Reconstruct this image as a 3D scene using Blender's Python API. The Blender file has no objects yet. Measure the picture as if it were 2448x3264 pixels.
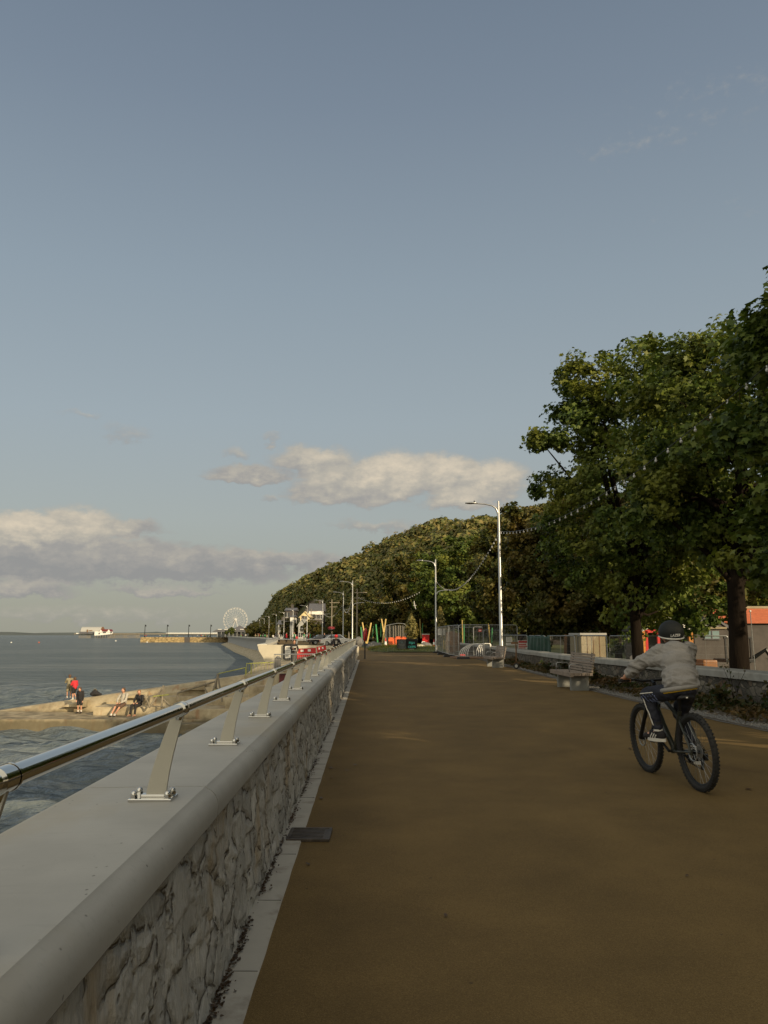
import bpy, bmesh, math, random
import numpy as np
from mathutils import Vector, Matrix, noise as mnoise
random.seed(7)
rng = np.random.default_rng(7)
R = math.radians
S = bpy.context.scene
COL = S.collection

# ------------------------------------------------------------------ camera
FPX, CXP, CYP, EYE = 2550.0, 1224.0, 1632.0, 1.42
PITCH = math.atan((2023.5 - CYP) / FPX)
cd = bpy.data.cameras.new('camera')
cam = bpy.data.objects.new('camera', cd)
COL.objects.link(cam)
cam.location = (0, 0, EYE)
cam.rotation_euler = (R(90) + PITCH, 0, 0)
cd.sensor_width = 36.0
cd.sensor_fit = 'VERTICAL'
cd.sensor_height = 36.0
cd.lens = 36.0 * FPX / 3264.0
cd.clip_start = 0.05
cd.clip_end = 40000
S.camera = cam

def ray(px, py):
    a = (px - CXP) / FPX
    b = -(py - CYP) / FPX
    return a, math.cos(PITCH) - b * math.sin(PITCH), math.sin(PITCH) + b * math.cos(PITCH)
def at_z(px, py, z):
    r = ray(px, py); t = (z - EYE) / r[2]
    return Vector((r[0] * t, r[1] * t, z))
def at_y(px, py, y):
    r = ray(px, py); t = y / r[1]
    return Vector((r[0] * t, y, EYE + r[2] * t))

# ------------------------------------------------------------------ light
SUN_EL, SUN_AZ = 20.0, 139.0          # azimuth clockwise from the view direction (+Y)
sun_dir = Vector((math.sin(R(SUN_AZ)) * math.cos(R(SUN_EL)), math.cos(R(SUN_AZ)) * math.cos(R(SUN_EL)), math.sin(R(SUN_EL))))
sl = bpy.data.lights.new('sun', 'SUN')
sl.energy = 4.9
sl.angle = R(0.5)
sl.color = (1.0, 0.80, 0.52)
sun = bpy.data.objects.new('sun', sl)
COL.objects.link(sun)
sun.rotation_euler = (-sun_dir).to_track_quat('-Z', 'Y').to_euler()
S.view_settings.view_transform = 'Standard'
S.view_settings.look = 'None'
S.view_settings.exposure = 0.0
S.view_settings.gamma = 1.0

W = bpy.data.worlds.new('World')
S.world = W
W.use_nodes = True
wt = W.node_tree
for n in list(wt.nodes):
    wt.nodes.remove(n)
def wn(t, **kw):
    n = wt.nodes.new(t)
    for k, v in kw.items():
        setattr(n, k, v)
    return n
def wm(op, a, b=None, c=None, clamp=False):
    n = wt.nodes.new('ShaderNodeMath'); n.operation = op; n.use_clamp = clamp
    for i, v in enumerate((a, b, c)):
        if v is None: continue
        if isinstance(v, (int, float)): n.inputs[i].default_value = v
        else: wt.links.new(v, n.inputs[i])
    return n.outputs[0]
def wmix(f, a, b, mode='MIX'):
    n = wt.nodes.new('ShaderNodeMix'); n.data_type = 'RGBA'; n.blend_type = mode
    for i, v in ((0, f), (6, a), (7, b)):
        if isinstance(v, (int, float)): n.inputs[i].default_value = v
        elif isinstance(v, tuple): n.inputs[i].default_value = (*v, 1)
        else: wt.links.new(v, n.inputs[i])
    return n.outputs[2]
def wramp(f, pts, interp='LINEAR'):
    n = wt.nodes.new('ShaderNodeValToRGB'); n.color_ramp.interpolation = interp
    e = n.color_ramp.elements
    while len(e) > 1: e.remove(e[-1])
    for i, (p, c) in enumerate(pts):
        el = e[0] if i == 0 else e.new(p)
        el.position = p; el.color = (*c, 1)
    wt.links.new(f, n.inputs[0])
    return n.outputs[0]
def wsmooth(x, lo, hi):
    n = wt.nodes.new('ShaderNodeMapRange'); n.interpolation_type = 'SMOOTHSTEP'
    wt.links.new(x, n.inputs[0]); n.inputs[1].default_value = lo; n.inputs[2].default_value = hi
    return n.outputs[0]
tc = wn('ShaderNodeTexCoord')
sep = wn('ShaderNodeSeparateXYZ'); wt.links.new(tc.outputs['Generated'], sep.inputs[0])
el = wm('ARCSINE', sep.outputs[2])
az = wm('ARCTAN2', sep.outputs[0], sep.outputs[1])
sky = wn('ShaderNodeTexSky', sky_type='NISHITA', sun_disc=False)
sky.sun_elevation = R(SUN_EL)
sky.sun_rotation = R(SUN_AZ)
sky.altitude = 0; sky.air_density = 1.0; sky.dust_density = 2.5; sky.ozone_density = 1.0
# evening air: the clear sky greys and warms towards the horizon (elevation in radians)
elc = wm('MAXIMUM', el, 0.0)
air = wramp(wm('DIVIDE', elc, 1.0), [(0.0, (.405, .400, .325)), (0.05, (.40, .405, .345)), (0.14, (.415, .445, .420)), (0.26, (.385, .443, .466)),
                                    (0.42, (.318, .385, .434)), (0.62, (.228, .284, .350)), (0.80, (.170, .220, .286)), (1.0, (.145, .185, .245))])
nish = wmix(1.0, sky.outputs[0], (.075, .075, .075), 'MULTIPLY')
base = wmix(0.78, nish, air)
# warm fill light added to the sky behind the viewpoint to lift the shade
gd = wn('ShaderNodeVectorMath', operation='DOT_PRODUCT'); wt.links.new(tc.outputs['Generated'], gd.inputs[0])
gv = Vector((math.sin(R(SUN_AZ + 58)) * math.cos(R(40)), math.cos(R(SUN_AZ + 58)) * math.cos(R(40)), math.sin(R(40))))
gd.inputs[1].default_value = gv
fill_glow = wm('POWER', wm('MAXIMUM', gd.outputs['Value'], 0.0), 1.6)
gcol = wn('ShaderNodeVectorMath', operation='SCALE'); gcol.inputs[0].default_value = (.92, .77, .50); wt.links.new(fill_glow, gcol.inputs['Scale'])
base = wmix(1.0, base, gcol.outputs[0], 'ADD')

# clouds: soft lumps given by direction (azimuth, elevation), broken up by noise
cv = wn('ShaderNodeCombineXYZ')
wt.links.new(az, cv.inputs[0]); wt.links.new(wm('MULTIPLY', el, 1.7), cv.inputs[1])
def wnoise(scale, detail, rough, off):
    mp = wn('ShaderNodeVectorMath', operation='ADD'); wt.links.new(cv.outputs[0], mp.inputs[0]); mp.inputs[1].default_value = off
    n = wn('ShaderNodeTexNoise'); n.inputs['Scale'].default_value = scale; n.inputs['Detail'].default_value = detail
    n.inputs['Roughness'].default_value = rough
    wt.links.new(mp.outputs[0], n.inputs['Vector'])
    return n.outputs[0]
n1 = wnoise(14, 6, .55, (3.1, 1.7, 0)); n2 = wnoise(30, 5, .6, (7.3, 2.2, .5)); n3 = wnoise(70, 4, .6, (1.3, 5.2, 1.5))
du = wm('MULTIPLY', wm('SUBTRACT', n1, .5), .07)
dv = wm('MULTIPLY', wm('SUBTRACT', n2, .5), .040)
uu = wm('ADD', az, du); vv = wm('ADD', el, dv)
def azel(px, py):
    r = Vector(ray(px, py)).normalized()
    return math.atan2(r.x, r.y), math.asin(r.z)
# (px, py of the lump's middle, half width, half height above, flat-bottom factor, opacity, warmth)
LUMPS = [(800, 1520, 125, 30, 1.6, .8, .5), (1010, 1490, 140, 55, 1.5, .95, .75), (1130, 1560, 210, 60, 1.5, 1.0, .75), (1260, 1530, 150, 75, 1.3, 1.0, 1.0),
         (1400, 1525, 150, 65, 1.3, 1.0, .95), (1560, 1545, 115, 65, 1.2, .9, .95), (1480, 1600, 110, 40, 1.6, .8, .8),
         (90, 1700, 150, 55, 1.6, 1.0, 1.0), (240, 1700, 130, 65, 1.5, .9, .9), (390, 1690, 110, 32, 1.6, .8, .55), (330, 1755, 260, 40, 1.2, .8, .35),
         (120, 1790, 330, 55, .9, .9, .12), (520, 1800, 420, 50, 1.0, .95, .2), (820, 1790, 330, 34, 1.2, .8, .35), (60, 1885, 160, 26, 1.6, .7, .35), (520, 1885, 180, 16, 1.6, .55, .3),
         (410, 1380, 80, 28, 1.3, .30, .4), (260, 1322, 90, 14, 1.3, .3, .5), (745, 1440, 55, 26, 1.4, .38, .45), (880, 1400, 38, 20, 1.4, .4, .6), (860, 1590, 40, 18, 1.4, .4, .4),
         (1200, 1680, 170, 22, 1.4, .45, .45), (300, 1960, 420, 26, 1.0, .3, .5),
         (2050, 440, 240, 55, 1.0, .13, .5), (2350, 300, 420, 90, 1.0, .12, .4), (2300, 660, 300, 50, 1.0, .07, .4)]
dens = None; warm = None
for (px, py, rx, ry, fb, op, wa) in LUMPS:
    cu, cvv = azel(px, py)
    ru = rx * 1.15 / FPX; rv = ry * 1.35 / FPX
    a = wm('DIVIDE', wm('SUBTRACT', uu, cu), ru)
    b0 = wm('DIVIDE', wm('SUBTRACT', vv, cvv), rv)
    b = wm('MAXIMUM', b0, wm('MULTIPLY', b0, -fb))
    d = wm('SQRT', wm('ADD', wm('MULTIPLY', a, a), wm('MULTIPLY', b, b)))
    m0 = wsmooth(d, 1.3, .3)
    m = wm('MULTIPLY', m0, op)
    lit = wm('MULTIPLY', wm('POWER', m0, .5), wm('ADD', wa * .62, wm('MULTIPLY', b0, .36)))
    dens = m if dens is None else wm('MAXIMUM', dens, m)
    warm = lit if warm is None else wm('MAXIMUM', warm, lit)
puff = wm('ADD', wm('MULTIPLY', wm('SUBTRACT', n3, .5), .55), wm('MULTIPLY', wm('SUBTRACT', n2, .5), .9))
dens = wsmooth(wm('ADD', dens, wm('MULTIPLY', puff, .58)), .09, .62)
litf = wm('ADD', warm, wm('MULTIPLY', puff, .75), clamp=True)
ccol = wramp(litf, [(0.0, (.29, .29, .29)), (.25, (.36, .345, .325)), (.5, (.47, .435, .37)), (.85, (.72, .62, .475))])
front = wsmooth(sep.outputs[1], -.2, .3)
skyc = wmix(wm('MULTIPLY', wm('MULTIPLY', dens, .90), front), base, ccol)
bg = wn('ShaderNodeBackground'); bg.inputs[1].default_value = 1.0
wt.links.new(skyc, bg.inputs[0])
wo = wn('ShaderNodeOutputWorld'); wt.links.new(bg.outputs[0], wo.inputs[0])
W.cycles.sampling_method = 'MANUAL'
W.cycles.sample_map_resolution = 512

# ------------------------------------------------------------------ helpers
def tag(o, label=None, cat=None, group=None, kind=None):
    if label: o['label'] = label
    if cat: o['category'] = cat
    if group: o['group'] = group
    if kind: o['kind'] = kind
    return o
def thing(name, label, cat, loc=(0, 0, 0), rz=0.0, group=None):
    o = bpy.data.objects.new(name, None)
    o.empty_display_size = .2
    COL.objects.link(o); o.location = loc; o.rotation_euler = (0, 0, rz)
    return tag(o, label, cat, group)
KIDS = {}
def adopt(o, parent):
    if parent is not None:
        o.parent = parent
        KIDS.setdefault(parent, []).append(o)
def copy_tree(o, parent=None, loc=None, rz=None, label=None, scale=None):
    c = o.copy(); COL.objects.link(c)
    if parent is not None: adopt(c, parent)
    if loc is not None: c.location = loc
    if rz is not None: c.rotation_euler = (0, 0, rz)
    if scale is not None: c.scale = scale if isinstance(scale, tuple) else (scale,) * 3
    if label: c['label'] = label
    for ch in KIDS.get(o, []):
        copy_tree(ch, c)
    return c

def frame_of(d):
    d = Vector(d).normalized()
    u = d.cross(Vector((0, 0, 1)))
    if u.length < 1e-4: u = Vector((1, 0, 0))
    u.normalize()
    return u, u.cross(d).normalized()

class MB:
    """collects shapes and links them as one mesh object"""
    def __init__(s):
        s.v = []; s.f = []; s.m = []
    def add(s, vs, fs, mi=0):
        b = len(s.v)
        s.v.extend([tuple(p) for p in vs])
        s.f.extend([tuple(i + b for i in f) for f in fs]); s.m.extend([mi] * len(fs))
        return s
    def box(s, c, size, rot=None, mi=0, taper=1.0):
        x, y, z = (d / 2 for d in size)
        P = [Vector((sx * x * (taper if sz > 0 else 1), sy * y * (taper if sz > 0 else 1), sz * z)) for sz in (-1, 1) for sy in (-1, 1) for sx in (-1, 1)]
        if rot is not None: P = [rot @ p for p in P]
        c = Vector(c)
        return s.add([p + c for p in P], [(0, 2, 3, 1), (4, 5, 7, 6), (0, 1, 5, 4), (2, 6, 7, 3), (0, 4, 6, 2), (1, 3, 7, 5)], mi)
    def tube(s, path, rad, n=8, mi=0, caps=True, flat=1.0, closed=False):
        path = [Vector(p) for p in path]
        if not isinstance(rad, (list, tuple)): rad = [rad] * len(path)
        N = len(path); vs = []; u0 = None
        for i, p in enumerate(path):
            if closed: d = path[(i + 1) % N] - path[i - 1]
            else: d = path[min(i + 1, N - 1)] - path[max(i - 1, 0)]
            if d.length < 1e-9: d = Vector((0, 0, 1))
            d.normalize()
            if u0 is None: u, w = frame_of(d)
            else:
                u = (u0 - d * u0.dot(d))
                if u.length < 1e-5: u, w = frame_of(d)
                u.normalize(); w = u.cross(d)
            u0 = u
            for k in range(n):
                a = 2 * math.pi * k / n
                vs.append(p + (u * math.cos(a) + w * math.sin(a) * flat) * rad[i])
        fs = []
        for i in range(N if closed else N - 1):
            j = (i + 1) % N
            for k in range(n):
                k2 = (k + 1) % n
                fs.append((i * n + k, i * n + k2, j * n + k2, j * n + k))
        if caps and not closed:
            fs.append(tuple(range(n - 1, -1, -1))); fs.append(tuple(range((N - 1) * n, N * n)))
        return s.add(vs, fs, mi)
    def cyl(s, a, b, r0, r1=None, n=10, mi=0):
        return s.tube([a, b], [r0, r0 if r1 is None else r1], n, mi)
    def ell(s, c, r, rot=None, nu=12, nv=8, mi=0):
        if isinstance(r, (int, float)): r = (r, r, r)
        vs = []; c = Vector(c)
        for i in range(nv + 1):
            t = math.pi * i / nv
            for k in range(nu):
                a = 2 * math.pi * k / nu
                p = Vector((r[0] * math.sin(t) * math.cos(a), r[1] * math.sin(t) * math.sin(a), r[2] * math.cos(t)))
                if rot is not None: p = rot @ p
                vs.append(p + c)
        fs = []
        for i in range(nv):
            for k in range(nu):
                k2 = (k + 1) % nu
                fs.append((i * nu + k, (i + 1) * nu + k, (i + 1) * nu + k2, i * nu + k2))
        return s.add(vs, fs, mi)
    def torus(s, c, ax, Rr, r, n=32, m=8, a0=0.0, a1=2 * math.pi, mi=0):
        u, w = frame_of(ax); c = Vector(c)
        full = abs(a1 - a0 - 2 * math.pi) < 1e-6
        k = n if full else n + 1
        pts = [c + (u * math.cos(a0 + (a1 - a0) * i / n) + w * math.sin(a0 + (a1 - a0) * i / n)) * Rr for i in range(k)]
        return s.tube(pts, r, m, mi, closed=full)
    def prism(s, poly, z0, z1, mi=0):
        n = len(poly)
        vs = [(p[0], p[1], z0) for p in poly] + [(p[0], p[1], z1) for p in poly]
        fs = [tuple(range(n - 1, -1, -1)), tuple(range(n, 2 * n))] + [(i, (i + 1) % n, n + (i + 1) % n, n + i) for i in range(n)]
        return s.add(vs, fs, mi)
    def extrude(s, poly, vec, mi=0):
        n = len(poly); vec = Vector(vec)
        vs = [Vector(p) for p in poly] + [Vector(p) + vec for p in poly]
        fs = [tuple(range(n - 1, -1, -1)), tuple(range(n, 2 * n))] + [(i, (i + 1) % n, n + (i + 1) % n, n + i) for i in range(n)]
        return s.add(vs, fs, mi)
    def sweep(s, rings, mi=0, caps=True, closed=True):
        """rings: list of equal-length point lists"""
        n = len(rings[0]); vs = [p for r in rings for p in r]; fs = []
        for i in range(len(rings) - 1):
            for k in range(n if closed else n - 1):
                k2 = (k + 1) % n
                fs.append((i * n + k, i * n + k2, (i + 1) * n + k2, (i + 1) * n + k))
        if caps and closed:
            fs.append(tuple(range(n - 1, -1, -1))); fs.append(tuple(range((len(rings) - 1) * n, len(rings) * n)))
        return s.add(vs, fs, mi)
    def build(s, name, mat, parent=None, smooth=False, world=False, bevel=0.0, fix=True):
        off = Vector((0, 0, 0))
        if world and parent is not None:
            q = parent
            while q is not None:
                off += Vector(q.location); q = q.parent
        me = bpy.data.meshes.new(name)
        me.from_pydata([(p[0] - off.x, p[1] - off.y, p[2] - off.z) for p in s.v], [], s.f)
        mats = mat if isinstance(mat, (list, tuple)) else [mat]
        for m in mats: me.materials.append(m)
        if len(mats) > 1: me.polygons.foreach_set('material_index', s.m)
        if fix or bevel:
            bm = bmesh.new(); bm.from_mesh(me)
            bmesh.ops.recalc_face_normals(bm, faces=bm.faces)
            if bevel:
                es = [e for e in bm.edges if len(e.link_faces) == 2 and e.calc_face_angle(0) > .6]
                bmesh.ops.bevel(bm, geom=es, offset=bevel, segments=2, affect='EDGES', profile=.6)
            bm.to_mesh(me); bm.free()
        if smooth: me.shade_smooth()
        if smooth == 'auto':
            me.shade_smooth()
            me.set_sharp_from_angle(angle=R(40))
        o = bpy.data.objects.new(name, me); COL.objects.link(o)
        adopt(o, parent)
        return o

def mesh_np(name, V, F, mat, parent=None, smooth=False, mi=None):
    """fast mesh from numpy arrays; F is (n,k) with constant k"""
    me = bpy.data.meshes.new(name)
    n, k = F.shape
    me.vertices.add(len(V)); me.vertices.foreach_set('co', np.ascontiguousarray(V, dtype=np.float32).ravel())
    me.loops.add(n * k); me.loops.foreach_set('vertex_index', F.astype(np.int32).ravel())
    me.polygons.add(n); me.polygons.foreach_set('loop_start', np.arange(0, n * k, k, dtype=np.int32))
    mats = mat if isinstance(mat, (list, tuple)) else [mat]
    for m in mats: me.materials.append(m)
    if mi is not None: me.polygons.foreach_set('material_index', mi.astype(np.int32))
    me.update(calc_edges=True)
    if smooth: me.shade_smooth()
    o = bpy.data.objects.new(name, me); COL.objects.link(o)
    adopt(o, parent)
    return o
def grid_faces(nr, nc):
    i = np.arange(nr - 1)[:, None] * nc + np.arange(nc - 1)[None, :]
    return np.stack([i, i + 1, i + nc + 1, i + nc], -1).reshape(-1, 4)
def interp(x, tab):
    return float(np.interp(x, [t[0] for t in tab], [t[1] for t in tab]))
def vnoise(p, s=1.0, o=0.0):
    return mnoise.noise(Vector((p[0] * s + o, p[1] * s + o * 1.3, p[2] * s - o)))

def blob(name, parts, mat, parent=None, voxel=.02, smooth_it=6, disp=None):
    """one continuous skin over tapered capsules and ellipsoids: voxel-remeshed and smoothed"""
    b = MB()
    for q in parts:
        if q[0] == 'c':
            _, p0, p1, r0, r1 = q
            b.tube([p0, p1], [r0, r1], 12); b.ell(p0, r0); b.ell(p1, r1)
        else:
            b.ell(q[1], q[2], q[3] if len(q) > 3 else None, 16, 10)
    o = b.build(name, mat, None)
    m = o.modifiers.new('r', 'REMESH'); m.mode = 'VOXEL'; m.voxel_size = voxel; m.use_smooth_shade = True
    if smooth_it:
        m2 = o.modifiers.new('s', 'SMOOTH'); m2.iterations = smooth_it; m2.factor = .5
    dg = bpy.context.evaluated_depsgraph_get()
    me = bpy.data.meshes.new_from_object(o.evaluated_get(dg))
    old = o.data; o.modifiers.clear(); o.data = me; bpy.data.meshes.remove(old)
    me.name = name
    if not me.materials: me.materials.append(mat)
    if disp:
        n = np.empty(len(me.vertices) * 3, dtype=np.float32); me.vertices.foreach_get('normal', n); n = n.reshape(-1, 3)
        c = np.empty(len(me.vertices) * 3, dtype=np.float32); me.vertices.foreach_get('co', c); c = c.reshape(-1, 3)
        d = np.array([disp(p) for p in c], dtype=np.float32)
        me.vertices.foreach_set('co', (c + n * d[:, None]).ravel()); me.update()
    me.shade_smooth()
    adopt(o, parent)
    return o

def text_mesh(txt, size, depth=.002, shear=0.0, space=1.0, bold=0.0):
    """outline letters as a mesh (x right, y up), centred"""
    cu = bpy.data.curves.new('lettering', 'FONT'); cu.body = txt; cu.size = size; cu.align_x = 'CENTER'; cu.align_y = 'CENTER'
    cu.extrude = depth; cu.shear = shear; cu.space_character = space; cu.offset = bold
    o = bpy.data.objects.new('lettering', cu); COL.objects.link(o)
    dg = bpy.context.evaluated_depsgraph_get()
    me = bpy.data.meshes.new_from_object(o.evaluated_get(dg))
    bpy.data.objects.remove(o); bpy.data.curves.remove(cu)
    return me
def place_text(name, txt, size, M, mat, parent=None, depth=.002, fn=None, **kw):
    me = text_mesh(txt, size, depth, **kw)
    off = Vector(parent.location) if parent is not None and parent.parent is None else Vector((0, 0, 0))
    for v in me.vertices:
        p = Vector(v.co)
        if fn: p = fn(p)
        v.co = (M @ p) - off
    me.materials.clear(); me.materials.append(mat); me.name = name
    o = bpy.data.objects.new(name, me); COL.objects.link(o); adopt(o, parent)
    return o

# ------------------------------------------------------------------ materials
def new_mat(name):
    m = bpy.data.materials.new(name); m.use_nodes = True
    nt = m.node_tree
    return m, nt, nt.nodes['Principled BSDF']
class NT:
    def __init__(s, nt): s.nt = nt
    def n(s, t, **kw):
        x = s.nt.nodes.new(t)
        for k, v in kw.items(): setattr(x, k, v)
        return x
    def link(s, a, b): s.nt.links.new(a, b)
    def setin(s, sock, v):
        if isinstance(v, (int, float)): sock.default_value = v
        elif isinstance(v, tuple): sock.default_value = (*v, 1) if len(v) == 3 and sock.type == 'RGBA' else v
        else: s.link(v, sock)
    def coord(s, scale=(1, 1, 1), kind='Object'):
        t = s.n('ShaderNodeTexCoord'); m = s.n('ShaderNodeMapping'); s.link(t.outputs[kind], m.inputs[0]); m.inputs['Scale'].default_value = scale
        return m.outputs[0]
    def noise(s, vec, scale, detail=4, rough=.55, dist=0.0, out=0):
        x = s.n('ShaderNodeTexNoise'); s.link(vec, x.inputs['Vector']); x.inputs['Scale'].default_value = scale
        x.inputs['Detail'].default_value = detail; x.inputs['Roughness'].default_value = rough; x.inputs['Distortion'].default_value = dist
        return x.outputs[out]
    def vor(s, vec, scale, feature='F1', out=0, rnd=1.0):
        x = s.n('ShaderNodeTexVoronoi', feature=feature); s.link(vec, x.inputs['Vector']); x.inputs['Scale'].default_value = scale
        x.inputs['Randomness'].default_value = rnd
        return x.outputs[out]
    def math(s, op, a, b=0.0, clamp=False):
        x = s.n('ShaderNodeMath', operation=op, use_clamp=clamp); s.setin(x.inputs[0], a); s.setin(x.inputs[1], b); return x.outputs[0]
    def mix(s, f, a, b, mode='MIX'):
        x = s.n('ShaderNodeMix', data_type='RGBA', blend_type=mode); s.setin(x.inputs[0], f); s.setin(x.inputs[6], a); s.setin(x.inputs[7], b); return x.outputs[2]
    def ramp(s, f, pts, interp='LINEAR'):
        x = s.n('ShaderNodeValToRGB'); x.color_ramp.interpolation = interp; e = x.color_ramp.elements
        while len(e) > 1: e.remove(e[-1])
        for i, (p, c) in enumerate(pts):
            q = e[0] if i == 0 else e.new(p); q.position = p; q.color = (*c, 1) if isinstance(c, tuple) else (c, c, c, 1)
        s.link(f, x.inputs[0]); return x.outputs[0]
    def step(s, x, lo, hi):
        q = s.n('ShaderNodeMapRange', interpolation_type='SMOOTHSTEP'); s.setin(q.inputs[0], x); q.inputs[1].default_value = lo; q.inputs[2].default_value = hi; return q.outputs[0]
    def bump(s, h, strength, dist=.01, normal=None):
        x = s.n('ShaderNodeBump'); s.link(h, x.inputs['Height']); x.inputs['Strength'].default_value = strength; x.inputs['Distance'].default_value = dist
        if normal is not None: s.link(normal, x.inputs['Normal'])
        return x.outputs[0]
def mat(name, col, rough=.6, metal=0.0, var=.12, vs=6.0, bump=0.0, bs=60.0, bd=.004, dirt=None, coat=0.0, spec=.5, scale=(1, 1, 1)):
    """plain material with uneven tone, optional grain bump and dirt patches"""
    m, nt, b = new_mat(name); t = NT(nt)
    c = t.coord(scale)
    k = t.noise(c, vs, 5, .6)
    hi = tuple(min(1, x * (1 + var)) for x in col); lo = tuple(x * (1 - var) for x in col)
    cc = t.ramp(k, [(.3, lo), (.7, hi)])
    if dirt:
        dcol, amt, dsc = dirt
        f = t.math('MULTIPLY', t.step(t.noise(c, dsc, 6, .65), .5, .72), amt)
        cc = t.mix(f, cc, dcol)
    t.link(cc, b.inputs['Base Color'])
    b.inputs['Roughness'].default_value = rough; b.inputs['Metallic'].default_value = metal
    b.inputs['Specular IOR Level'].default_value = spec; b.inputs['Coat Weight'].default_value = coat
    if bump: t.link(t.bump(t.noise(c, bs, 4, .6), bump, bd), b.inputs['Normal'])
    return m
M = {}
M['steel'] = mat('polished_steel', (.62, .61, .58), .09, 1.0, .04, 3)
M['blade'] = mat('satin_post_steel', (.47, .45, .38), .42, .35, .05, 8, .05, 200)
M['galv'] = mat('galvanised_steel', (.34, .35, .345), .42, .75, .15, 12)
M['lamp'] = mat('lamp_metal', (.43, .43, .42), .32, .85, .06, 5)
M['white_metal'] = mat('white_painted_metal', (.80, .79, .75), .4, 0, .05)
M['wheel_white'] = mat('dull_white_metal', (.46, .46, .45), .5, 0, .05)
M['dark_metal'] = mat('dark_metal', (.025, .026, .027), .4, .6, .2)
M['black_plastic'] = mat('black_plastic', (.016, .016, .017), .45, 0, .2)
M['rubber'] = mat('tyre_rubber', (.017, .017, .016), .8, 0, .3, 20, .3, 150, .002)
M['red'] = mat('red_plastic', (.50, .018, .018), .4, 0, .12)
M['deep_red'] = mat('maroon_paint', (.14, .02, .02), .5, 0, .2)
M['orange'] = mat('orange_plastic', (.75, .13, .035), .5, 0, .15)
M['yellow'] = mat('yellow_paint', (.60, .43, .15), .5, 0, .12, 4)
M['green'] = mat('green_paint', (.045, .25, .085), .5, 0, .15, 4)
M['olive'] = mat('weathered_yellow_paint', (.38, .28, .08), .6, 0, .15, 4)
M['lime'] = mat('lime_painted_steel', (.30, .31, .08), .5, 0, .2, 6)
M['tarp'] = mat('green_tarpaulin', (.008, .042, .026), .55, 0, .35, 5, .3, 8, .02)
M['white'] = mat('white_board', (.72, .71, .66), .6, 0, .05)
M['cream'] = mat('cream_render', (.72, .60, .34), .8, 0, .06)
M['grey_render'] = mat('grey_render', (.36, .36, .34), .85, 0, .12, 2)
M['dark_render'] = mat('dark_stone_render', (.075, .066, .060), .85, 0, .25, 2)
M['slate'] = mat('slate_roof', (.10, .10, .11), .6, 0, .25, 3)
M['glass'] = mat('dark_window_glass', (.03, .035, .04), .08, 0, .1, spec=.8)
M['blue_glass'] = mat('pale_window_glass', (.18, .26, .27), .12, 0, .1, spec=.8)
M['skin'] = mat('skin', (.52, .27, .17), .55, 0, .08, 12)
M['hair'] = mat('brown_hair', (.085, .045, .022), .6, 0, .35, 40, .5, 90, .004, scale=(1, 1, .2))
M['fair_hair'] = mat('fair_hair', (.24, .13, .055), .6, 0, .35, 40, .5, 90, .004, scale=(1, 1, .2))
M['sweater'] = mat('grey_marl_knit', (.255, .245, .230), .95, 0, .10, 90, .5, 260, .003)
M['navy'] = mat('navy_track_fabric', (.011, .013, .024), .75, 0, .25, 25, .25, 120, .003)
M['black_cloth'] = mat('black_cloth', (.016, .015, .016), .85, 0, .3, 20, .3, 90, .004)
M['grey_cloth'] = mat('light_grey_cloth', (.40, .37, .31), .9, 0, .12, 20, .3, 90, .004)
M['red_cloth'] = mat('red_cloth', (.55, .03, .04), .85, 0, .15, 20, .3, 90, .004)
M['brown_cloth'] = mat('brown_cloth', (.10, .06, .04), .9, 0, .2, 20)
M['yellow_cloth'] = mat('yellow_cloth', (.55, .36, .02), .85, 0, .1)
M['khaki_cloth'] = mat('khaki_cloth', (.24, .21, .13), .9, 0, .15)
M['white_cloth'] = mat('white_cloth', (.62, .60, .54), .85, 0, .08)
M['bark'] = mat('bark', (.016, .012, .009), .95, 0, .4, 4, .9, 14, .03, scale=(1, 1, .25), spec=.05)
M['rock'] = mat('rock_face', (.25, .19, .135), .9, 0, .4, 1.2, .8, 3, .12)
M['boulder'] = mat('boulder_stone', (.15, .145, .135), .85, 0, .3, 4, .6, 18, .02)
M['pale_boulder'] = mat('pale_boulder_stone', (.55, .50, .40), .85, 0, .2, 4, .5, 18, .02)
M['legstone'] = mat('grey_cast_stone', (.20, .205, .19), .75, 0, .12, 6, .15, 80)
M['tile'] = mat('orange_roof_tile', (.48, .13, .055), .8, 0, .2, 5, .5, 12, .02)
M['ply'] = mat('beige_panel', (.27, .225, .14), .85, 0, .12, 3, .2, 20, .01)
M['brownwood'] = mat('brown_timber', (.19, .105, .05), .8, 0, .25, 8, .3, 40, scale=(1, 1, .15))
M['oldtimber'] = mat('old_grey_timber', (.22, .19, .14), .9, 0, .3, 5, .4, 30, scale=(1, 1, .2))
M['soil'] = mat('soil', (.085, .07, .05), .95, 0, .4, 5, .8, 40, .02)
M['gravel'] = mat('grey_gravel', (.17, .17, .165), .9, 0, .5, 45, 1.0, 70, .015)
M['bulb'] = mat('frosted_bulb', (.45, .45, .44), .25, 0, .03)
M['chalk'] = mat('chalkboard', (.09, .095, .095), .7, 0, .5, 9, .1)
M['cyan'] = mat('turquoise_lettering', (.10, .62, .55), .6, 0, .05)
M['carwhite'] = mat('white_car_paint', (.70, .70, .68), .25, 0, .03, coat=.5)
M['carred'] = mat('red_car_paint', (.35, .03, .03), .25, 0, .05, coat=.5)
M['carblue'] = mat('blue_car_paint', (.04, .07, .16), .25, 0, .05, coat=.5)
M['cardark'] = mat('dark_car_paint', (.03, .03, .033), .25, 0, .05, coat=.5)
M['pinkflower'] = mat('red_flowers', (.30, .04, .05), .8, 0, .4, 30)

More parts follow.
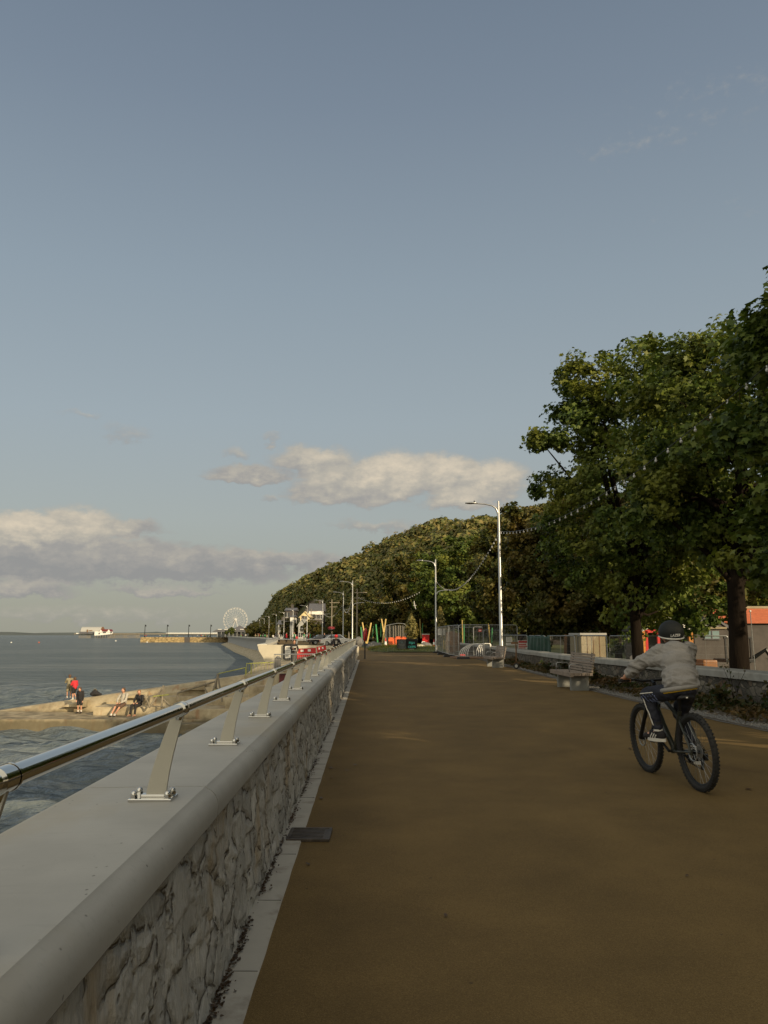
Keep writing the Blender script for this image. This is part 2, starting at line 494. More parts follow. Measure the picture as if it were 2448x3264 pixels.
def leaf_mat(name, cols, trans=.22):
    m, nt, b = new_mat(name); t = NT(nt)
    g = t.n('ShaderNodeNewGeometry')
    c = t.ramp(g.outputs['Random Per Island'], [(i / (len(cols) - 1), c) for i, c in enumerate(cols)])
    big = t.noise(t.coord(), .55, 3, .5)
    c = t.mix(t.step(big, .42, .68), c, tuple(x * k for x, k in zip(cols[-1], (1.25, 1.1, .9))), 'MIX')
    t.link(c, b.inputs['Base Color']); b.inputs['Roughness'].default_value = .5; b.inputs['Specular IOR Level'].default_value = .2
    tr = t.n('ShaderNodeBsdfTranslucent'); t.link(t.mix(1.0, c, (1.1, 1.25, .5), 'MULTIPLY'), tr.inputs[0])
    mx = t.n('ShaderNodeMixShader'); mx.inputs[0].default_value = trans
    t.link(b.outputs[0], mx.inputs[1]); t.link(tr.outputs[0], mx.inputs[2])
    t.link(mx.outputs[0], nt.nodes['Material Output'].inputs[0])
    return m
M['leaf'] = leaf_mat('maple_leaves', [(.024, .042, .010), (.055, .088, .018), (.096, .140, .027), (.130, .158, .034)])
M['leaf_olive'] = leaf_mat('olive_leaves', [(.032, .046, .012), (.058, .070, .016), (.088, .092, .022), (.105, .088, .024)])
M['leaf_autumn'] = leaf_mat('turning_leaves', [(.070, .070, .018), (.12, .095, .022), (.16, .10, .028), (.17, .085, .025)])
M['leaf_hill'] = leaf_mat('hillside_leaves', [(.060, .082, .024), (.105, .124, .034), (.150, .155, .046), (.185, .165, .066)], .2)
M['conifer'] = leaf_mat('conifer_sprays', [(.10, .10, .03), (.15, .13, .04), (.19, .16, .05)], .2)
M['weed'] = leaf_mat('weed_leaves', [(.018, .034, .010), (.034, .055, .014), (.06, .055, .022), (.09, .06, .03)], .25)
M['litter'] = leaf_mat('dead_leaves', [(.03, .02, .012), (.055, .035, .02), (.08, .05, .025)], .1)
M['grassblade'] = leaf_mat('grass_blades', [(.075, .105, .022), (.12, .14, .03), (.17, .16, .05)], .3)
M['drygrass'] = leaf_mat('dry_grass', [(.03, .045, .014), (.05, .055, .02), (.08, .06, .03)], .2)

# buff coated asphalt of the promenade
m, nt, b = new_mat('buff_asphalt'); t = NT(nt); c = t.coord()
agg = t.vor(c, 240, out=1)
sepn = t.n('ShaderNodeSeparateColor'); t.link(agg, sepn.inputs[0])
g1 = t.ramp(sepn.outputs[0], [(0, (.112, .072, .024)), (.35, (.140, .092, .032)), (.75, (.157, .105, .037)), (1, (.190, .130, .050))])
g2 = t.ramp(t.noise(c, 1.3, 6, .6), [(.3, .80), (.7, 1.14)])
g3 = t.ramp(t.noise(t.coord((1, .18, 1)), .7, 4, .55), [(.3, .86), (.7, 1.10)])
base_c = t.mix(1.0, t.mix(1.0, g1, g2, 'MULTIPLY'), g3, 'MULTIPLY')
spots = t.step(t.vor(c, 3.1), .045, .02)
stain = t.math('MULTIPLY', t.step(t.noise(c, .35, 5, .65), .58, .70), .35)
base_c = t.mix(stain, base_c, (.075, .042, .015))
base_c = t.mix(t.math('MULTIPLY', spots, .7), base_c, (.05, .035, .02))
t.link(base_c, b.inputs['Base Color']); b.inputs['Roughness'].default_value = .85; b.inputs['Specular IOR Level'].default_value = .25
t.link(t.bump(t.vor(c, 240), .35, .003), b.inputs['Normal'])
M['path'] = m

# cast concrete of the coping: smooth, faint streaks, small voids
m, nt, b = new_mat('coping_concrete'); t = NT(nt); c = t.coord()
k1 = t.ramp(t.noise(c, 2.2, 6, .6), [(.3, (.36, .35, .315)), (.7, (.455, .445, .40))])
warm = t.math('MULTIPLY', t.step(t.noise(t.coord((1.2, .5, 1)), 1.6, 5, .6), .48, .68), .65)
k1 = t.mix(warm, k1, (.40, .355, .265))
scr = t.math('MULTIPLY', t.step(t.noise(t.coord((1, 9, 9)), 7, 3, .5), .60, .68), .16)
k1 = t.mix(scr, k1, (.26, .25, .225))
pock = t.step(t.vor(t.coord((1.6, 1.0, .9)), 19), .13, .07)
pm = t.math('MULTIPLY', pock, t.step(t.noise(c, 1.9, 3), .53, .60))
k1 = t.mix(t.math('MULTIPLY', pm, .7), k1, (.12, .115, .10))
t.link(k1, b.inputs['Base Color']); b.inputs['Roughness'].default_value = .7
t.link(t.bump(t.math('SUBTRACT', t.math('MULTIPLY', t.noise(c, 40, 5, .6), .3), pm), .35, .006), b.inputs['Normal'])
M['coping'] = m

def rubble_mat(name, stone, mortar, streak, sc):
    m, nt, b = new_mat(name); t = NT(nt)
    c0 = t.coord(sc)
    dn = t.n('ShaderNodeVectorMath', operation='MULTIPLY_ADD'); t.link(t.noise(c0, 1.1, 3, .5, out=1), dn.inputs[0]); dn.inputs[1].default_value = (.55, .55, .55); t.link(c0, dn.inputs[2])
    c = dn.outputs[0]
    ed = t.vor(c, 1.0, 'DISTANCE_TO_EDGE'); cell = t.vor(c, 1.0, out=1)
    sp = t.n('ShaderNodeSeparateColor'); t.link(cell, sp.inputs[0])
    col = t.ramp(sp.outputs[0], stone)
    fine = t.ramp(t.noise(t.coord(), 22, 6, .65), [(.3, .72), (.7, 1.18)])
    col = t.mix(1.0, col, fine, 'MULTIPLY')
    col = t.mix(t.step(ed, .10, .03), col, mortar)
    st = t.math('MULTIPLY', t.step(t.noise(t.coord((3.2, 3.2, .6)), 1.5, 5, .6), .54, .70), .6)
    col = t.mix(st, col, streak)
    t.link(col, b.inputs['Base Color']); b.inputs['Roughness'].default_value = .9; b.inputs['Specular IOR Level'].default_value = .2
    h = t.math('ADD', t.math('MULTIPLY', t.step(ed, .0, .14), .8), t.math('MULTIPLY', t.noise(t.coord(), 16, 6, .65), .9))
    t.link(t.bump(h, .8, .018), b.inputs['Normal'])
    return m
M['rubble'] = rubble_mat('grey_rubble_stone', [(0, (.055, .05, .045)), (.35, (.13, .12, .10)), (.8, (.24, .215, .17)), (1, (.11, .075, .055))], (.075, .07, .058), (.07, .07, .045), (4.6, 4.6, 7.5))

# smeared plaster over rough stone of the sea wall: open joints show as dark crevices, others are plastered over
m, nt, b = new_mat('smeared_stone_wall'); t = NT(nt); c = t.coord()
def madd(v, k, base):
    x = t.n('ShaderNodeVectorMath', operation='MULTIPLY_ADD'); t.link(v, x.inputs[0]); x.inputs[1].default_value = (k, k, k); t.link(base, x.inputs[2]); return x.outputs[0]
cs = madd(t.noise(c, 3.2, 2, .5, out=1), .9, t.coord((.6, 4.3, 6.2))); cs = madd(t.noise(c, 17, 3, .6, out=1), .22, cs)
ed = t.vor(cs, 1.0, 'DISTANCE_TO_EDGE'); cell = t.n('ShaderNodeSeparateColor'); t.link(t.vor(cs, 1.0, out=1), cell.inputs[0])
opn = t.step(t.noise(c, 5.5, 4, .65), .45, .57)
crack = t.math('MULTIPLY', t.step(ed, .040, .006), opn)
soft = t.math('MULTIPLY', t.step(ed, .20, .02), t.math('ADD', t.math('MULTIPLY', opn, .7), .3))
ch = madd(t.noise(c, 9, 2, .5, out=1), .5, t.coord((1, 9, 15)))
chip = t.math('MULTIPLY', t.step(t.vor(ch, 1.0), .20, .10), t.step(t.noise(c, 3.7, 3), .52, .60))
k1 = t.ramp(t.noise(t.coord((1, 1, .6)), 5, 6, .65), [(.28, (.43, .415, .37)), (.5, (.56, .545, .49)), (.72, (.66, .645, .59))])
k1 = t.mix(1.0, k1, t.ramp(cell.outputs[0], [(0, .80), (1, 1.12)]), 'MULTIPLY')
tan = t.math('MULTIPLY', t.step(t.noise(t.coord((1.6, 1.6, .5)), 1.9, 4, .6), .55, .70), .7)
k1 = t.mix(tan, k1, (.50, .40, .26))
fl = t.ramp(t.noise(t.coord((1.5, 3.2, .45)), 30, 5, .7), [(.3, .74), (.7, 1.12)])
k1 = t.mix(1.0, k1, fl, 'MULTIPLY')
dk = t.math('MAXIMUM', t.math('MULTIPLY', crack, .9), t.math('MULTIPLY', chip, .8))
k1 = t.mix(t.math('MULTIPLY', soft, .28), k1, (.16, .14, .11))
k1 = t.mix(t.math('MULTIPLY', dk, .74), k1, (.075, .062, .045))
t.link(k1, b.inputs['Base Color']); b.inputs['Roughness'].default_value = .92; b.inputs['Specular IOR Level'].default_value = .2
hh = t.math('SUBTRACT', t.math('MULTIPLY', t.noise(t.coord((1.3, 2.2, .6)), 20, 6, .7), .8), t.math('ADD', t.math('MULTIPLY', soft, .9), t.math('MULTIPLY', dk, 1.0)))
t.link(t.bump(hh, 1.0, .016), b.inputs['Normal'])
M['seawall_stone'] = m

# weathered marine concrete: rust streaks, green foot near the water
m, nt, b = new_mat('weathered_marine_concrete'); t = NT(nt); c = t.coord()
k1 = t.ramp(t.noise(c, 1.1, 7, .65), [(.30, (.22, .175, .105)), (.5, (.38, .315, .20)), (.70, (.52, .45, .31))])
rust = t.math('MULTIPLY', t.step(t.noise(t.coord((2.4, 2.4, .35)), .8, 5, .6), .55, .70), .6)
k1 = t.mix(rust, k1, (.26, .12, .05))
g = t.n('ShaderNodeNewGeometry'); sp = t.n('ShaderNodeSeparateXYZ'); t.link(g.outputs['Position'], sp.inputs[0])
alg = t.step(t.math('ADD', sp.outputs[2], t.math('MULTIPLY', t.noise(c, 1.5, 5), .7)), -2.55, -2.95)
k1 = t.mix(t.math('MULTIPLY', alg, .85), k1, (.075, .064, .036))
t.link(k1, b.inputs['Base Color']); b.inputs['Roughness'].default_value = .85
t.link(t.bump(t.noise(c, 7, 7, .65), .5, .03), b.inputs['Normal'])
M['marine'] = m
# face of the far curved wall and its paler stone apron
M['farwall'] = mat('cast_sea_wall_concrete', (.28, .285, .28), .8, 0, .10, .6, .1, 10)
M['apron'] = rubble_mat('stone_apron', [(0, (.38, .33, .23)), (.5, (.55, .48, .34)), (1, (.46, .40, .28))], (.26, .22, .15), (.12, .105, .06), (1.1, 1.1, 1.6))
M['breakwater'] = rubble_mat('breakwater_masonry', [(0, (.30, .22, .11)), (.5, (.44, .33, .165)), (1, (.36, .27, .14))], (.16, .12, .06), (.10, .08, .045), (.45, .45, .8))
# lawn / hill ground
m, nt, b = new_mat('rough_grass'); t = NT(nt); c = t.coord()
t.link(t.ramp(t.noise(c, .9, 8, .7), [(.3, (.05, .058, .018)), (.5, (.085, .10, .028)), (.7, (.13, .13, .045))]), b.inputs['Base Color']); b.inputs['Roughness'].default_value = .95
t.link(t.bump(t.noise(c, 9, 6, .7), 1.0, .08), b.inputs['Normal']); M['lawn'] = m
m, nt, b = new_mat('hill_ground'); t = NT(nt); c = t.coord()
gr = t.ramp(t.noise(c, .09, 8, .65), [(.3, (.040, .048, .016)), (.5, (.075, .082, .026)), (.7, (.12, .11, .04))])
rk = t.ramp(t.noise(c, .35, 8, .7), [(.3, (.085, .065, .045)), (.6, (.22, .16, .105)), (.75, (.30, .22, .14))])
t.link(t.mix(t.step(t.noise(t.coord((1, 1, .5)), .035, 5, .6), .50, .60), gr, rk), b.inputs['Base Color']); b.inputs['Roughness'].default_value = .95
t.link(t.bump(t.noise(c, .6, 8, .7), 1.0, .8), b.inputs['Normal']); M['hill'] = m
M['farland'] = mat('hazed_far_land', (.075, .09, .085), 1.0, 0, .2, .002)  # blue-grey of the distance haze is put into the colour

# sea: dark water with short wind waves, stretched along the crests
m, nt, b = new_mat('sea_water'); t = NT(nt)
c = t.coord((.55, 1.0, 1.0))
w1 = t.noise(c, .55, 6, .62, .4); w2 = t.noise(c, 2.6, 5, .6, .3); w0 = t.noise(t.coord((.35, 1, 1)), .16, 5, .6, .5)
h = t.math('ADD', t.math('ADD', t.math('MULTIPLY', w1, 1.0), t.math('MULTIPLY', w2, .34)), t.math('MULTIPLY', w0, 3.0))
nrm = t.bump(h, 1.0, .9)
gl = t.n('ShaderNodeBsdfGlossy'); gl.inputs['Roughness'].default_value = .09; gl.inputs['Color'].default_value = (.86, .90, .94, 1); t.link(nrm, gl.inputs['Normal'])
df = t.n('ShaderNodeBsdfDiffuse'); t.link(nrm, df.inputs['Normal'])
pt = t.math('ADD', t.math('MULTIPLY', t.noise(t.coord((.22, 1, 1)), .05, 4, .6), .5), t.math('MULTIPLY', t.noise(t.coord((.16, 1, 1)), .55, 4, .65), .5))
t.link(t.ramp(pt, [(.34, (.082, .104, .116)), (.5, (.122, .147, .158)), (.64, (.172, .193, .199))]), df.inputs['Color'])
fr = t.n('ShaderNodeFresnel'); fr.inputs['IOR'].default_value = 1.333; t.link(nrm, fr.inputs['Normal'])
mx = t.n('ShaderNodeMixShader'); t.link(t.math('MINIMUM', t.math('MULTIPLY', fr.outputs[0], .66), .44), mx.inputs[0])
t.link(df.outputs[0], mx.inputs[1]); t.link(gl.outputs[0], mx.inputs[2]); t.link(mx.outputs[0], nt.nodes['Material Output'].inputs[0])
M['sea'] = m
# bench timber
M['benchwood'] = mat('silvered_bench_timber', (.23, .185, .145), .75, 0, .22, 4, .4, 24, .003, scale=(6, .7, 6))
M['grate'] = mat('cast_iron', (.085, .070, .055), .6, .4, .4, 20, .4, 60)

# ------------------------------------------------------------------ lines of the place (metres; camera at 0,0 looking along +Y)
SEA = -3.85
def foot(y): return -0.596 - 0.02 * y                       # path-side foot of the near sea wall
LAMPX = [(30, 1.5), (58, -.5), (92, -3.6), (115, -5.8), (142, -10.8), (168, -16), (195, -22), (218, -27), (240, -32), (267, -38), (300, -44.5), (325, -50), (372, -60), (407, -68.5), (436, -73), (500, -86), (640, -112)]
WALLX = [(58, -9.0), (70, -10.2), (85, -11.9), (100, -13.7), (130, -18), (163, -23), (200, -31), (250, -43), (300, -54), (350, -65), (400, -76), (430, -83), (470, -92), (560, -112), (640, -130)]
LOWX = [(-30, 8.2), (0, 7.8), (10, 7.55), (15.3, 7.36), (18, 7.1), (23.6, 7.0), (26, 6.78), (30, 6.58), (38, 6.65), (45, 6.8), (60, 6.9), (78, 6.7)]
EDGEX = [(-30, 6.3), (5, 6.1), (12, 5.74), (14.4, 5.54), (16.8, 5.46), (20.6, 5.36), (26.8, 5.6), (33.8, 5.62), (46, 5.5), (66, 5.2)]
lampx = lambda y: interp(y, LAMPX)
wallx = lambda y: interp(y, WALLX)
lowx = lambda y: interp(y, LOWX)
edgex = lambda y: interp(y, EDGEX)
NEAR_END, RAMP_END = 46.2, 58.0

# ------------------------------------------------------------------ ground, path, kerb
def strip(name, ys, left, right, z, material, kind='structure', ncol=2, zf=None):
    V = []
    for y in ys:
        a, b_ = left(y), right(y)
        for k in range(ncol):
            x = a + (b_ - a) * k / (ncol - 1)
            V.append((x, y, z + (zf(x, y) if zf else 0)))
    o = mesh_np(name, np.array(V), grid_faces(len(ys), ncol), material, smooth=True)
    return tag(o, kind=kind)
strip('promenade', [-40, -10] + list(range(0, 67, 3)), lambda y: foot(y) - .05 if y < NEAR_END else -1.75, lambda y: edgex(y), 0.0, M['path'])
strip('promenade', list(range(66, 640, 8)), lambda y: wallx(y) + .4, lambda y: lampx(y) + 1.2, 0.0, M['path'])
strip('promenade', [58.3, 62, 66], lambda y: wallx(y) + .4, lambda y: -1.75, 0.0, M['path'])
M['asphalt'] = mat('road_asphalt', (.055, .055, .056), .85, 0, .2, 2, .3, 80)
strip('road', list(range(76, 640, 8)), lambda y: lampx(y) + 2.2, lambda y: lampx(y) + 9.5, 0.0, M['asphalt'])
def gz(x, y):
    t = min(1, max(0, (y - 55) / 14))
    return -.64 + .60 * t * t * (3 - 2 * t)
strip('ground', list(range(-120, 60, 10)) + list(range(56, 110, 3)) + list(range(110, 660, 20)), lambda y: lowx(y) if y < 64 else (lampx(y) + 1.0), lambda y: 420, 0, M['lawn'], ncol=30, zf=gz)
strip('planting_strip', [-30, -5, 5, 12, 14.4, 17, 20, 24, 27, 30, 34, 38, 42, 46, 52, 58, 66], lambda y: edgex(y) - .01, lambda y: lowx(y) + .05, .012, M['soil'])
# gravelly edge between path and planting
V = []; ys = np.arange(2, 45, .16); gw = MB()
for y in ys:
    V += [(edgex(y) - .05 + .06 * mnoise.noise(Vector((y * 2.1, 1, 0))), y, .008), (edgex(y) + .22 + .12 * mnoise.noise(Vector((y * 1.1, 5, 0))), y, .016)]
tag(mesh_np('gravel_edge', np.array(V), grid_faces(len(ys), 2), M['gravel']), kind='structure')
M['kerbcon'] = mat('kerb_concrete', (.40, .38, .33), .85, 0, .12, 3, .25, 90, .004, dirt=((.10, .075, .05), .55, 3.0))
V = []; ys = np.concatenate([np.arange(-6, .6, .3), np.geomspace(.6, NEAR_END, 420)])
for y in ys:
    V += [(foot(y) - .03, y, .012), (foot(y) + .135 + .006 * mnoise.noise(Vector((y * 3, 0, 0))), y, .010), (foot(y) + .145, y, -.02)]
tag(mesh_np('kerb', np.array(V), grid_faces(len(ys), 3), M['kerbcon']), kind='structure')

b = MB(); jr = random.Random(8); y = .9
while y < 40:
    y += jr.choice((.915, .915, 1.83)); x0 = foot(y) + .01
    b.box((x0 + .062, y, .0118), (.124, .0025 + y * .0004, .004))
tag(b.build('kerb_joints', M['legstone']), kind='structure')

# ------------------------------------------------------------------ sea
def axis(dense0, dense1, step, lo, hi, g=1.12):
    a = list(np.arange(dense0, dense1 + 1e-6, step)); s = step; x = a[-1]
    while x < hi: s *= g; x += s; a.append(x)
    s = step; x = a[0]; b_ = []
    while x > lo: s *= g; x -= s; b_.append(x)
    return np.array(b_[::-1] + a)
xs = axis(-46, -1, .15, -16000, -.6); xs = xs[xs < 0]
xs = np.append(xs, [2.0, 8.0]); ysea = axis(15, 78, .13, -300, 16000)
X, Y = np.meshgrid(xs, ysea)
dx = np.gradient(xs)[None, :]; dy = np.gradient(ysea)[:, None]; sp_ = np.maximum(dx, dy)
Z = np.zeros_like(X)
for i in range(46):
    L = .5 * (9.0 / .5) ** (i / 45) * rng.uniform(.9, 1.1); th = rng.normal(1.45, .55); k = 2 * math.pi / L
    amp = .019 * L ** .70 * rng.uniform(.6, 1.2) * (1.0 if L < 4 else .5)
    ph = k * (X * math.cos(th) + Y * math.sin(th)) + rng.uniform(0, 6.28)
    fade = np.clip((L / np.maximum(sp_, 1e-6) - 2.5) / 2.5, 0, 1)
    s = np.sin(ph); Z += amp * fade * (s + .35 * np.sin(2 * ph + 1.57) * .5)
V = np.stack([X, Y, Z + SEA], -1).reshape(-1, 3)
tag(mesh_np('sea', V, grid_faces(len(ysea), len(xs)), M['sea'], smooth=True), kind='structure')
# far headlands across the bay
def headland(name, pts, Y, depth, m):
    b = MB(); V = []
    top = [at_y(px, py, Y) for px, py in pts]
    rows = []
    for j, (dy_, sc) in enumerate([(-depth, -.3), (-depth * .4, .75), (0, 1.0), (depth, .5), (depth * 2, -.4)]):
        rows.append([(p.x * (Y + dy_) / Y, Y + dy_, SEA + (p.z - SEA) * sc) for p in top])
    V = np.array(rows).reshape(-1, 3)
    return tag(mesh_np(name, V, grid_faces(len(rows), len(top)), m, smooth=True), kind='structure')
headland('distant_hills', [(-900, 2012), (-500, 2009), (-200, 2011), (0, 2014), (40, 2014.5), (110, 2018), (160, 2016.5), (230, 2016), (262, 2017), (320, 2019), (350, 2016.5), (420, 2017), (460, 2015.5), (500, 2013.5), (540, 2017), (640, 2018.5), (760, 2019.5)], 9000, 900, M['farland'])

# ------------------------------------------------------------------ near sea wall: coping on smeared rubble
sea_wall = thing('sea_wall', 'low grey rubble sea wall with smooth rounded concrete coping beside the path', 'sea wall', (foot(3), 3, 0))
ys = np.concatenate([np.arange(-8, .7, .15), [.7]]); y = .7
yl = list(ys)
while y < NEAR_END:
    y += max(.006, y * .0056); yl.append(y)
nz = 66; V = []; G = []
for y in yl:
    for k in range(nz):
        z = .745 * k / (nz - 1)
        p = Vector((y * 4.3 + .55 * mnoise.noise(Vector((y * 3, z * 3, 2))) + .12 * mnoise.noise(Vector((y * 13, z * 13, 6))), z * 6.6 + .55 * mnoise.noise(Vector((y * 3, z * 3, 9))) + .14 * mnoise.noise(Vector((y * 13, z * 13, 3))) + y * 1.3, 0))
        d, pts = mnoise.voronoi(p)
        ed = d[1] - d[0]; q = pts[0]
        hsh = mnoise.noise(Vector((q.x * 7.3, q.y * 5.1, 3))); h2 = mnoise.noise(Vector((q.x * 3.9, q.y * 8.7, 13)))
        open_ = mnoise.noise(Vector((y * 2.3, z * 3.1, 21))) + .45 * mnoise.noise(Vector((y * 9, z * 10, 4)))
        om = min(1, max(0, (open_ + .26) / .30)); low = min(1, max(0, (q.y - p.y) / .45 + .35))
        gap = om * low * (1 - min(1, max(0, (ed - .03) / .11)))
        tilt = (.018 * (q.y - p.y) + .014 * hsh * (p.x - q.x)) * (.25 + .75 * om) + .008 * h2
        sv = mnoise.noise(Vector((y * 30 + z * 7, z * 4.5, 5))); rid = .0045 * sv + .004 * abs(mnoise.noise(Vector((y * 55, z * 26, 8)))) + .010 * mnoise.noise(Vector((y * 5, z * 4, 7)))
        sc2 = mnoise.noise(Vector((y * 11 + z * 9, z * 13 - y * 5, 41)))
        if abs(sc2) < .045 and mnoise.noise(Vector((y * 4, z * 5, 51))) > .12: gap = max(gap, .7)
        dxx = -.012 + tilt + rid - .008 * gap
        if z > .72: dxx = min(dxx, .0)
        V.append((foot(y) + dxx + .012 * (1 - z / .745), y, z - .01)); G.append(gap)
V = np.array(V)
st = mesh_np('stone_face', V - np.array([foot(3), 3, 0]), grid_faces(len(yl), nz)[:, ::-1], M['seawall_stone'], sea_wall, smooth=True)
ga = st.data.attributes.new('gap', 'FLOAT', 'POINT'); ga.data.foreach_set('value', np.array(G, dtype=np.float32))
prof = [(-.02, .735), (.022, .735), (.030, .742), (.033, .778), (.029, .802), (.019, .822), (.004, .836), (-.012, .8445), (-.019, .8512), (-.05, .852), (-.25, .849), (-.46, .846), (-.49, .838), (-.505, .82), (-.508, .78), (-.508, -.3), (-.55, -5.0), (-.06, -5.0), (-.06, .735)]
def cop(y): return [(foot(y) + o, y, z) for o, z in prof]
b = MB(); joints = [-5.4, .12] + [3.16 + 3.04 * i for i in range(0, 15)]
prev = -8
for j in joints + [NEAR_END]:
    if j > NEAR_END - .3: j = NEAR_END
    if j <= prev: continue
    n = max(2, int((j - prev) / 1.0)); g = .0042
    b.sweep([cop(prev + g + (j - prev - 2 * g) * i / n) for i in range(n + 1)])
    prev = j
b.build('coping', M['coping'], sea_wall, smooth='auto', world=True)
b = MB(); b.sweep([[(foot(y) + o, y, z) for o, z in [(p[0] * .985 - .002, p[1] - .004 if p[1] > 0 else p[1]) for p in prof]] for y in (-8, 20, NEAR_END - .02)])
b.build('coping_joint', M['soil'], sea_wall, world=True)
# dead leaves and dirt gathered along the foot of the wall
nl = 2600; Yl = 1.2 * (45 / 1.2) ** rng.random(nl); V = []; F = []
for i, y in enumerate(Yl):
    if mnoise.noise(Vector((y * 1.9 if y < 12 else y * .8, 2, 0))) < -.12 and rng.random() < .85: continue
    s = rng.uniform(.003, .010) * (1 + y * .04); x = foot(y) + .006 + abs(rng.normal(0, .012)) * (1 + 2.2 * max(0, mnoise.noise(Vector((y * 5, 9, 0))))) + .03 * (rng.random() < .05); z = .016 + rng.random() * .012
    a = rng.random() * 6.28; q = len(V)
    for k in range(5):
        t = a + k * 1.257; r = s * rng.uniform(.5, 1.2)
        V.append((x + math.cos(t) * r, y + math.sin(t) * r * 1.5, z + rng.uniform(-.003, .006)))
    F.append([q, q + 1, q + 2]); F.append([q, q + 2, q + 3]); F.append([q, q + 3, q + 4])
tag(mesh_np('leaf_litter', np.array(V), np.array(F), M['litter']), 'dark dead leaves gathered along the foot of the sea wall', 'leaf litter', kind='stuff')
V = []; F = []
for i in range(46):
    y = 3 + 30 * rng.random() ** 1.4; x = rng.uniform(foot(y) + .2, edgex(y) - .1) if rng.random() < .5 else foot(y) + .15 + abs(rng.normal(0, .3)); s = rng.uniform(.012, .032); a = rng.random() * 6.28; q = len(V)
    for k in range(5): V.append((x + math.cos(a + k * 1.257) * s * rng.uniform(.4, 1.1), y + math.sin(a + k * 1.257) * s * rng.uniform(.6, 1.6), .008 + rng.random() * .01))
    F += [[q, q + 1, q + 2], [q, q + 2, q + 3], [q, q + 3, q + 4]]
tag(mesh_np('scattered_leaves', np.array(V), np.array(F), M['litter']), 'a few dead leaves scattered over the buff path', 'leaves', kind='stuff')
# iron gully grate
gr = thing('drain_grate', 'dark cast iron drain grate set in the path edge by the sea wall', 'drain grate', (-.53, 6.0, -.006))
b = MB(); b.box((0, .16, .0165), (.30, .028, .018)); b.box((0, -.16, .0165), (.30, .028, .018)); b.box((.14, 0, .0165), (.024, .30, .0175)); b.box((-.14, 0, .0165), (.024, .30, .0175)); b.box((.112, 0, .0155), (.03, .30, .012))
b.build('frame', M['grate'], gr, bevel=.002)
b = MB()
for k in range(7): b.box((-.012, -.125 + .0415 * k, .0165), (.232, .018, .015), Matrix.Rotation(.10, 3, 'Z'))
b.build('bars', M['grate'], gr, bevel=.002)
b = MB(); b.box((0, 0, .0175), (.29, .33, .006)); b.build('pit_shade', M['black_plastic'], gr)  # black sheet under the bars, the hole's darkness put into its colour

# ------------------------------------------------------------------ handrail on the coping
rail_off, ZC, ZR = -.072, .8495, 1.158
hr = thing('handrail', 'polished steel handrail on leaning flat posts along the near sea wall', 'handrail', (foot(3) + rail_off, 3, ZC))
ry = list(np.linspace(-4, NEAR_END - .2, 60))
b = MB(); b.tube([(foot(y) + rail_off, y, ZR) for y in ry], .0215, 20); rail = b.build('rail', M['steel'], hr, smooth='auto', world=True)
pb = MB()
rows = []
for i in range(9):
    t = i / 8; cx_ = .010 + .070 * t ** 1.35; w = .071 - .030 * t; z = .012 + t * (ZR - ZC - .022)
    rows.append([(cx_ - w / 2, -.006, z), (cx_ + w / 2, -.006, z), (cx_ + w / 2, .006, z), (cx_ - w / 2, .006, z)])
pb.sweep(rows)
post0 = pb.build('post', M['blade'], hr, bevel=.0012)
q = MB(); q.box((0, 0, .006), (.150, .098, .012)); q.box((.008, 0, .0165), (.098, .034, .009))
plate0 = q.build('base_plate', M['steel'], post0, bevel=.003)
q = MB(); cz = ZR - ZC
for d0, d1, r in ((-.022, -.016, .0265), (-.013, .030, .0250), (.033, .039, .0265)):
    q.cyl((.0815, d0, cz), (.0815, d1, cz), r, n=22)
q.cyl((.079, 0, cz - .036), (.081, 0, cz - .02), .012, .015, 12)
col0 = q.build('collar', M['steel'], post0, smooth='auto')
post_y = [2.92 + 1.41 * k for k in range(-3, 31)]
for i, y in enumerate(post_y):
    p = post0 if i == 0 else copy_tree(post0, hr)
    lx = foot(y) - .1535 - (foot(3) + rail_off)
    p.location = (lx, y - 3, 0)
nut0 = None                                                  # dome nuts on the posts near enough to show them
for p in [k for k in KIDS[hr] if k.name.startswith('post')][1:13]:
    for sx in (-.058, .058):
        for sy in (-.033, .033):
            if nut0 is None:
                q = MB(); q.tube([(0, 0, .012), (0, 0, .0225)], .0125, 6); q.tube([(0, 0, .022), (0, 0, .029), (0, 0, .035), (0, 0, .038)], [.0105, .0105, .0075, .001], 12); nut0 = q.build('dome_nut', M['steel'], p, smooth='auto'); o = nut0
            else: o = nut0.copy(); COL.objects.link(o); adopt(o, p)
            o.location = (sx, sy, 0)

# ------------------------------------------------------------------ ramp, slipway and stepped jetty
ramp = MB()
ramp.add([(-1.75, 46.2, 0), (-1.75, 58, 0), (-8.6, 58, -.55), (-8.6, 49.6, -1.05), (-6, 46.2, -.75)], [(0, 1, 2, 3, 4)])
ramp.extrude([(-1.75, 46.2, -.002), (-1.75, 58, -.002), (-8.6, 58, -.552), (-8.6, 49.6, -1.052), (-6, 46.2, -.752)], (0, 0, -4))
jt = thing('stepped_jetty', 'weathered concrete stepped jetty running down into the sea below the wall', 'jetty', (-12, 48, SEA))
ramp.build('ramp', M['marine'], jt, world=True)
rj = random.Random(3)
def slab(x0, x1, y0, y1, zt, zb=-5.0):
    """block with slightly worn, uneven edges"""
    n = max(2, int((x1 - x0) / .7)); rings = []
    for i in range(n + 1):
        x = x0 + (x1 - x0) * i / n
        w = lambda k: .05 * mnoise.noise(Vector((x * .9, k * 3.1, zt)))
        rings.append([(x, y0 - .10 + w(1), zb), (x, y0 + w(1), zt - .06), (x, y0 + .05 + w(1), zt + .02 * w(2)), (x, y1, zt + .03 * w(3)), (x, y1, zb)])
    return rings
b = MB()
b.sweep(slab(-24.5, -7.5, 44.6, 49.2, -3.12)); b.build('lower_deck', M['marine'], jt, world=True, smooth='auto')
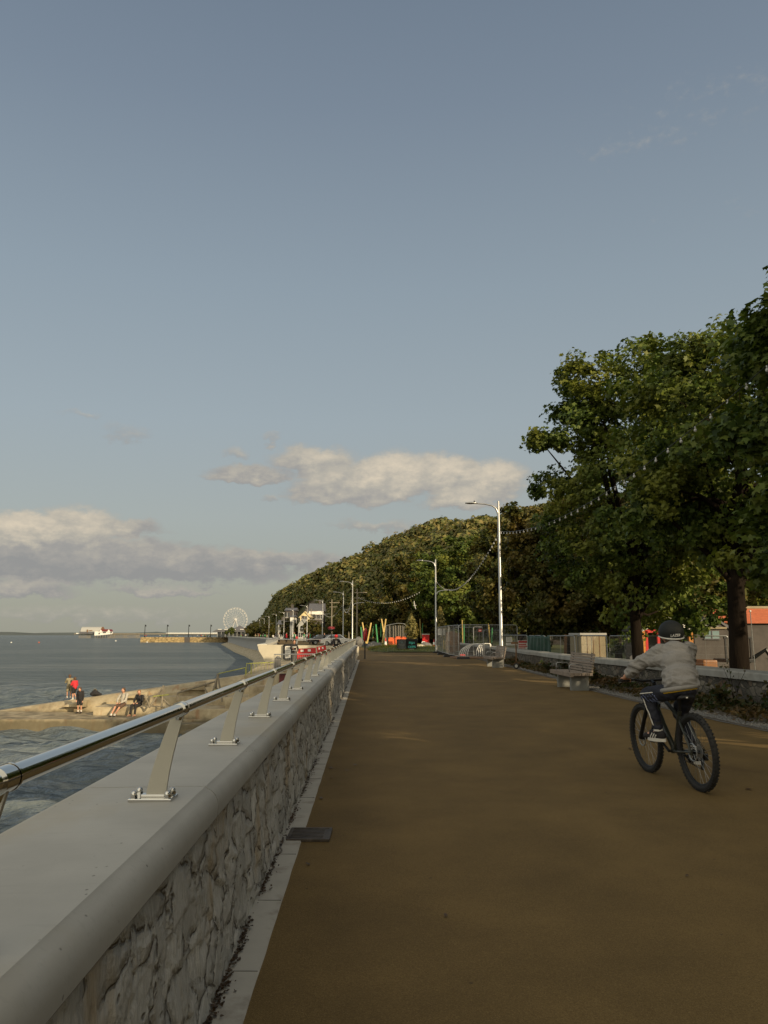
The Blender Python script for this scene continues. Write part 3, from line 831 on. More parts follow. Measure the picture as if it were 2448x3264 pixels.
b = MB(); b.sweep(slab(-16.6, -6, 46.9, 49.3, -2.66)); b.build('seat_ledge', M['marine'], jt, world=True, smooth='auto')
for a_ in ((-14.0, -6, 48.0, 49.4, -2.16), (-10.6, -6, 48.4, 49.5, -1.66)):
    b = MB(); b.sweep(slab(*a_)); b.build('upper_ledge', M['marine'], jt, world=True, smooth='auto')
for a_ in ((-11.0, -5.5, 44.9, 47.2, -2.60), (-8.8, -4.5, 45.4, 48.4, -2.02), (-7.6, -4.0, 45.9, 48.6, -1.45)):
    b = MB(); b.sweep(slab(*a_)); b.build('near_landing', M['marine'], jt, world=True, smooth='auto')
for i, (x0, x1, y0, zt) in enumerate([(-11.5, -4.5, 43.4, -3.25), (-10.3, -4.2, 42.0, -3.5), (-9.2, -3.9, 40.6, -3.72), (-8.4, -3.6, 39.2, -3.9)]):
    b = MB(); b.sweep(slab(x0, x1, y0, 45.0, zt)); b.build('lower_step', M['marine'], jt, world=True, smooth='auto')
# sloping outer kerb of the slipway with notches
xs_ = np.linspace(-26.5, -8.2, 40); rings = []
for x in xs_:
    zt = -1.02 + (x + 8.6) * .142
    rings.append([(x, 49.0, zt - 1.9), (x, 49.05, zt - .42), (x, 49.5, zt - .02), (x, 49.62, zt), (x, 50.55, zt + .02), (x, 50.8, zt - .08), (x, 51.0, -5)])
b = MB(); b.sweep(rings); b.build('outer_kerb', M['marine'], jt, world=True, smooth='auto')
for x in (-17.7, -14.1, -10.7):
    b = MB(); zt = -1.02 + (x + 8.6) * .142
    b.add([(x - 1.5, 48.72, zt - .50), (x, 48.72, zt - .5), (x, 48.72, zt - .12), (x - 1.1, 48.98, zt - .30), (x - 1.5, 49.3, zt - .5), (x, 49.3, zt - .12), (x, 49.3, zt - .5)], [(0, 1, 2, 3), (3, 2, 5, 4), (1, 6, 5, 2), (0, 3, 4)])
    b.build('kerb_block', M['marine'], jt, world=True)
# far curved wall with its end face towards the ramp
fw = thing('curved_sea_wall', 'long pale concrete sea wall with overhanging curved face sweeping along the bay', 'sea wall', (wallx(58), 58, 0))
fprof = [(0.55, .72), (.06, .72), (0, .66), (0, .50), (.06, .30), (.20, .08), (.38, -.18), (.49, -.45), (.54, -.85), (.55, -1.35), (.51, -1.9), (.42, -2.4), (.30, -2.8), (.55, -5), (1.2, -5), (1.2, .0), (.55, 0)]
yw = [58] + list(np.arange(60, 440, 6))
b = MB(); b.sweep([[(wallx(y) + o, y, z * 1.0) for o, z in fprof] for y in yw]); b.build('wall_face', M['farwall'], fw, world=True, smooth='auto')
b = MB()
b.extrude([(wallx(58) + o, 57.98, z) for o, z in fprof[1:12]] + [(wallx(58) + .3, 57.98, -4.5), (-1.8, 57.98, -4.5), (-1.8, 57.98, .60), (-7.9, 57.98, .72)], (0, .35, 0))
b.build('end_face', M['cream_con'] if 'cream_con' in M else mat('pale_end_concrete', (.50, .455, .35), .8, 0, .08, 1.2, .15, 12), fw, world=True)
b = MB(); b.sweep([[(wallx(y) + .46, y, -2.55), (wallx(y) + .2, y, -2.5), (wallx(y) - .2, y, -2.6), (wallx(y) - 1.5, y, -2.95), (wallx(y) - 3.0, y, -3.45), (wallx(y) - 3.4, y, -4.6), (wallx(y) + .4, y, -4.6)] for y in [58.4] + list(np.arange(62, 440, 6))])
b.build('apron', M['apron'], fw, world=True, smooth='auto')
b = MB(); b.sweep([[(wallx(y) + o, y, z) for o, z in ((-.05, .60), (-.05, .735), (-.02, .76), (.62, .77), (.62, .60))] for y in yw]); b.build('coping', mat('sunlit_coping', (.56, .54, .47), .8, 0, .08, 1), fw, world=True, smooth='auto')  # the sunlit edge is put into a lighter colour than the wall face
# far railing with the same leaning posts
fr = thing('handrail', 'steel railing with slanting posts around the corner of the curved far wall', 'handrail', (wallx(58) + .5, 58.4, .72))
rp = [Vector((-1.75, 58.2, 1.10)), Vector((wallx(58) + .62, 58.2, 1.10))]
rp2 = [Vector((wallx(y) + .62, y, 1.10)) for y in [58.2] + list(range(62, 150, 6))]
b = MB(); b.tube(rp, .03, 8); b.tube(rp2, .03, 8); b.build('rail', M['lamp'], fr, world=True, smooth='auto')
fp = MB(); fp.sweep([[(-.10 + .09 * t - .05, -.02, .40 * t), (-.10 + .09 * t + .05, -.02, .40 * t), (-.10 + .09 * t + .05, .02, .40 * t), (-.10 + .09 * t - .05, .02, .40 * t)] for t in (0, .5, 1)])
fp.box((-.1, 0, .01), (.22, .14, .02))
p0 = fp.build('post', M['lamp'], fr)
spots = [(wallx(y) + .62, y) for y in np.arange(58.3, 148, 2.4)] + [(x, 58.2) for x in (-2.2, -4.2, -6.2)]
for i, (x, y) in enumerate(spots):
    p = p0 if i == 0 else copy_tree(p0, fr)
    p.location = (x - fr.location.x, y - fr.location.y, -.02)

# ------------------------------------------------------------------ low stone wall on the inland side
lw = thing('garden_wall', 'low rubble stone wall with a pale slab coping along the inland side', 'stone wall', (lowx(20), 20, 0))
b = MB(); ys = np.concatenate([np.arange(-30, 6, 4), np.arange(6, 78, .25)])
rows = []
for y in ys:
    w = lambda k: .03 * mnoise.noise(Vector((y * 1.7, k, 3)))
    x = lowx(y); rows.append([(x + .03 + w(1), y, -.05), (x + w(2), y, .2), (x + .01 + w(3), y, .40), (x + .02, y, .53), (x + .36, y, .53), (x + .36, y, -.8), (x + .03, y, -.8)])
b.sweep(rows); b.build('stonework', M['rubble'], lw, world=True, smooth='auto')
M['capstone'] = mat('grey_capstone', (.31, .31, .285), .85, 0, .15, 2.5, .3, 40, .006, dirt=((.16, .15, .12), .5, 1.2))
b = MB(); y = -30; k = 0
while y < 76:
    L = 2.1 if k % 3 else 2.45; y1 = y + L; n = 3
    j = .008 * mnoise.noise(Vector((y, 0, 0)))
    rr = []
    for i in range(n + 1):
        t = y + .008 + (L - .016) * i / n; x = lowx(t); rr.append([(x - .05, t, .53 + j), (x - .05, t, .655 + j), (x - .02, t, .685 + j), (x + .40, t, .70 + j), (x + .42, t, .53 + j)])
    b.sweep(rr); y = y1; k += 1
b.build('capping', M['capstone'], lw, world=True)

# ------------------------------------------------------------------ trees
def leaf_shape(kind):
    if kind == 'maple':
        r = [1.0, .52, .86, .45, .62, .30, .62, .45, .86, .52]
        return np.array([(r[i] * math.sin(2 * math.pi * i / 10), r[i] * math.cos(2 * math.pi * i / 10), .10 * (i % 2) - .12 * r[i]) for i in range(10)])
    if kind == 'tuft':
        r = [1.0, .55, .9, .5, .95, .55]
        return np.array([(r[i] * math.sin(2 * math.pi * i / 6), r[i] * math.cos(2 * math.pi * i / 6), .22 * (i % 2)) for i in range(6)])
    return np.array([(-.6, -.9, .1), (.6, -.75, 0), (.75, .8, .12), (-.55, .9, -.05)])
def unit(a): return a / np.maximum(np.linalg.norm(a, axis=-1, keepdims=True), 1e-9)
def leaf_cloud(P, N, size, shape, g):
    """polygon leaves at points P facing N with random spin"""
    n = len(P); k = len(shape)
    N = unit(N); r = unit(g.normal(size=(n, 3))); U = unit(np.cross(N, r)); Wv = np.cross(N, U)
    s = size * g.uniform(.65, 1.25, n)
    V = P[:, None, :] + s[:, None, None] * (shape[None, :, 0:1] * U[:, None, :] + shape[None, :, 1:2] * Wv[:, None, :] + shape[None, :, 2:3] * N[:, None, :])
    return V.reshape(-1, 3), np.arange(n * k).reshape(n, k)
def crown_points(c, rad, nclump, per, g, lob=.30, shell=.45, spread=.42, low=-1.0, flat=.7):
    c = np.array(c); rad = np.array(rad)
    D = unit(g.normal(size=(int(nclump * 1.6), 3))); D = D[D[:, 2] > low][:nclump]
    sd = g.uniform(0, 50)
    lobe = np.array([mnoise.noise(Vector((d[0] * 1.7 + sd, d[1] * 1.7, d[2] * 1.7))) + .5 * mnoise.noise(Vector((d[0] * 4 + sd, d[1] * 4, d[2] * 4))) for d in D])
    u = shell + (1 - shell) * g.random(len(D)) ** .55
    C = c + D * rad * (u * (1 + lob * lobe))[:, None]
    sc = spread * g.uniform(.55, 1.35, len(C))
    q_ = unit(g.normal(size=(len(C) * per, 3))) * (g.random((len(C) * per, 1)) ** .45) * 1.55
    P = np.repeat(C, per, 0) + q_ * np.repeat(sc, per)[:, None] * np.array([1, 1, flat])
    out = unit((P - c) / rad)
    N = out * .55 + np.array([0, 0, .65]) + g.normal(size=P.shape) * .55
    return C, P, N
def make_tree(name, label, loc, height, rx, material, seed, nclump=190, per=130, leaf='maple', size=.105, trunk_r=.20, bottom=2.0, lean=(0, 0), shape_low=-1.0, extra=(), group=None, lob=.30, spread=.36, ry=None, cat='tree', stems=1, shell=.45, offset=(0, 0)):
    g = np.random.default_rng(seed); rnd = random.Random(seed)
    t = thing(name, label, cat, loc, 0, group)
    cz = (height + bottom) / 2; rz_ = (height - bottom) / 2
    cc = (lean[0] + offset[0], lean[1] + offset[1], cz)
    C, P, N = crown_points(cc, (rx, ry or rx, rz_), nclump, per, g, lob, shell, spread, shape_low)
    for (ex, ey, ez, er, n) in extra:
        C2, P2, N2 = crown_points((ex, ey, ez), (er, er, er * .7), n, per, g, .35, .3, spread * .8)
        C = np.concatenate([C, C2]); P = np.concatenate([P, P2]); N = np.concatenate([N, N2])
    keep = P[:, 2] > .25
    V, F = leaf_cloud(P[keep], N[keep], size, leaf_shape(leaf), g)
    mesh_np('crown', V, F, material, t)
    b = MB(); top = Vector((cc[0], cc[1], cz + rz_ * .35))
    for s_ in range(stems):
        a = rnd.random() * 6.28; of = Vector((math.cos(a), math.sin(a), 0)) * (trunk_r * 1.2 if stems > 1 else 0)
        fk = Vector((lean[0] * .5, lean[1] * .5, bottom + rz_ * .35)) + of * 2.5
        pts = [of + Vector((0, 0, -.1)), of + Vector((0, 0, .25)), of * 1.4 + Vector((lean[0] * .15 + rnd.uniform(-.1, .1), rnd.uniform(-.1, .1), bottom * .6)), fk, (fk + top) / 2 + Vector((rnd.uniform(-.4, .4), rnd.uniform(-.4, .4), 0)), top]
        tr = trunk_r / math.sqrt(stems)
        b.tube(pts, [tr * 1.35, tr * 1.08, tr * .95, tr * .75, tr * .45, tr * .15], 10)
        for i in rnd.sample(range(len(C)), min(len(C), 22 // stems + 4)):
            c = Vector(C[i]); f = rnd.uniform(.25, 1.0)
            st = pts[2].lerp(pts[3], f) if f < .7 else pts[3].lerp(pts[4], (f - .7) / .3)
            mid = st.lerp(c, .5) + Vector((rnd.uniform(-.3, .3), rnd.uniform(-.3, .3), rnd.uniform(-.1, .5)))
            b.tube([st, st.lerp(mid, .5) + Vector((0, 0, .1)), mid, c], [tr * .38, tr * .28, tr * .2, tr * .05], 6, caps=False)
            for j in range(2):
                k = rnd.randrange(len(C)); q = Vector(C[k])
                if (q - c).length < rx * .7: b.tube([mid, mid.lerp(q, .5), q], [tr * .14, tr * .09, tr * .03], 4, caps=False)
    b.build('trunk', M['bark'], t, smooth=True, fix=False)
    return t
GZ = -.64
T1 = make_tree('maple_tree', 'big rounded maple with a sunlit upper crown standing behind the nearer bench', (8.5, 27.0, GZ), 12.3, 3.35, M['leaf'], 11, 330, 125, 'maple', .098, .21, 2.6, (-.3, 0), extra=((-3.15, 0, 8.8, .42, 8), (-2.5, 0, 8.7, .40, 6), (-1.6, .3, 9.6, 1.3, 14), (2.4, 0, 9.9, 1.6, 18), (-1.5, 0, 4.3, 1.5, 18), (-1.5, 0, 10.9, 1.2, 14), (-1.3, .2, 9.8, 1.1, 12), (2.6, .9, 2.9, 1.3, 14), (1.2, 2.0, 2.8, 1.2, 12)), offset=(.95, 0), lob=.34)
T2 = make_tree('maple_tree', 'tall dark maple with a thick black trunk behind the cyclist', (8.62, 19.8, GZ), 10.6, 3.9, M['leaf'], 12, 300, 120, 'maple', .10, .235, lean=(.2, .1), extra=((-1.2, .8, 9.2, 1.5, 18), (-1.5, 0, 5.3, 1.4, 18)), bottom=3.5, offset=(1.1, .2))
T3 = make_tree('maple_tree', 'large leaved maple overhanging from the edge of the promenade', (10.0, 12.8, GZ), 9.3, 3.6, M['leaf'], 13, 300, 110, 'maple', .105, .30, 2.5, extra=((-2.6, .6, 7.0, 1.2, 14), (-2.9, .8, 4.4, 1.0, 12), (-3.1, 1.4, 3.5, .8, 9), (-3.2, 1.2, 5.6, .9, 10)), lob=.25)
T4 = make_tree('sycamore_tree', 'bronze leaved sycamore beyond the nearest street lamp', (9.5, 41.5, GZ), 9.5, 3.3, M['leaf_olive'], 14, 210, 140, 'tuft', .125, .2, 1.6, extra=((-2.2, 0, 8.2, 1.0, 9), (-1.8, 1, 6.2, 1.3, 12)), lob=.36)
T5 = make_tree('sycamore_tree', 'dark sycamore mass behind the fenced cycle racks', (13.0, 99.0, -.1), 12.6, 5.4, M['leaf'], 15, 200, 120, 'tuft', .20, .26, 1.4, extra=((-3.6, 0, 6.5, 2.0, 18),), lob=.36, spread=.55)
T6 = make_tree('sycamore_tree', 'spreading dark sycamore behind the colourful play poles', (4.8, 108, 0), 12.0, 5.4, M['leaf_olive'], 16, 190, 120, 'tuft', .24, .28, 1.2, extra=((3.6, -2, 7.5, 2.4, 18),), lob=.38, spread=.62)
OTHERS = [(T4, 12.4, 34.5, 1.08, 1.3, 'olive crown filling the gap behind the big rounded maple'), (T5, 15.0, 52, .95, 2.0, 'shaded crown deep behind the wire fence and green tarpaulin'), (T4, 8.9, 53, 1.02, 4.0, 'olive tree just beyond the bronze leaved sycamore'),
          (T4, 12.8, 40, .82, 4.4, 'sunlit crown low behind the cyclist and the beige panel hut'), (T6, 17, 88, .95, 1.1, 'dark crown rising behind the sycamore mass'), (T5, 8.4, 90, .95, .6, 'dark tree between the play poles and the fenced racks'),
          (T6, .8, 134, .82, 2.2, 'golden lit tree left of the play poles'), (T6, -3.2, 152, .72, 3.0, 'golden bush tree behind the second street lamp'), (T6, -7.0, 172, .62, 4.9, 'low sunlit tree beside the utility poles'),
          (T6, 7.5, 136, .74, .3, 'broad tree in front of the hill foot'), (T4, 22, 30, .95, .9, 'sunlit tree behind the play hut'), (T4, 27, 58, .9, 2.6, 'leafy tree behind the red framed play hut'), (T6, 27, 70, 1.0, 5.2, 'tall crown behind the tiled cottage'), (T5, 31, 50, 1.0, 3.3, 'shaded crown beside the tiled cottage'),
          (T5, 24, 58, .9, 5.0, 'dark crown left of the tiled cottage'), (T6, 19, 106, 1.25, .2, 'tall crown behind the sycamores'), (T6, 12.5, 122, .82, 3.7, 'broad dark crown behind the play poles')]
for src, x, y, sc, rz, lb in OTHERS:
    copy_tree(src, None, (x, y, gz(x, y)), rz, lb, sc)
# unseen trees added behind the viewpoint, placed to keep the path in shade
SHADE = [(10.2, 5.2, 1.0, 1.0), (10.4, -1.8, .98, 2.1), (10.0, -8.6, 1.02, 3.4), (10.8, -15.5, 1.02, 4.2), (10.2, -23, 1.0, .4), (14.8, -6, 1.05, 2.8), (15, -14, 1.05, 1.9), (15.3, -22, 1.05, 5.6)]
for i, (x, y, sc, rz) in enumerate(SHADE):
    copy_tree(T3 if i % 2 else T2, None, (x, y, GZ), rz, 'one of the unseen maples added along the inland wall behind the viewpoint', (sc, sc, sc * .98))['group'] = 'unseen maples added behind the viewpoint'

# young slim trees on the verge
def young(name, lb, x, y, h, r, seed):
    g = np.random.default_rng(seed); t = thing(name, lb, 'tree', (x, y, gz(x, y) + .25))
    n = 900; z = g.uniform(.16, 1, n); prof_ = np.sin(np.clip((z - .12) / .88, 0, 1) * math.pi) ** .7 * (1.1 - .55 * z)
    a = g.uniform(0, 6.28, n); rr = r * prof_ * g.uniform(.35, 1.1, n)
    P = np.stack([rr * np.cos(a), rr * np.sin(a), z * h], -1); N = np.stack([np.cos(a), np.sin(a), np.full(n, .8)], -1) + g.normal(size=(n, 3)) * .4
    V, F = leaf_cloud(P, N, .13, leaf_shape('tuft'), g); mesh_np('crown', V, F, M['conifer'], t)
    b = MB(); b.cyl((0, 0, -.05), (0, 0, h * .9), .05, .01, 6); b.build('trunk', M['bark'], t)
p = at_y(1311, 2040, 74); young('young_conifer', 'young narrow conifer left of the play area poles on the verge', p.x, 74, 3.1, .75, 3)
p = at_y(1404, 2040, 70); young('young_conifer', 'young narrow conifer beside the second nearest lamp post', p.x, 70, 3.6, .6, 4)

# ------------------------------------------------------------------ wooded hill
HB = [(-92, 560), (-77, 480), (-63, 430), (-50, 370), (-36, 310), (-20, 250), (-4, 195), (14, 150), (30, 112), (48, 70), (70, 20), (84, -60)]
HR = [(800, 2012, 600), (826, 1990, 545), (862, 1946, 510), (900, 1886, 470), (950, 1862, 430), (1030, 1812, 390), (1165, 1768, 350), (1260, 1712, 310), (1400, 1660, 275), (1720, 1640, 235), (2250, 1610, 195), (3300, 1610, 150)]
ridge = [at_y(*r) for r in HR]
ns, ntt = 120, 34
def hill_pt(s, t):
    i = min(int(s), len(HB) - 2); f = s - i; f2 = f * f * (3 - 2 * f) * .5 + f * .5
    b0 = Vector((*HB[i], 0)).lerp(Vector((*HB[i + 1], 0)), f); r0 = ridge[i].lerp(ridge[i + 1], f); r0 = Vector((r0.x, r0.y, r0.z - 6.0))
    if t <= 1:
        p = b0.lerp(r0, t); p.z = -.5 + (r0.z + .5) * (1 - (1 - t) ** 1.55) ** .92
    else:
        d = (r0 - b0); d.z = 0; p = r0 + d.normalized() * (t - 1) * 90; p.z = r0.z - (t - 1) * 14
    q = Vector((p.x * .03, p.y * .03, 4)); e = min(1, t * 3)
    n = (mnoise.noise(q) * 7 + mnoise.noise(q * 2.6) * 4.0 + mnoise.noise(q * 8) * 1.1) * e * min(1, r0.z / 22 + .1)
    dv = (r0 - b0); dv.z = 0
    if dv.length > 0: p -= dv.normalized() * n * .8
    p.z += n * .35
    return p
V = [tuple(hill_pt((len(HB) - 1.001) * i / (ns - 1), 1.6 * j / (ntt - 1))) for i in range(ns) for j in range(ntt)]
tag(mesh_np('hill', np.array(V), grid_faces(ns, ntt), M['hill'], smooth=True), kind='structure')
g = np.random.default_rng(77); PV = []; FV = []; base_i = 0; cnt = 0
leafq = leaf_shape('tuft')
for tr_ in range(5400):
    s = (len(HB) - 1.01) * g.random() ** .75; tt = g.random() ** .9 * 1.12
    if s > 9.6: continue
    p = hill_pt(s, tt)
    bare = mnoise.noise(Vector((p.x * .035 + 3, p.z * .07, p.y * .012)))
    if bare > (.02 if s < 4.6 else .16) and .10 < tt < .84: continue
    if tt < .04: continue
    dist = p.length
    r = (g.uniform(2.6, 4.0) if g.random() < .22 else g.uniform(1.1, 2.8)) * (1.0 if tt > .25 else .8) * (1.15 if dist > 300 else 1)
    n = int(150 if dist > 330 else 210)
    D = unit(g.normal(size=(n, 3))); D[:, 2] = np.where(D[:, 2] < -.35, -D[:, 2], D[:, 2])
    lob = np.array([mnoise.noise(Vector((d[0] * 2 + cnt, d[1] * 2, d[2] * 2))) for d in D])
    P = np.array(p) + np.array([0, 0, r * .55]) + D * r * (1 + .32 * lob[:, None]) * np.array([1, 1, .85]) * g.uniform(.8, 1.05, (n, 1))
    Vv, Ff = leaf_cloud(P, D + np.array([0, 0, .3]) + g.normal(size=(n, 3)) * .45, r * .20, leafq, g)
    PV.append(Vv); FV.append(Ff + base_i); base_i += len(Vv); cnt += 1
tag(mesh_np('hillside_woodland', np.concatenate(PV), np.concatenate(FV), M['leaf_hill']), 'dense woodland covering the headland hill', 'woodland', kind='stuff')
print('hill crowns', cnt)

# ------------------------------------------------------------------ street lamps
def lamp_post(label, lower):
    t = thing('street_lamp', label, 'street lamp', (0, 0, 0), 0, 'street lamps along the promenade')
    b = MB(); b.tube([(0, 0, -.02), (0, 0, .02), (0, 0, 1.1), (0, 0, 1.15), (0, 0, 7.55)], [.10, .10, .10, .088, .052], 14); b.cyl((0, 0, 7.55), (0, 0, 7.57), .056, n=14)
    b.box((.0, -.09, .75), (.09, .03, .34)); pole = b.build('pole', M['lamp'], t, smooth='auto')
    b = MB(); b.box((0, 0, .008), (.36, .36, .016)); b.build('base_plate', M['galv'], t)
    b = MB(); b.tube([(-.03, 0, 6.95), (-.06, 0, 7.10), (-.14, 0, 7.25), (-.30, 0, 7.36), (-.60, 0, 7.43), (-1.02, 0, 7.46)], [.05, .045, .035, .032, .030, .028], 10)
    b.add([(-.03, -.012, 6.9), (-.03, .012, 6.9), (-.20, .012, 7.30), (-.20, -.012, 7.30), (-.03, -.012, 7.3), (-.03, .012, 7.3)], [(0, 1, 2, 3), (0, 3, 4), (1, 5, 2), (3, 2, 5, 4)])
    b.build('arm', M['lamp'], t, smooth='auto')
    b = MB(); rings = []
    for i in range(9):
        s = i / 8; w = .13 * math.sin(math.pi * (.12 + .80 * s)) ** .7; h = .055 * math.sin(math.pi * (.15 + .75 * s)) ** .6; x = -.98 - .56 * s
        rings.append([(x, w * math.cos(a), 7.47 + .01 * s + (h * math.sin(a) if math.sin(a) > 0 else .035 * math.sin(a))) for a in [2 * math.pi * k / 12 for k in range(12)]])
    b.sweep(rings); head = b.build('lamp_head', M['lamp'], t, smooth=True)
    b = MB(); b.ell((-1.30, 0, 7.455), (.19, .095, .028)); b.build('lens', M['glass'], head, smooth=True)
    b = MB(); b.cyl((-1.12, 0, 7.52), (-1.12, 0, 7.57), .03); b.ell((-1.12, 0, 7.57), .03); b.build('photocell', M['black_plastic'], head)
    if lower:
        b = MB(); b.tube([(.04, 0, 4.55), (.08, 0, 4.75), (.18, 0, 4.90), (.40, 0, 4.99), (.80, 0, 5.04), (1.05, 0, 5.06)], [.045, .04, .032, .03, .028, .024], 8)
        b.ell((1.18, 0, 5.06), (.20, .09, .04)); b.build('lower_arm', M['lamp'], t, smooth='auto')
    return t
LA = at_z(1600, 2125, 0); LB = at_z(1391, 2080, 0)
lampA = lamp_post('nearest tall silver street lamp, standing beside the farther bench', False); lampA.location = (LA.x, LA.y, 0)
lampB = lamp_post('silver two armed street lamp at the far end of the wire fence', True); lampB.location = (LB.x, LB.y, 0)
FAR = [(92, 'silver two armed street lamp just left of the red lifebuoy post'), (115, 'silver two armed street lamp behind the child in the red helmet'), (142, 'silver street lamp between the pale gabled house and the golden trees'),
       (168, 'silver street lamp in front of the pale gabled house'), (195, 'silver street lamp in front of the dark windowed house'), (218, 'silver street lamp at the left edge of the dark windowed house')]
ords = ['first', 'second', 'third', 'fourth', 'fifth', 'sixth', 'seventh', 'eighth']
for i, y in enumerate([240, 267, 300, 325, 339, 372, 407, 436]):
    FAR.append((y, '%s small street lamp from the right in the distant row along the bay' % ords[i]))
lamps = [lampA, lampB]
for y, lb in FAR:
    c = copy_tree(lampB, None, (lampx(y), y, 0), R(-4) if y < 150 else R(12), lb)
    lamps.append(c)

# festoon strings: cable and frosted bulbs
def festoon(label, a, b_, sag, nb, r=.035, cr=.009):
    a, b_ = Vector(a), Vector(b_)
    pt = lambda s: a.lerp(b_, s) - Vector((0, 0, sag * 4 * s * (1 - s)))
    t = thing('festoon_lights', label, 'string lights', tuple(a), 0, 'festoon strings between the lamp posts')
    q = MB(); q.tube([pt(i / 40) for i in range(41)], cr, 5); q.build('cable', M['dark_metal'], t, smooth=True, world=True)
    q = MB(); q.ell((0, 0, -.075), (r, r, r * 1.15), None, 10, 7); q.cyl((0, 0, -.04), (0, 0, .0), .016, n=8)
    proto = q.build('bulb', M['bulb'], t, smooth=True)
    for i in range(nb):
        o = proto if i == 0 else copy_tree(proto, t)
        o.location = pt((i + .5) / nb) - a
LN = Vector((6.35, 8.6, 0))
festoon('string of white bulbs sweeping from the nearest street lamp up past the big maples', (LA.x + .03, LA.y, 6.15), (LN.x, LN.y, 6.25), 1.05, 40, .031)
festoon('string of white bulbs hanging from the nearest street lamp to the fence end lamp', (LA.x, LA.y, 6.1), (LB.x + 1.1, LB.y, 5.1), .75, 40, .033)
festoon('short string of bulbs drooping from the fence end lamp post to its own lower arm', (LB.x, LB.y, 5.9), (LB.x + 1.15, LB.y, 5.12), .25, 12, .03)
pe = at_y(1340, 1885, 84)
festoon('string of bulbs in front of the dark trees behind the play poles', at_y(1140, 1903, 96), pe, .9, 30, .045, .012)
for i, (p, q_, lb) in enumerate([(2, 3, 'drooping string of lights from the lamp by the lifebuoy to the next lamp'), (3, 4, 'drooping string of lights behind the child in the red helmet'), (4, 5, 'drooping string of lights above the pale gabled house')]):
    A, B = lamps[p].location, lamps[q_].location
    festoon(lb, (A.x, A.y, 5.9), (B.x, B.y, 5.4), 1.3, 26, .035, .014)
# the next lamp post, out of frame, that carries the near end of the string
copy_tree(lampA, None, tuple(LN), 0, 'street lamp beside the path level with the viewpoint')

# utility poles on the far road
def upole(label, px, py0, Y, h):
    p = at_y(px, py0, Y)
    t = thing('utility_pole', label, 'utility pole', (p.x, Y, gz(p.x, Y)), 0, 'utility poles along the road')
    b = MB(); b.cyl((0, 0, 0), (0, 0, h), .15, .09, 8); b.build('pole', M['oldtimber'], t)
    b = MB(); b.box((.5, 0, h - .6), (1.9, .1, .12)); b.box((.3, 0, h - 1.4), (1.5, .1, .1)); b.build('crossarm', M['oldtimber'], t)
upole('grey utility pole with crossarms left of the second two armed street lamp', 1057, 2000, 150, 8.0)
upole('grey utility pole just right of the street lamp by the lifebuoy', 1138, 2000, 118, 8.2)
upole('thin grey utility pole between the two armed street lamps', 1112, 2000, 170, 7.0)
upole('thin grey utility pole to the right of the pale gabled house', 991, 2000, 205, 8.0)

# ------------------------------------------------------------------ benches
def bench(label, loc, rz):
    t = thing('bench', label, 'bench', loc, rz, 'timber benches along the path edge')
    # local: long axis y (0..2.35), front towards -x
    for y in (.38, 1.80):
        b = MB(); b.box((.03, y, .19), (.46, .07 if False else .16, .38)); b.build('leg', M['legstone'], t, bevel=.006)
    for i in range(6):
        x = -.245 + .098 * i
        b = MB(); b.box((x, 1.17, .42 if i else .405), (.088, 2.35, .075 if i else .105)); b.build('seat_slat', M['benchwood'], t, bevel=.006)
    for i in range(7):
        z = .50 + i * .068
        b = MB(); b.box((.275 + .012 * i, 1.17, z), (.045, 2.35, .054), Matrix.Rotation(.17, 3, 'Y')); b.build('back_slat', M['benchwood'], t, bevel=.005)
    for y in (.25, 2.1):
        b = MB(); b.box((.305, y, .66), (.03, .05, .60), Matrix.Rotation(.17, 3, 'Y')); b.build('back_bracket', M['dark_metal'], t)
    for y in (.45, 1.95):
        b = MB(); b.tube([(-.20, y, .45), (-.19, y, .63), (-.15, y, .66), (.10, y, .66), (.15, y, .63), (.16, y, .45)], .012, 8); b.build('armrest', M['galv'], t, smooth=True)
    return t
B1 = bench('slatted timber bench on grey stone legs, the nearer one left of the cyclist', (5.03, 20.75, 0), R(1))
p = at_z(1545, 2119, 0)
B2 = copy_tree(B1, None, (4.95, 35.2, 0), R(2), 'slatted timber bench on grey stone legs, half hidden behind the nearest street lamp')

# ------------------------------------------------------------------ temporary wire fence panels
def wire_panel(label, w=3.4, h=2.0):
    t = thing('wire_fence', label, 'fence panel', (0, 0, 0), 0, 'temporary wire fence panels')
    b = MB(); rr = .12; z1 = h
    path = [(0, 0, .05), (0, 0, z1 - rr), (rr * .3, 0, z1 - rr * .3), (rr, 0, z1), (w - rr, 0, z1), (w - rr * .3, 0, z1 - rr * .3), (w, 0, z1 - rr), (w, 0, .05)]
    b.tube(path, .021, 8); b.cyl((0, 0, .18), (w, 0, .18), .019, n=8); b.cyl((w * .5, 0, .18), (w * .5, 0, z1), .012, n=6)
    b.build('frame', M['galv'], t, smooth='auto')
    b = MB(); n = 36
    for i in range(1, n): b.box((w * i / n, 0, (z1 + .18) / 2), (.0045, .0045, z1 - .2))
    for z in (.45, .75, 1.05, 1.35, 1.65): b.box((w / 2, .004, z), (w, .0045, .0045))
    b.build('wire_mesh', M['galv'], t)
    return t
fp0 = None
def panel(a, b_, label, z=0.0, h=2.0):
    global fp0
    a, b_ = Vector(a), Vector(b_); d = b_ - a; w = d.length
    if fp0 is None: fp0 = wire_panel(label); o = fp0
    else: o = copy_tree(fp0, None, None, None, label)
    o.location = (a.x, a.y, z); o.rotation_euler = (0, 0, math.atan2(d.y, d.x)); o.scale = (w / 3.4, 1, h / 2.0)
ft0 = None
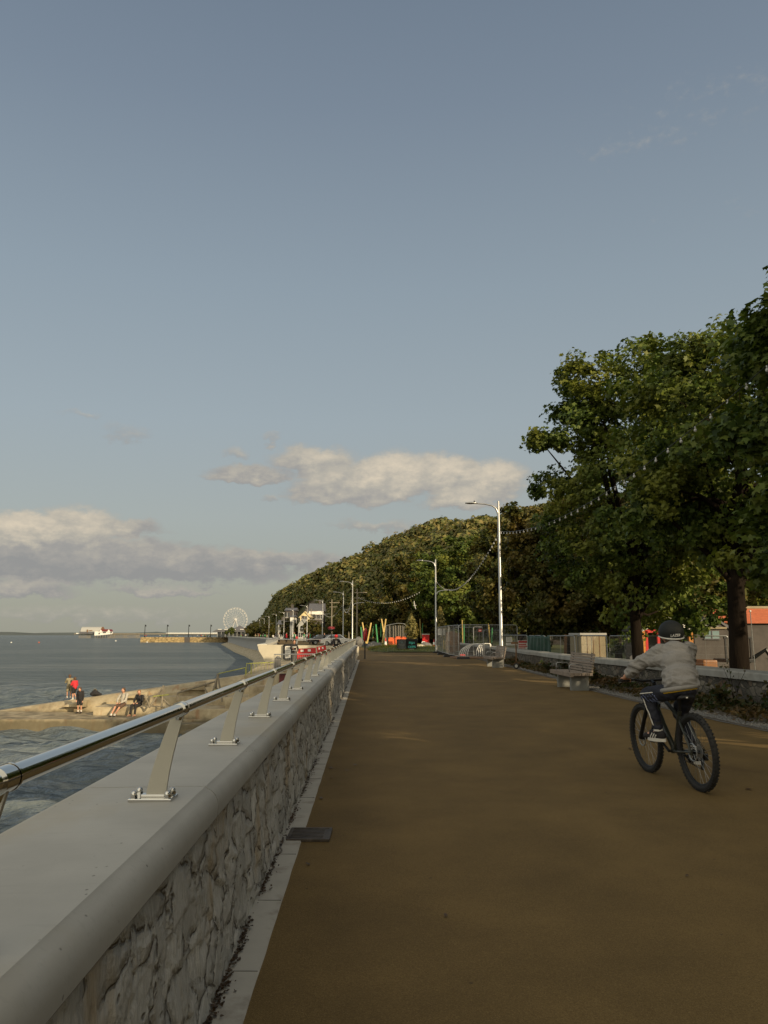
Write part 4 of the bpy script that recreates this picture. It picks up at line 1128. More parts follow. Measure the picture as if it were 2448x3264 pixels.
def foot_block(x, y, rz, label, z=0.0):
    global ft0
    if ft0 is None:
        ft0 = thing('fence_block', label, 'fence foot', (x, y, z), rz, 'rubber feet of the temporary fence')
        b = MB(); b.box((0, 0, .065), (.78, .24, .13), taper=.92); b.box((0, 0, .02), (.80, .26, .04)); b.build('block', M['black_plastic'], ft0, bevel=.012)
        b = MB(); b.cyl((0, .0, .12), (0, 0, .14), .03, n=10); b.build('socket', M['dark_metal'], ft0)
    else: copy_tree(ft0, None, (x, y, z), rz, label)
C0 = at_z(1463, 2101, 0); C1 = at_z(1432, 2094, 0); C2 = at_z(1411, 2087, 0); C3 = at_z(1396, 2081.5, 0)
panel(C0.xy, C1.xy, 'wire fence panel nearest the path at the corner by the farther bench'); panel(C1.xy, C2.xy, 'wire fence panel second from the corner, running away along the path'); panel(C2.xy, C3.xy, 'wire fence panel ending at the two armed street lamp')
yB = C0.y
panel((C0.x, yB), (at_y(1648, 2000, yB).x, yB), 'wide wire fence panel facing the viewer behind the nearest street lamp')
panel((at_y(1509, 2000, 52).x, 52), (at_y(1666, 2000, 57).x, 57), 'wire fence panel slanting away behind the front fence panel', h=1.95)
panel((at_y(1449, 2000, 62).x, 62), (at_y(1539, 2000, 62).x, 62), 'wire fence panel directly behind the cycle racks')
panel((at_y(1541, 2000, 62.4).x, 62.4), (at_y(1678, 2000, 74).x, 74), 'wire fence panel farthest back behind the cycle racks', h=1.8)
for i, (c, lb) in enumerate([(C0, 'black rubber foot under the corner post of the wire fence'), (C1, 'black rubber foot between the first and second fence panels'), (C2, 'black rubber foot between the second and third fence panels'), (C3, 'black rubber foot beside the two armed street lamp')]):
    foot_block(c.x + (.25 if i == 0 else 0), c.y - .05, R(0 if i == 0 else 8), lb)
# fence on the lower ground beyond the stone wall
pts = [(1683, 41.0), (1741, 37.5), (1836, 34.0), (1938, 31.0), (2045, 29.6), (2170, 29.0), (2325, 28.6)]
lbs = ['fence panel behind the red and white site sign', 'fence panel carrying the green tarpaulin', 'wire fence panel in front of the leaning brown timbers', 'wire fence panel in front of the beige panel hut', 'wire fence panel beside the big maple trunk', 'wire fence panel behind the cyclist', 'wire fence panel between the cyclist and the thick black trunk']
prev = None
for i, (px, Y) in enumerate(pts):
    p = at_y(px, 2030, Y); 
    if prev is not None: panel(prev, (p.x - .05, p.y), lbs[i], z=GZ, h=2.02)
    prev = (p.x + .05, p.y)
panel((at_y(1600, 2030, 44).x, 44), (at_y(1681, 2030, 41.3).x, 41.3), lbs[0], z=GZ, h=2.04)
# hangings on the fence
def board(name, label, cat, px0, py0, px1, py1, Y, material, th=.02, group=None, marks=None, mname='lettering'):
    a = at_y(px0, py0, Y); c = at_y(px1, py1, Y)
    t = thing(name, label, cat, ((a.x + c.x) / 2, Y, c.z), 0, group)
    b = MB(); b.box(((a.x + c.x) / 2, Y, (a.z + c.z) / 2), (c.x - a.x, th, a.z - c.z)); b.build('panel', material, t, world=True)
    if marks:
        b = MB(); W_, H_ = c.x - a.x, a.z - c.z
        for (u0, v0, u1, v1) in marks: b.box((a.x + W_ * (u0 + u1) / 2, Y - th * .5 - .003, a.z - H_ * (v0 + v1) / 2), (W_ * (u1 - u0), .004, H_ * (v1 - v0)))
        return t, b
    return t, None
lines = [(.1, .12, .9, .2), (.1, .28, .85, .34), (.1, .42, .9, .48), (.1, .56, .8, .62), (.1, .70, .86, .76)]
t, b = board('notice_sheet', 'white paper notice tied to the fence above the long white one', 'notice', 1613, 2031, 1633, 2046, yB + .05, M['white'], marks=lines); b.build('print', M['grey_render'], t, world=True)
t, b = board('notice_strip', 'long narrow white notice under the square paper notice', 'notice', 1613, 2049, 1649, 2057, yB + .06, M['white'], marks=[(.15, .35, .7, .6)]); b.build('print', M['grey_render'], t, world=True)
t, b = board('site_sign', 'faded red and white site sign on the fence left of the green tarpaulin', 'sign', 1651, 2041, 1684, 2069, 43.0, M['white'], marks=[(.04, .05, .96, .30), (.04, .42, .8, .54), (.04, .62, .9, .74), (.04, .82, .7, .92)]); b.build('red_print', M['red'], t, world=True)
t, b = board('notice_sheet', 'large white notice taped to the fence by the two armed street lamp', 'notice', 1396, 2004, 1408, 2024, C2.y + 2, M['white'], marks=lines); b.build('print', M['grey_render'], t, world=True)
t, b = board('notice_sheet', 'narrow white notice just right of the large taped notice', 'notice', 1410, 2004, 1418, 2024, C2.y + 1, M['white'], marks=lines); b.build('print', M['grey_render'], t, world=True)
t, b = board('warning_sign', 'small red sign with a white bar behind the cycle racks', 'sign', 1525, 2005, 1536, 2013, 63, M['red'], marks=[(.12, .4, .88, .62)]); b.build('white_bar', M['white'], t, world=True)
# tarpaulin: a sheet hung from the fence with folds
a0 = at_y(1684, 2018, 40.6); a1 = at_y(1756, 2018, 36.8)
V = []; nx, nz_ = 60, 16
for j in range(nz_):
    for i in range(nx):
        s = i / (nx - 1); q = a0.lerp(a1, s); z = 1.40 - 1.6 * j / (nz_ - 1) - .06 * math.sin(s * math.pi * 3) ** 2 * (1 - j / nz_)
        V.append((q.x - .06 - .05 * mnoise.noise(Vector((s * 14, j * .12, 2))) - .03 * math.sin(s * 40 + j * .2), q.y - .05 - .06 * mnoise.noise(Vector((s * 14, j * .12, 8))), z))
tp = mesh_np('tarpaulin', np.array(V), grid_faces(nz_, nx), M['tarp'], smooth=True); tag(tp, 'dark green tarpaulin hung along the wire fence', 'tarpaulin')
sm = tp.modifiers.new('thickness', 'SOLIDIFY'); sm.thickness = .006

# ------------------------------------------------------------------ cycle racks behind the fence
rk = thing('cycle_rack', 'row of white arched cycle hoops behind the wire fence corner', 'cycle rack', (at_y(1500, 2090, 50).x, 50, 0))
for i in range(9):
    f = i / 8; b = MB()
    cxp = 1480 + 50 * f; q0 = at_y(cxp + (-14 if i < 5 else 8), 2090, 49.5 + 2.6 * f); w = 1.15 - .95 * f ** .8
    n = 14; pth = [(q0.x, q0.y, 0)]
    for k in range(n + 1):
        a = math.pi - math.pi / 2 * k / n * (1.0 if i < 9 else 2)
        pth.append((q0.x + w * (1 + math.cos(a)), q0.y + .25 * k / n, .25 + .62 * math.sin(a)))
    pth.append((q0.x + w + .35, q0.y + .4, .86)); pth.append((q0.x + w + .42, q0.y + .45, .80)); pth.append((q0.x + w + .42, q0.y + .45, .0))
    b.tube(pth, .024, 8); b.build('hoop', M['white_metal'], rk, smooth=True, world=True)
b = MB(); b.box((at_y(1490, 2090, 50.5).x, 50.6, .03), (1.9, 3.4, .05)); b.build('base_frame', M['brownwood'], rk, world=True)
def small(name, label, cat, fn, group=None, loc=(0, 0, 0), rz=0): 
    t = thing(name, label, cat, loc, rz, group); fn(t); return t
def red_chock(t):
    b = MB(); b.box((0, 0, .07), (.42, .2, .14), taper=.7); b.build('block', M['red'], t, bevel=.01)
    b = MB(); b.box((0, 0, .145), (.2, .06, .02)); b.build('handle', M['deep_red'], t)
q = at_z(1474, 2092, 0); small('weight_block', 'small red weight block at the foot of the cycle hoops', 'weight', red_chock, loc=(q.x, q.y, 0))

# sign post with a brown stake and a small wheel leaning at its foot
q = at_z(1646, 2118, 0)
def stake(t):
    b = MB(); b.cyl((0, 0, 0), (0, 0, 1.0), .035, .032, 8); b.build('stake', M['brownwood'], t)
    b = MB(); b.box((-.06, 0, 1.03), (.34, .05, .10)); b.build('cross_piece', M['brownwood'], t)
small('wooden_stake', 'brown wooden stake with a short cross piece in front of the notices', 'stake', stake, loc=(q.x, q.y, 0))
def wheel(t):
    b = MB(); b.torus((0, 0, .2), (1, .35, 0), .15, .05, 24, 10); b.build('tyre', M['rubber'], t, smooth=True)
    b = MB(); b.cyl((-.02, -.01, .2), (.02, .01, .2), .11, n=16); b.build('hub', M['galv'], t)
q = at_z(1646, 2133, 0); small('barrow_wheel', 'small black wheel lying at the foot of the wooden stake', 'wheel', wheel, loc=(q.x, q.y, .01), rz=.9).scale = (.6, .6, .6)

# ------------------------------------------------------------------ pavement boards
def aboard(label, px0, px1, py, py_top):
    a, c = at_z(px0, py, 0), at_z(px1, py, 0); w = c.x - a.x; h = at_y(px0, py_top, a.y).z
    t = thing('pavement_board', label, 'A-board', ((a.x + c.x) / 2, a.y, 0), R(-6))
    d = .26
    for s, nm in ((-1, 'front_panel'), (1, 'back_panel')):
        b = MB(); rot = Matrix.Rotation(-s * math.atan2(d, h), 3, 'X')
        b.box((0, s * d / 2, h / 2), (w, .03, h), rot); b.build(nm, M['black_plastic'], t, bevel=.004)
    return t, w, h, d
t, w, h, d = aboard('grey chalkboard A-board with a pale round emblem, left of the fish and chips board', 1265, 1297, 2078, 2037)
rot = Matrix.Rotation(math.atan2(d, h), 4, 'X')
b = MB(); b.box((0, -d / 2 - .018, h / 2), (w * .84, .008, h * .86), Matrix.Rotation(math.atan2(d, h), 3, 'X')); b.build('chalk_face', M['chalk'], t)
Mx = Matrix.Translation((0, -d / 2 - .026, h / 2)) @ rot @ Matrix.Rotation(R(90), 4, 'X')
Mw = Matrix.Translation(t.location) @ t.rotation_euler.to_matrix().to_4x4()
def on_board(t, nm, mat_, fn):
    b = MB(); fn(b); o = b.build(nm, mat_, t)
    for v in o.data.vertices: v.co = Mx @ v.co
    return o
def emb(b):
    b.torus((0, h * .29, 0), (0, 0, 1), .09, .012, 20, 6); b.box((0, h * .29, 0), (.12, .02, .006)); b.box((0, h * .25, 0), (.10, .02, .006))
on_board(t, 'emblem', M['blue_glass'], emb)
on_board(t, 'chalk_lines', M['galv'], lambda b: [b.box((.02 * (i % 2), h * (.10 - .11 * i), 0), (w * (.62 - .08 * (i % 3)), h * .035, .005)) for i in range(5)])
t2, w, h, d = aboard('black A-board reading fish and chips in turquoise with a white arrow', 1296, 1330, 2078, 2036)
rot = Matrix.Rotation(math.atan2(d, h), 4, 'X'); Mx = Matrix.Translation((0, -d / 2 - .018, h / 2)) @ rot @ Matrix.Rotation(R(90), 4, 'X')
for txt, sz, y in (('FISH', .25, .20), ('&', .13, .035), ('CHIPS', .24, -.13)):
    me = text_mesh(txt, sz, .003, bold=.006)
    for v in me.vertices: v.co = Mx @ (Vector(v.co) + Vector((0, y * h / 1.07, 0)))
    me.materials.clear(); me.materials.append(M['cyan']); me.name = 'lettering'
    o = bpy.data.objects.new('lettering', me); COL.objects.link(o); adopt(o, t2)
on_board(t2, 'arrow', M['white'], lambda b: b.extrude([(-.24, h * -.345, 0), (.12, h * -.345, 0), (.12, h * -.375, 0), (.25, h * -.315, 0), (.12, h * -.255, 0), (.12, h * -.285, 0), (-.24, h * -.285, 0)], (0, 0, .005)))
# dark post with a red lifebuoy housing
q = at_z(1163, 2100, 0)
lb_ = thing('lifebuoy_post', 'dark post carrying an upright red lifebuoy housing at the end of the near sea wall', 'lifebuoy post', (q.x, q.y, 0))
b = MB(); b.box((0, 0, .62), (.075, .075, 1.24)); b.box((0, 0, .01), (.16, .16, .02)); b.build('post', M['dark_metal'], lb_)
b = MB(); rot = Matrix.Rotation(.05, 3, 'Y')
b.ell((.02, 0, 1.42), (.125, .36, .41), rot, 20, 14); b.build('housing', M['red'], lb_, smooth=True)
b = MB(); b.torus((.03, 0, 1.42), (1, 0, .05), .37, .028, 32, 8); b.build('rim', M['deep_red'], lb_, smooth=True)
b = MB(); b.box((-.13, .05, 1.35), (.04, .5, .75)); b.build('backing_board', M['galv'], lb_)

# ------------------------------------------------------------------ verge: lawn mound, boulders, play poles
V = []; ys = np.linspace(66.5, 104, 40); xs2 = np.linspace(0, 1, 30)
for y in ys:
    x0 = max(lampx(y) + 1.3, -2.2 + .0 * y) if y > 72 else np.interp(y, [66.5, 72], [.2, -1.6]); x1 = 6.2
    for f in xs2:
        x = x0 + (x1 - x0) * f; e = min(1, f * 4, (1 - f) * 4, (y - 66.4) / 4, (104.2 - y) / 6)
        V.append((x, y, .02 + .34 * max(0, e) ** .6 + .05 * mnoise.noise(Vector((x * .6, y * .4, 0)))))
tag(mesh_np('lawn', np.array(V), grid_faces(40, 30), M['lawn'], smooth=True), kind='structure')
gg = np.random.default_rng(5); n = 5200
P = np.stack([gg.uniform(-1.4, 6.0, n), gg.uniform(67, 90, n), np.full(n, .3)], -1); Fb = []; Vb = []
for i in range(n):
    x, y, _ = P[i]; e = min(1, (x + 2) / 1.6, (y - 66.4) / 4, (6.2 - x) / 2); z = .02 + .34 * max(0, e) ** .6; a = gg.random() * 6.28; hh = gg.uniform(.08, .2)
    Vb += [(x, y, z - .03), (x + .05 * math.cos(a), y + .05 * math.sin(a), z - .03), (x + gg.normal() * .04, y + gg.normal() * .04, z + hh)]; Fb.append((3 * i, 3 * i + 1, 3 * i + 2))
tag(mesh_np('grass', np.array(Vb), np.array(Fb), M['grassblade']), 'short sunlit grass on the play area verge', 'grass', kind='stuff')
def rock(name, label, px, py, Y, r, material, seed, sq=(1, 1, .7)):
    p = at_y(px, py, Y); bm = bmesh.new(); bmesh.ops.create_icosphere(bm, subdivisions=4, radius=1)
    for v in bm.verts:
        d = v.co.copy(); k = 1 + .22 * mnoise.noise(d * 1.4 + Vector((seed, 0, 0))) + .09 * mnoise.noise(d * 3.5 + Vector((seed, 2, 0))) + .03 * mnoise.noise(d * 9)
        v.co = Vector((d.x * k * r * sq[0], d.y * k * r * sq[1], d.z * k * r * sq[2]))
    me = bpy.data.meshes.new(name); bm.to_mesh(me); bm.free(); me.materials.append(material); me.shade_smooth()
    o = bpy.data.objects.new(name, me); COL.objects.link(o); o.location = (p.x, Y, p.z); tag(o, label, 'boulder', 'boulders on the verge')
rock('boulder', 'smooth dark boulder on the grass right of the lifebuoy post', 1195, 2061, 78, .72, M['boulder'], 1.3, (1.05, .8, .62))
rock('boulder', 'small dark boulder at the very end of the near sea wall', 1144, 2046, 82, .55, M['boulder'], 4.1, (.8, .8, .9))
rock('boulder', 'long pale boulder right of the fish and chips board', 1336, 2064, 74, .62, M['pale_boulder'], 2.2, (.95, .7, .48))
rock('boulder', 'rough grey boulder beside the long pale one', 1356, 2062, 76, .60, M['boulder'], 7.7, (1, .8, .7))
def pole_thing(name, label, base, top, r, material, group=None):
    t = thing(name, label, 'play pole', tuple(base), 0, 'leaning play poles')
    b = MB(); r *= .66; b.cyl(base, base.lerp(top, .97), r, r * .95, 12); b.build('shaft', material, t, smooth='auto', world=True)
    b = MB(); d = top - base; b.cyl(base.lerp(top, .97), top, r * .98, r * .75, 12); b.build('cap', material, t, smooth='auto', world=True)
PO = [('green', 1150, 1998, 1154, 2045, 92, .11, 'leaning green play pole farthest left, left of the red lifebuoy housing'), ('yellow', 1155, 1984, 1167, 2051, 90, .12, 'yellow play pole leaning right, partly behind the red lifebuoy housing'),
      ('yellow', 1183, 1985, 1170, 2051, 90.3, .13, 'yellow play pole leaning left at the right of the red lifebuoy housing'), ('green', 1198, 1990, 1204, 2052, 88, .13, 'thick green play pole left of the crossed yellow poles'),
      ('green', 1191, 1996, 1187, 2032, 97, .09, 'thin green play pole behind the leaning yellow one'), ('olive', 1187, 2003, 1189, 2034, 98, .09, 'short dull yellow play pole behind the thick green pole'),
      ('yellow', 1216, 1973, 1228, 2049, 86, .11, 'yellow play pole leaning right in the crossed pair'), ('yellow', 1230, 1973, 1219, 2049, 86.4, .11, 'yellow play pole leaning left in the crossed pair'),
      ('green', 1215, 1986, 1214, 2030, 95, .09, 'upright green play pole behind the crossed pair'), ('olive', 1338.5, 1973, 1342, 2034, 96, .10, 'dull yellow play pole right of the young conifer'), ('green', 1347.5, 1987, 1345, 2034, 97, .07, 'slender green play pole beside the dull yellow one'),
      ('olive', 1473, 1976, 1475, 2050, 80, .085, 'dull yellow play pole above the cycle hoops'), ('green', 1479, 1990, 1479, 2050, 81, .075, 'green play pole above the cycle hoops'), ('olive', 1557, 1987, 1562, 2050, 78, .09, 'dull yellow play pole left of the nearest street lamp'), ('green', 1569, 2001, 1567, 2050, 79, .085, 'green play pole left of the nearest street lamp')]
for col, x0, y0, x1, y1, Y, r, lb in PO:
    pole_thing('play_pole', lb, at_y(x1, y1, Y), at_y(x0, y0, Y), r, M[col])
# fence round the play area: bowed wire panels with timber uprights
b0 = None
tf = thing('play_screen', 'bowed wire screen with pale timber uprights behind the orange barriers', 'screen', tuple(at_y(1262, 2062, 84)))
b = MB(); arc = [at_y(px, py, 84) for px, py in [(1230, 1995), (1245, 1991), (1262, 1987.5), (1272, 1987), (1285, 1988), (1291, 1990), (1295, 1996)]]
b.tube(arc, .03, 8); b.cyl(at_y(1230, 1995, 84), at_y(1230, 2062, 84), .03); b.cyl(at_y(1296, 1994, 84), at_y(1296, 2066, 84), .035); b.cyl(at_y(1295, 1994, 84.2), at_y(1291.5, 2060, 84.2), .03)
b.build('frame', M['galv'], tf, smooth='auto', world=True)
for px in (1242, 1253.5, 1261, 1270, 1276, 1284, 1289):
    b = MB(); b.cyl(at_y(px, 1993 + (px % 3), 84.3), at_y(px + .5, 2034, 84.3), .055, n=8); b.build('upright', M['cream'] if False else M['oldtimber'], tf, world=True)
b = MB()
for i in range(40):
    px = 1231 + 65 * i / 39; b.box(tuple(at_y(px, 2028, 84.1)), (.006, .006, 2.2))
b.build('wire_mesh', M['galv'], tf, world=True)
# orange barriers
def barrier(label, px0, px1, py0, py1, Y, material, group, feet=True):
    a, c = at_y(px0, py0, Y), at_y(px1, py1, Y); w = c.x - a.x; h = a.z - c.z
    t = thing('plastic_barrier', label, 'barrier', (a.x, Y, c.z), 0, group)
    b = MB(); b.box((w / 2, 0, h * .93), (w, .06, h * .14)); b.box((w / 2, 0, h * .16), (w, .06, h * .12))
    b.box((.05, 0, h / 2), (.09, .06, h)); b.box((w - .05, 0, h / 2), (.09, .06, h)); b.build('frame', material, t, bevel=.01)
    b = MB(); b.box((w / 2, .0, h * .56), (w - .12, .03, h * .62)); b.build('panel', material, t)
    for x in (.12, w - .12):
        b = MB(); b.box((x, 0, .03), (.14, .5, .06)); b.build('foot', M['black_plastic'], t)
    return t, w, h
barrier('orange plastic barrier beside the red and white cone', 1238, 1257, 2032, 2058, 81, M['orange'], 'orange barriers'); barrier('bright orange plastic barrier in the middle of the group', 1260, 1279, 2029, 2056, 80, M['orange'], 'orange barriers'); barrier('orange plastic barrier behind the grey chalkboard', 1280, 1297, 2030, 2056, 81.5, M['orange'], 'orange barriers')
# traffic cones
def cone(label, x, y, z, h, src=[None]):
    if src[0] is None:
        t = thing('traffic_cone', label, 'traffic cone', (x, y, z), 0, 'red and white traffic cones'); src[0] = t
        b = MB(); b.box((0, 0, .02), (.34, .34, .04)); b.build('base', M['red'], t, bevel=.01)
        b = MB(); b.cyl((0, 0, .04), (0, 0, .75), .125, .025, 20); b.build('cone', M['red'], t, smooth='auto')
        b = MB(); b.tube([(0, 0, .20), (0, 0, .47)], [.108, .069], 20, caps=False); b.build('sleeve', M['white'], t, smooth=True)
    else: t = copy_tree(src[0], None, (x, y, z), .4, label)
    t.scale = (h / .75,) * 3
p = at_y(1229, 2064, 80); cone('red and white traffic cone at the foot of the crossed yellow poles', p.x, 80, p.z, .95)
p = at_y(2389, 2142, 22); cone('red and white cone right of the thick black trunk', p.x, 22, GZ, 1.0)
p = at_y(2248, 2124, 24); cone('red topped cone just showing over the wall right of the cyclist', p.x, 24, GZ, .80)
p = at_y(1383, 2045, 78); cone('distant cone left of the two armed street lamp', p.x, 78, .3, .7)
p = at_y(1350, 2042, 88)
def bin_(t):
    b = MB(); b.box((0, 0, .55), (.75, .6, 1.1), taper=1.12); b.build('body', M['red'], t, bevel=.04)
    b = MB(); b.box((0, 0, 1.14), (.88, .72, .08)); b.build('lid', M['white'], t, bevel=.02)
small('litter_bin', 'red bin with a pale lid right of the thin green play pole', 'bin', bin_, loc=(at_y(1357, 2040, 92).x, 92, .35))
def whitebox(t):
    b = MB(); b.box((0, 0, .16), (.5, .4, .32), taper=.8); b.build('body', M['white'], t, bevel=.05)
    b = MB(); b.box((0, 0, .34), (.3, .25, .05)); b.build('lid', M['white'], t)
small('white_tub', 'small white tub beside the dull yellow play pole', 'tub', whitebox, loc=(at_y(1350, 2043, 88).x, 88, .35))
# brown timber panels and yellow stakes by the two armed lamp
p = at_y(1440, 2044, 66)
for i, (px, w_, lb) in enumerate([(1440, .62, 'tall brown timber board leaning in the fenced area'), (1427, .35, 'narrow dark brown board beside the taller one'), (1456, .5, 'dark timber board right of the tall brown one')]):
    p = at_y(px, 2044, 66 + i)
    t = thing('timber_board', lb, 'board', (p.x, p.y, 0), 0, 'timber boards in the fenced area')
    b = MB(); b.box((0, 0, .85), (w_, .05, 1.7 - .1 * i), Matrix.Rotation(.06, 3, 'X')); b.build('panel', M['brownwood'], t); b = MB(); b.box((0, -.06, .5), (w_, .05, .07)); b.build('batten', M['oldtimber'], t)
for px, lb in ((1398, 'left of two short yellow stakes by the two armed street lamp'), (1403, 'right of two short yellow stakes by the two armed street lamp')):
    p = at_z(px, 2070, 0.1); pole_thing('marker_stake', lb, Vector((p.x, 68, .0)), Vector((p.x, 68, .95)), .06, M['yellow'])

# ------------------------------------------------------------------ bicycle (local: x right, y forward, z up; origin at the rear tyre's contact)
RC = at_z(2235.3, 2523, 0); FC = at_z(2091.6, 2469, 0)
hd = math.atan2(-(FC.x - RC.x), FC.y - RC.y)
BM = Matrix.Translation((RC.x, RC.y, 0)) @ Matrix.Rotation(hd, 4, 'Z') @ Matrix.Rotation(R(-3.2), 4, 'Y')
bike = thing('bicycle', 'dark mountain bicycle with knobbly tyres ridden by the helmeted child', 'bicycle')
bike.matrix_basis = BM
M['frame'] = mat('dark_green_frame_paint', (.030, .034, .026), .35, .2, .15, coat=.3)
WB, WR = 1.06, .352
def wheel_(y, rear):
    ax = Vector((0, y, WR)); w = MB()
    w.torus(ax, (1, 0, 0), WR - .029, .028, 64, 12)
    n = 62
    for i in range(n):
        a = 2 * math.pi * i / n; d = Vector((0, math.cos(a), math.sin(a))); rot = Matrix.Rotation(a, 3, 'X')
        w.box(ax + d * (WR - .0015) + Vector((.010 if i % 2 else -.010, 0, 0)), (.014, .009, .016), rot)
        for sx in (-1, 1):
            w.box(ax + d * (WR - .011) + Vector((sx * .022, 0, 0)), (.011, .013, .014), rot)
    tyre = w.build('wheel', M['rubber'], bike, smooth='auto'); tyre.name = 'wheel'
    w = MB(); w.torus(ax, (1, 0, 0), WR - .062, .010, 56, 8); w.torus(ax, (1, 0, 0), WR - .055, .0125, 56, 8); w.build('rim', M['dark_metal'], tyre, smooth=True)
    w = MB()
    for i in range(28):
        a = 2 * math.pi * i / 28; d = Vector((0, math.cos(a), math.sin(a))); d2 = Vector((0, math.cos(a + (.5 if i % 4 < 2 else -.5)), math.sin(a + (.5 if i % 4 < 2 else -.5))))
        w.cyl(ax + d2 * .025 + Vector((.028 if i % 2 else -.028, 0, 0)), ax + d * (WR - .066), .0013, n=4)
    w.build('spokes', M['galv'], tyre)
    w = MB(); w.cyl(ax - Vector((.05, 0, 0)), ax + Vector((.05, 0, 0)), .017, n=14); w.cyl(ax + Vector((-.033, 0, 0)), ax + Vector((-.028, 0, 0)), .03, n=16); w.cyl(ax + Vector((.028, 0, 0)), ax + Vector((.033, 0, 0)), .03, n=16); w.build('hub', M['dark_metal'], tyre, smooth='auto')
    w = MB(); w.torus(ax + Vector((-.042, 0, 0)), (1, 0, 0), .078, .006, 28, 6)
    for k in range(5):
        a = k * 1.257; w.cyl(ax + Vector((-.042, .02 * math.cos(a), .02 * math.sin(a))), ax + Vector((-.042, .075 * math.cos(a + .4), .075 * math.sin(a + .4))), .003, n=5)
    w.build('brake_disc', M['galv'], tyre)
    return tyre
rw = wheel_(0, True); fw_ = wheel_(WB, False)
w = MB()
for k, r in enumerate((.060, .054, .047, .040, .034, .028)): w.cyl((.024 + .0042 * k, 0, WR), (.0265 + .0042 * k, 0, WR), r, n=24)
w.build('cassette', M['galv'], rw, smooth='auto')
V_ = lambda *a: Vector(a)
BB, ST, HT, HB_ = V_(0, .43, .305), V_(0, .255, .70), V_(0, .745, .90), V_(0, .80, .755)
w = MB()
w.tube([HB_ + V_(0, -.01, .01), HB_.lerp(BB, .5) + V_(0, .01, -.005), BB], [.029, .028, .027], 12)
w.tube([HT + V_(0, .005, -.03), HT.lerp(ST, .5) + V_(0, 0, -.045), ST + V_(0, .02, -.07)], [.021, .020, .018], 10)
w.cyl(BB, ST, .018, n=12); w.cyl(HB_, HT, .025, n=12); w.cyl(BB - V_(.037, 0, 0), BB + V_(.037, 0, 0), .024, n=14)
for s in (-1, 1):
    w.tube([ST + V_(0, 0, -.06), ST + V_(s * .035, -.05, -.10), V_(s * .052, .06, WR + .09), V_(s * .060, 0, WR)], [.012, .011, .010, .010], 8)
    w.tube([BB + V_(s * .015, -.01, 0), BB + V_(s * .045, -.08, .005), V_(s * .060, .10, WR - .01), V_(s * .060, 0, WR)], [.013, .012, .010, .010], 8)
    w.box((s * .060, .0, WR), (.008, .05, .05))
w.build('frame', M['frame'], bike, smooth='auto')
w = MB(); w.cyl(ST, ST + V_(0, -.030, .12), .0145, n=10); w.build('seat_post', M['dark_metal'], bike, smooth='auto')
w = MB(); rings = []
for i in range(9):
    s = i / 8; y = .085 + .27 * s; hw = .070 * (1 - s) ** 1.3 + .020; z = .842 - .012 * math.sin(s * 3.1) + .012 * (1 - s)
    rings.append([(hw * math.cos(a), y, z + (.020 * math.sin(a) if math.sin(a) > 0 else .03 * math.sin(a)) - .02 * (abs(math.cos(a)) ** 2)) for a in [2 * math.pi * k / 12 for k in range(12)]])
w.sweep(rings); sad = w.build('saddle', M['black_plastic'], bike, smooth=True)
w = MB(); w.box((.0, .080, .838), (.018, .004, .014)); w.build('saddle_badge', M['white'], sad)
w = MB(); crown = V_(0, .825, .70)
w.cyl(HB_, crown, .022, n=10); w.box(crown + V_(0, .005, 0), (.15, .05, .05), Matrix.Rotation(.37, 3, 'X'))
for s in (-1, 1): w.tube([crown + V_(s * .062, 0, 0), crown.lerp(V_(0, WB, WR), .5) + V_(s * .062, 0, 0), V_(s * .060, WB, WR)], [.018, .021, .020], 10)
w.build('fork', M['dark_metal'], bike, smooth='auto')
w = MB(); w.tube([HT, HT + V_(0, -.012, .035)], .022, 10); w.tube([HT + V_(0, -.012, .03), HT + V_(0, .055, .05)], .017, 10)
cy, czz = HT.y + .055, HT.z + .052
w.tube([(-.355, cy - .055, czz + .028), (-.20, cy - .03, czz + .025), (-.10, cy, czz + .004), (.10, cy, czz + .004), (.20, cy - .03, czz + .025), (.355, cy - .055, czz + .028)], .0125, 10)
hbar = w.build('handlebar', M['dark_metal'], bike, smooth='auto')
for s in (-1, 1):
    w = MB(); w.cyl((s * .365, cy - .057, czz + .028), (s * .235, cy - .036, czz + .026), .0165, n=12); w.cyl((s * .365, cy - .057, czz + .028), (s * .372, cy - .058, czz + .028), .0195, n=12); w.build('grip', M['rubber'], hbar, smooth='auto')
    w = MB(); w.box((s * .215, cy - .02, czz + .022), (.035, .04, .03)); w.tube([(s * .22, cy + .01, czz + .02), (s * .26, cy + .035, czz + .01), (s * .34, cy + .025, czz)], [.007, .006, .005], 6); w.build('brake_lever', M['galv'], hbar)
w = MB()
w.tube([(-.19, cy + .0, czz + .02), (-.10, cy + .10, czz + .03), (0, cy + .13, czz - .08), (.02, HB_.y + .03, HB_.z)], .0028, 5); w.tube([(.19, cy, czz + .02), (.10, cy + .11, czz + .02), (-.02, cy + .12, czz - .10), (-.05, .86, .60), (-.055, WB - .03, WR + .08)], .0028, 5)
w.tube([(.02, .34, .64), (.03, .20, .56), (.06, .06, WR + .10), (.085, -.03, WR - .02)], .0028, 5); w.build('cables', M['black_plastic'], bike)
ca = R(34); cd_ = V_(0, math.cos(ca), math.sin(ca)) * .16
w = MB(); w.tube([BB + V_(-.062, 0, 0), BB + V_(-.075, 0, 0) + cd_], [.014, .011], 8); w.tube([BB + V_(.062, 0, 0), BB + V_(.075, 0, 0) - cd_], [.014, .011], 8); w.cyl(BB - V_(.068, 0, 0), BB + V_(.068, 0, 0), .012, n=10)
w.torus(BB + V_(.048, 0, 0), (1, 0, 0), .072, .005, 32, 6)
for k in range(4): w.cyl(BB + V_(.048, 0, 0), BB + V_(.048, .07 * math.cos(k * 1.57 + .4), .07 * math.sin(k * 1.57 + .4)), .006, n=6)
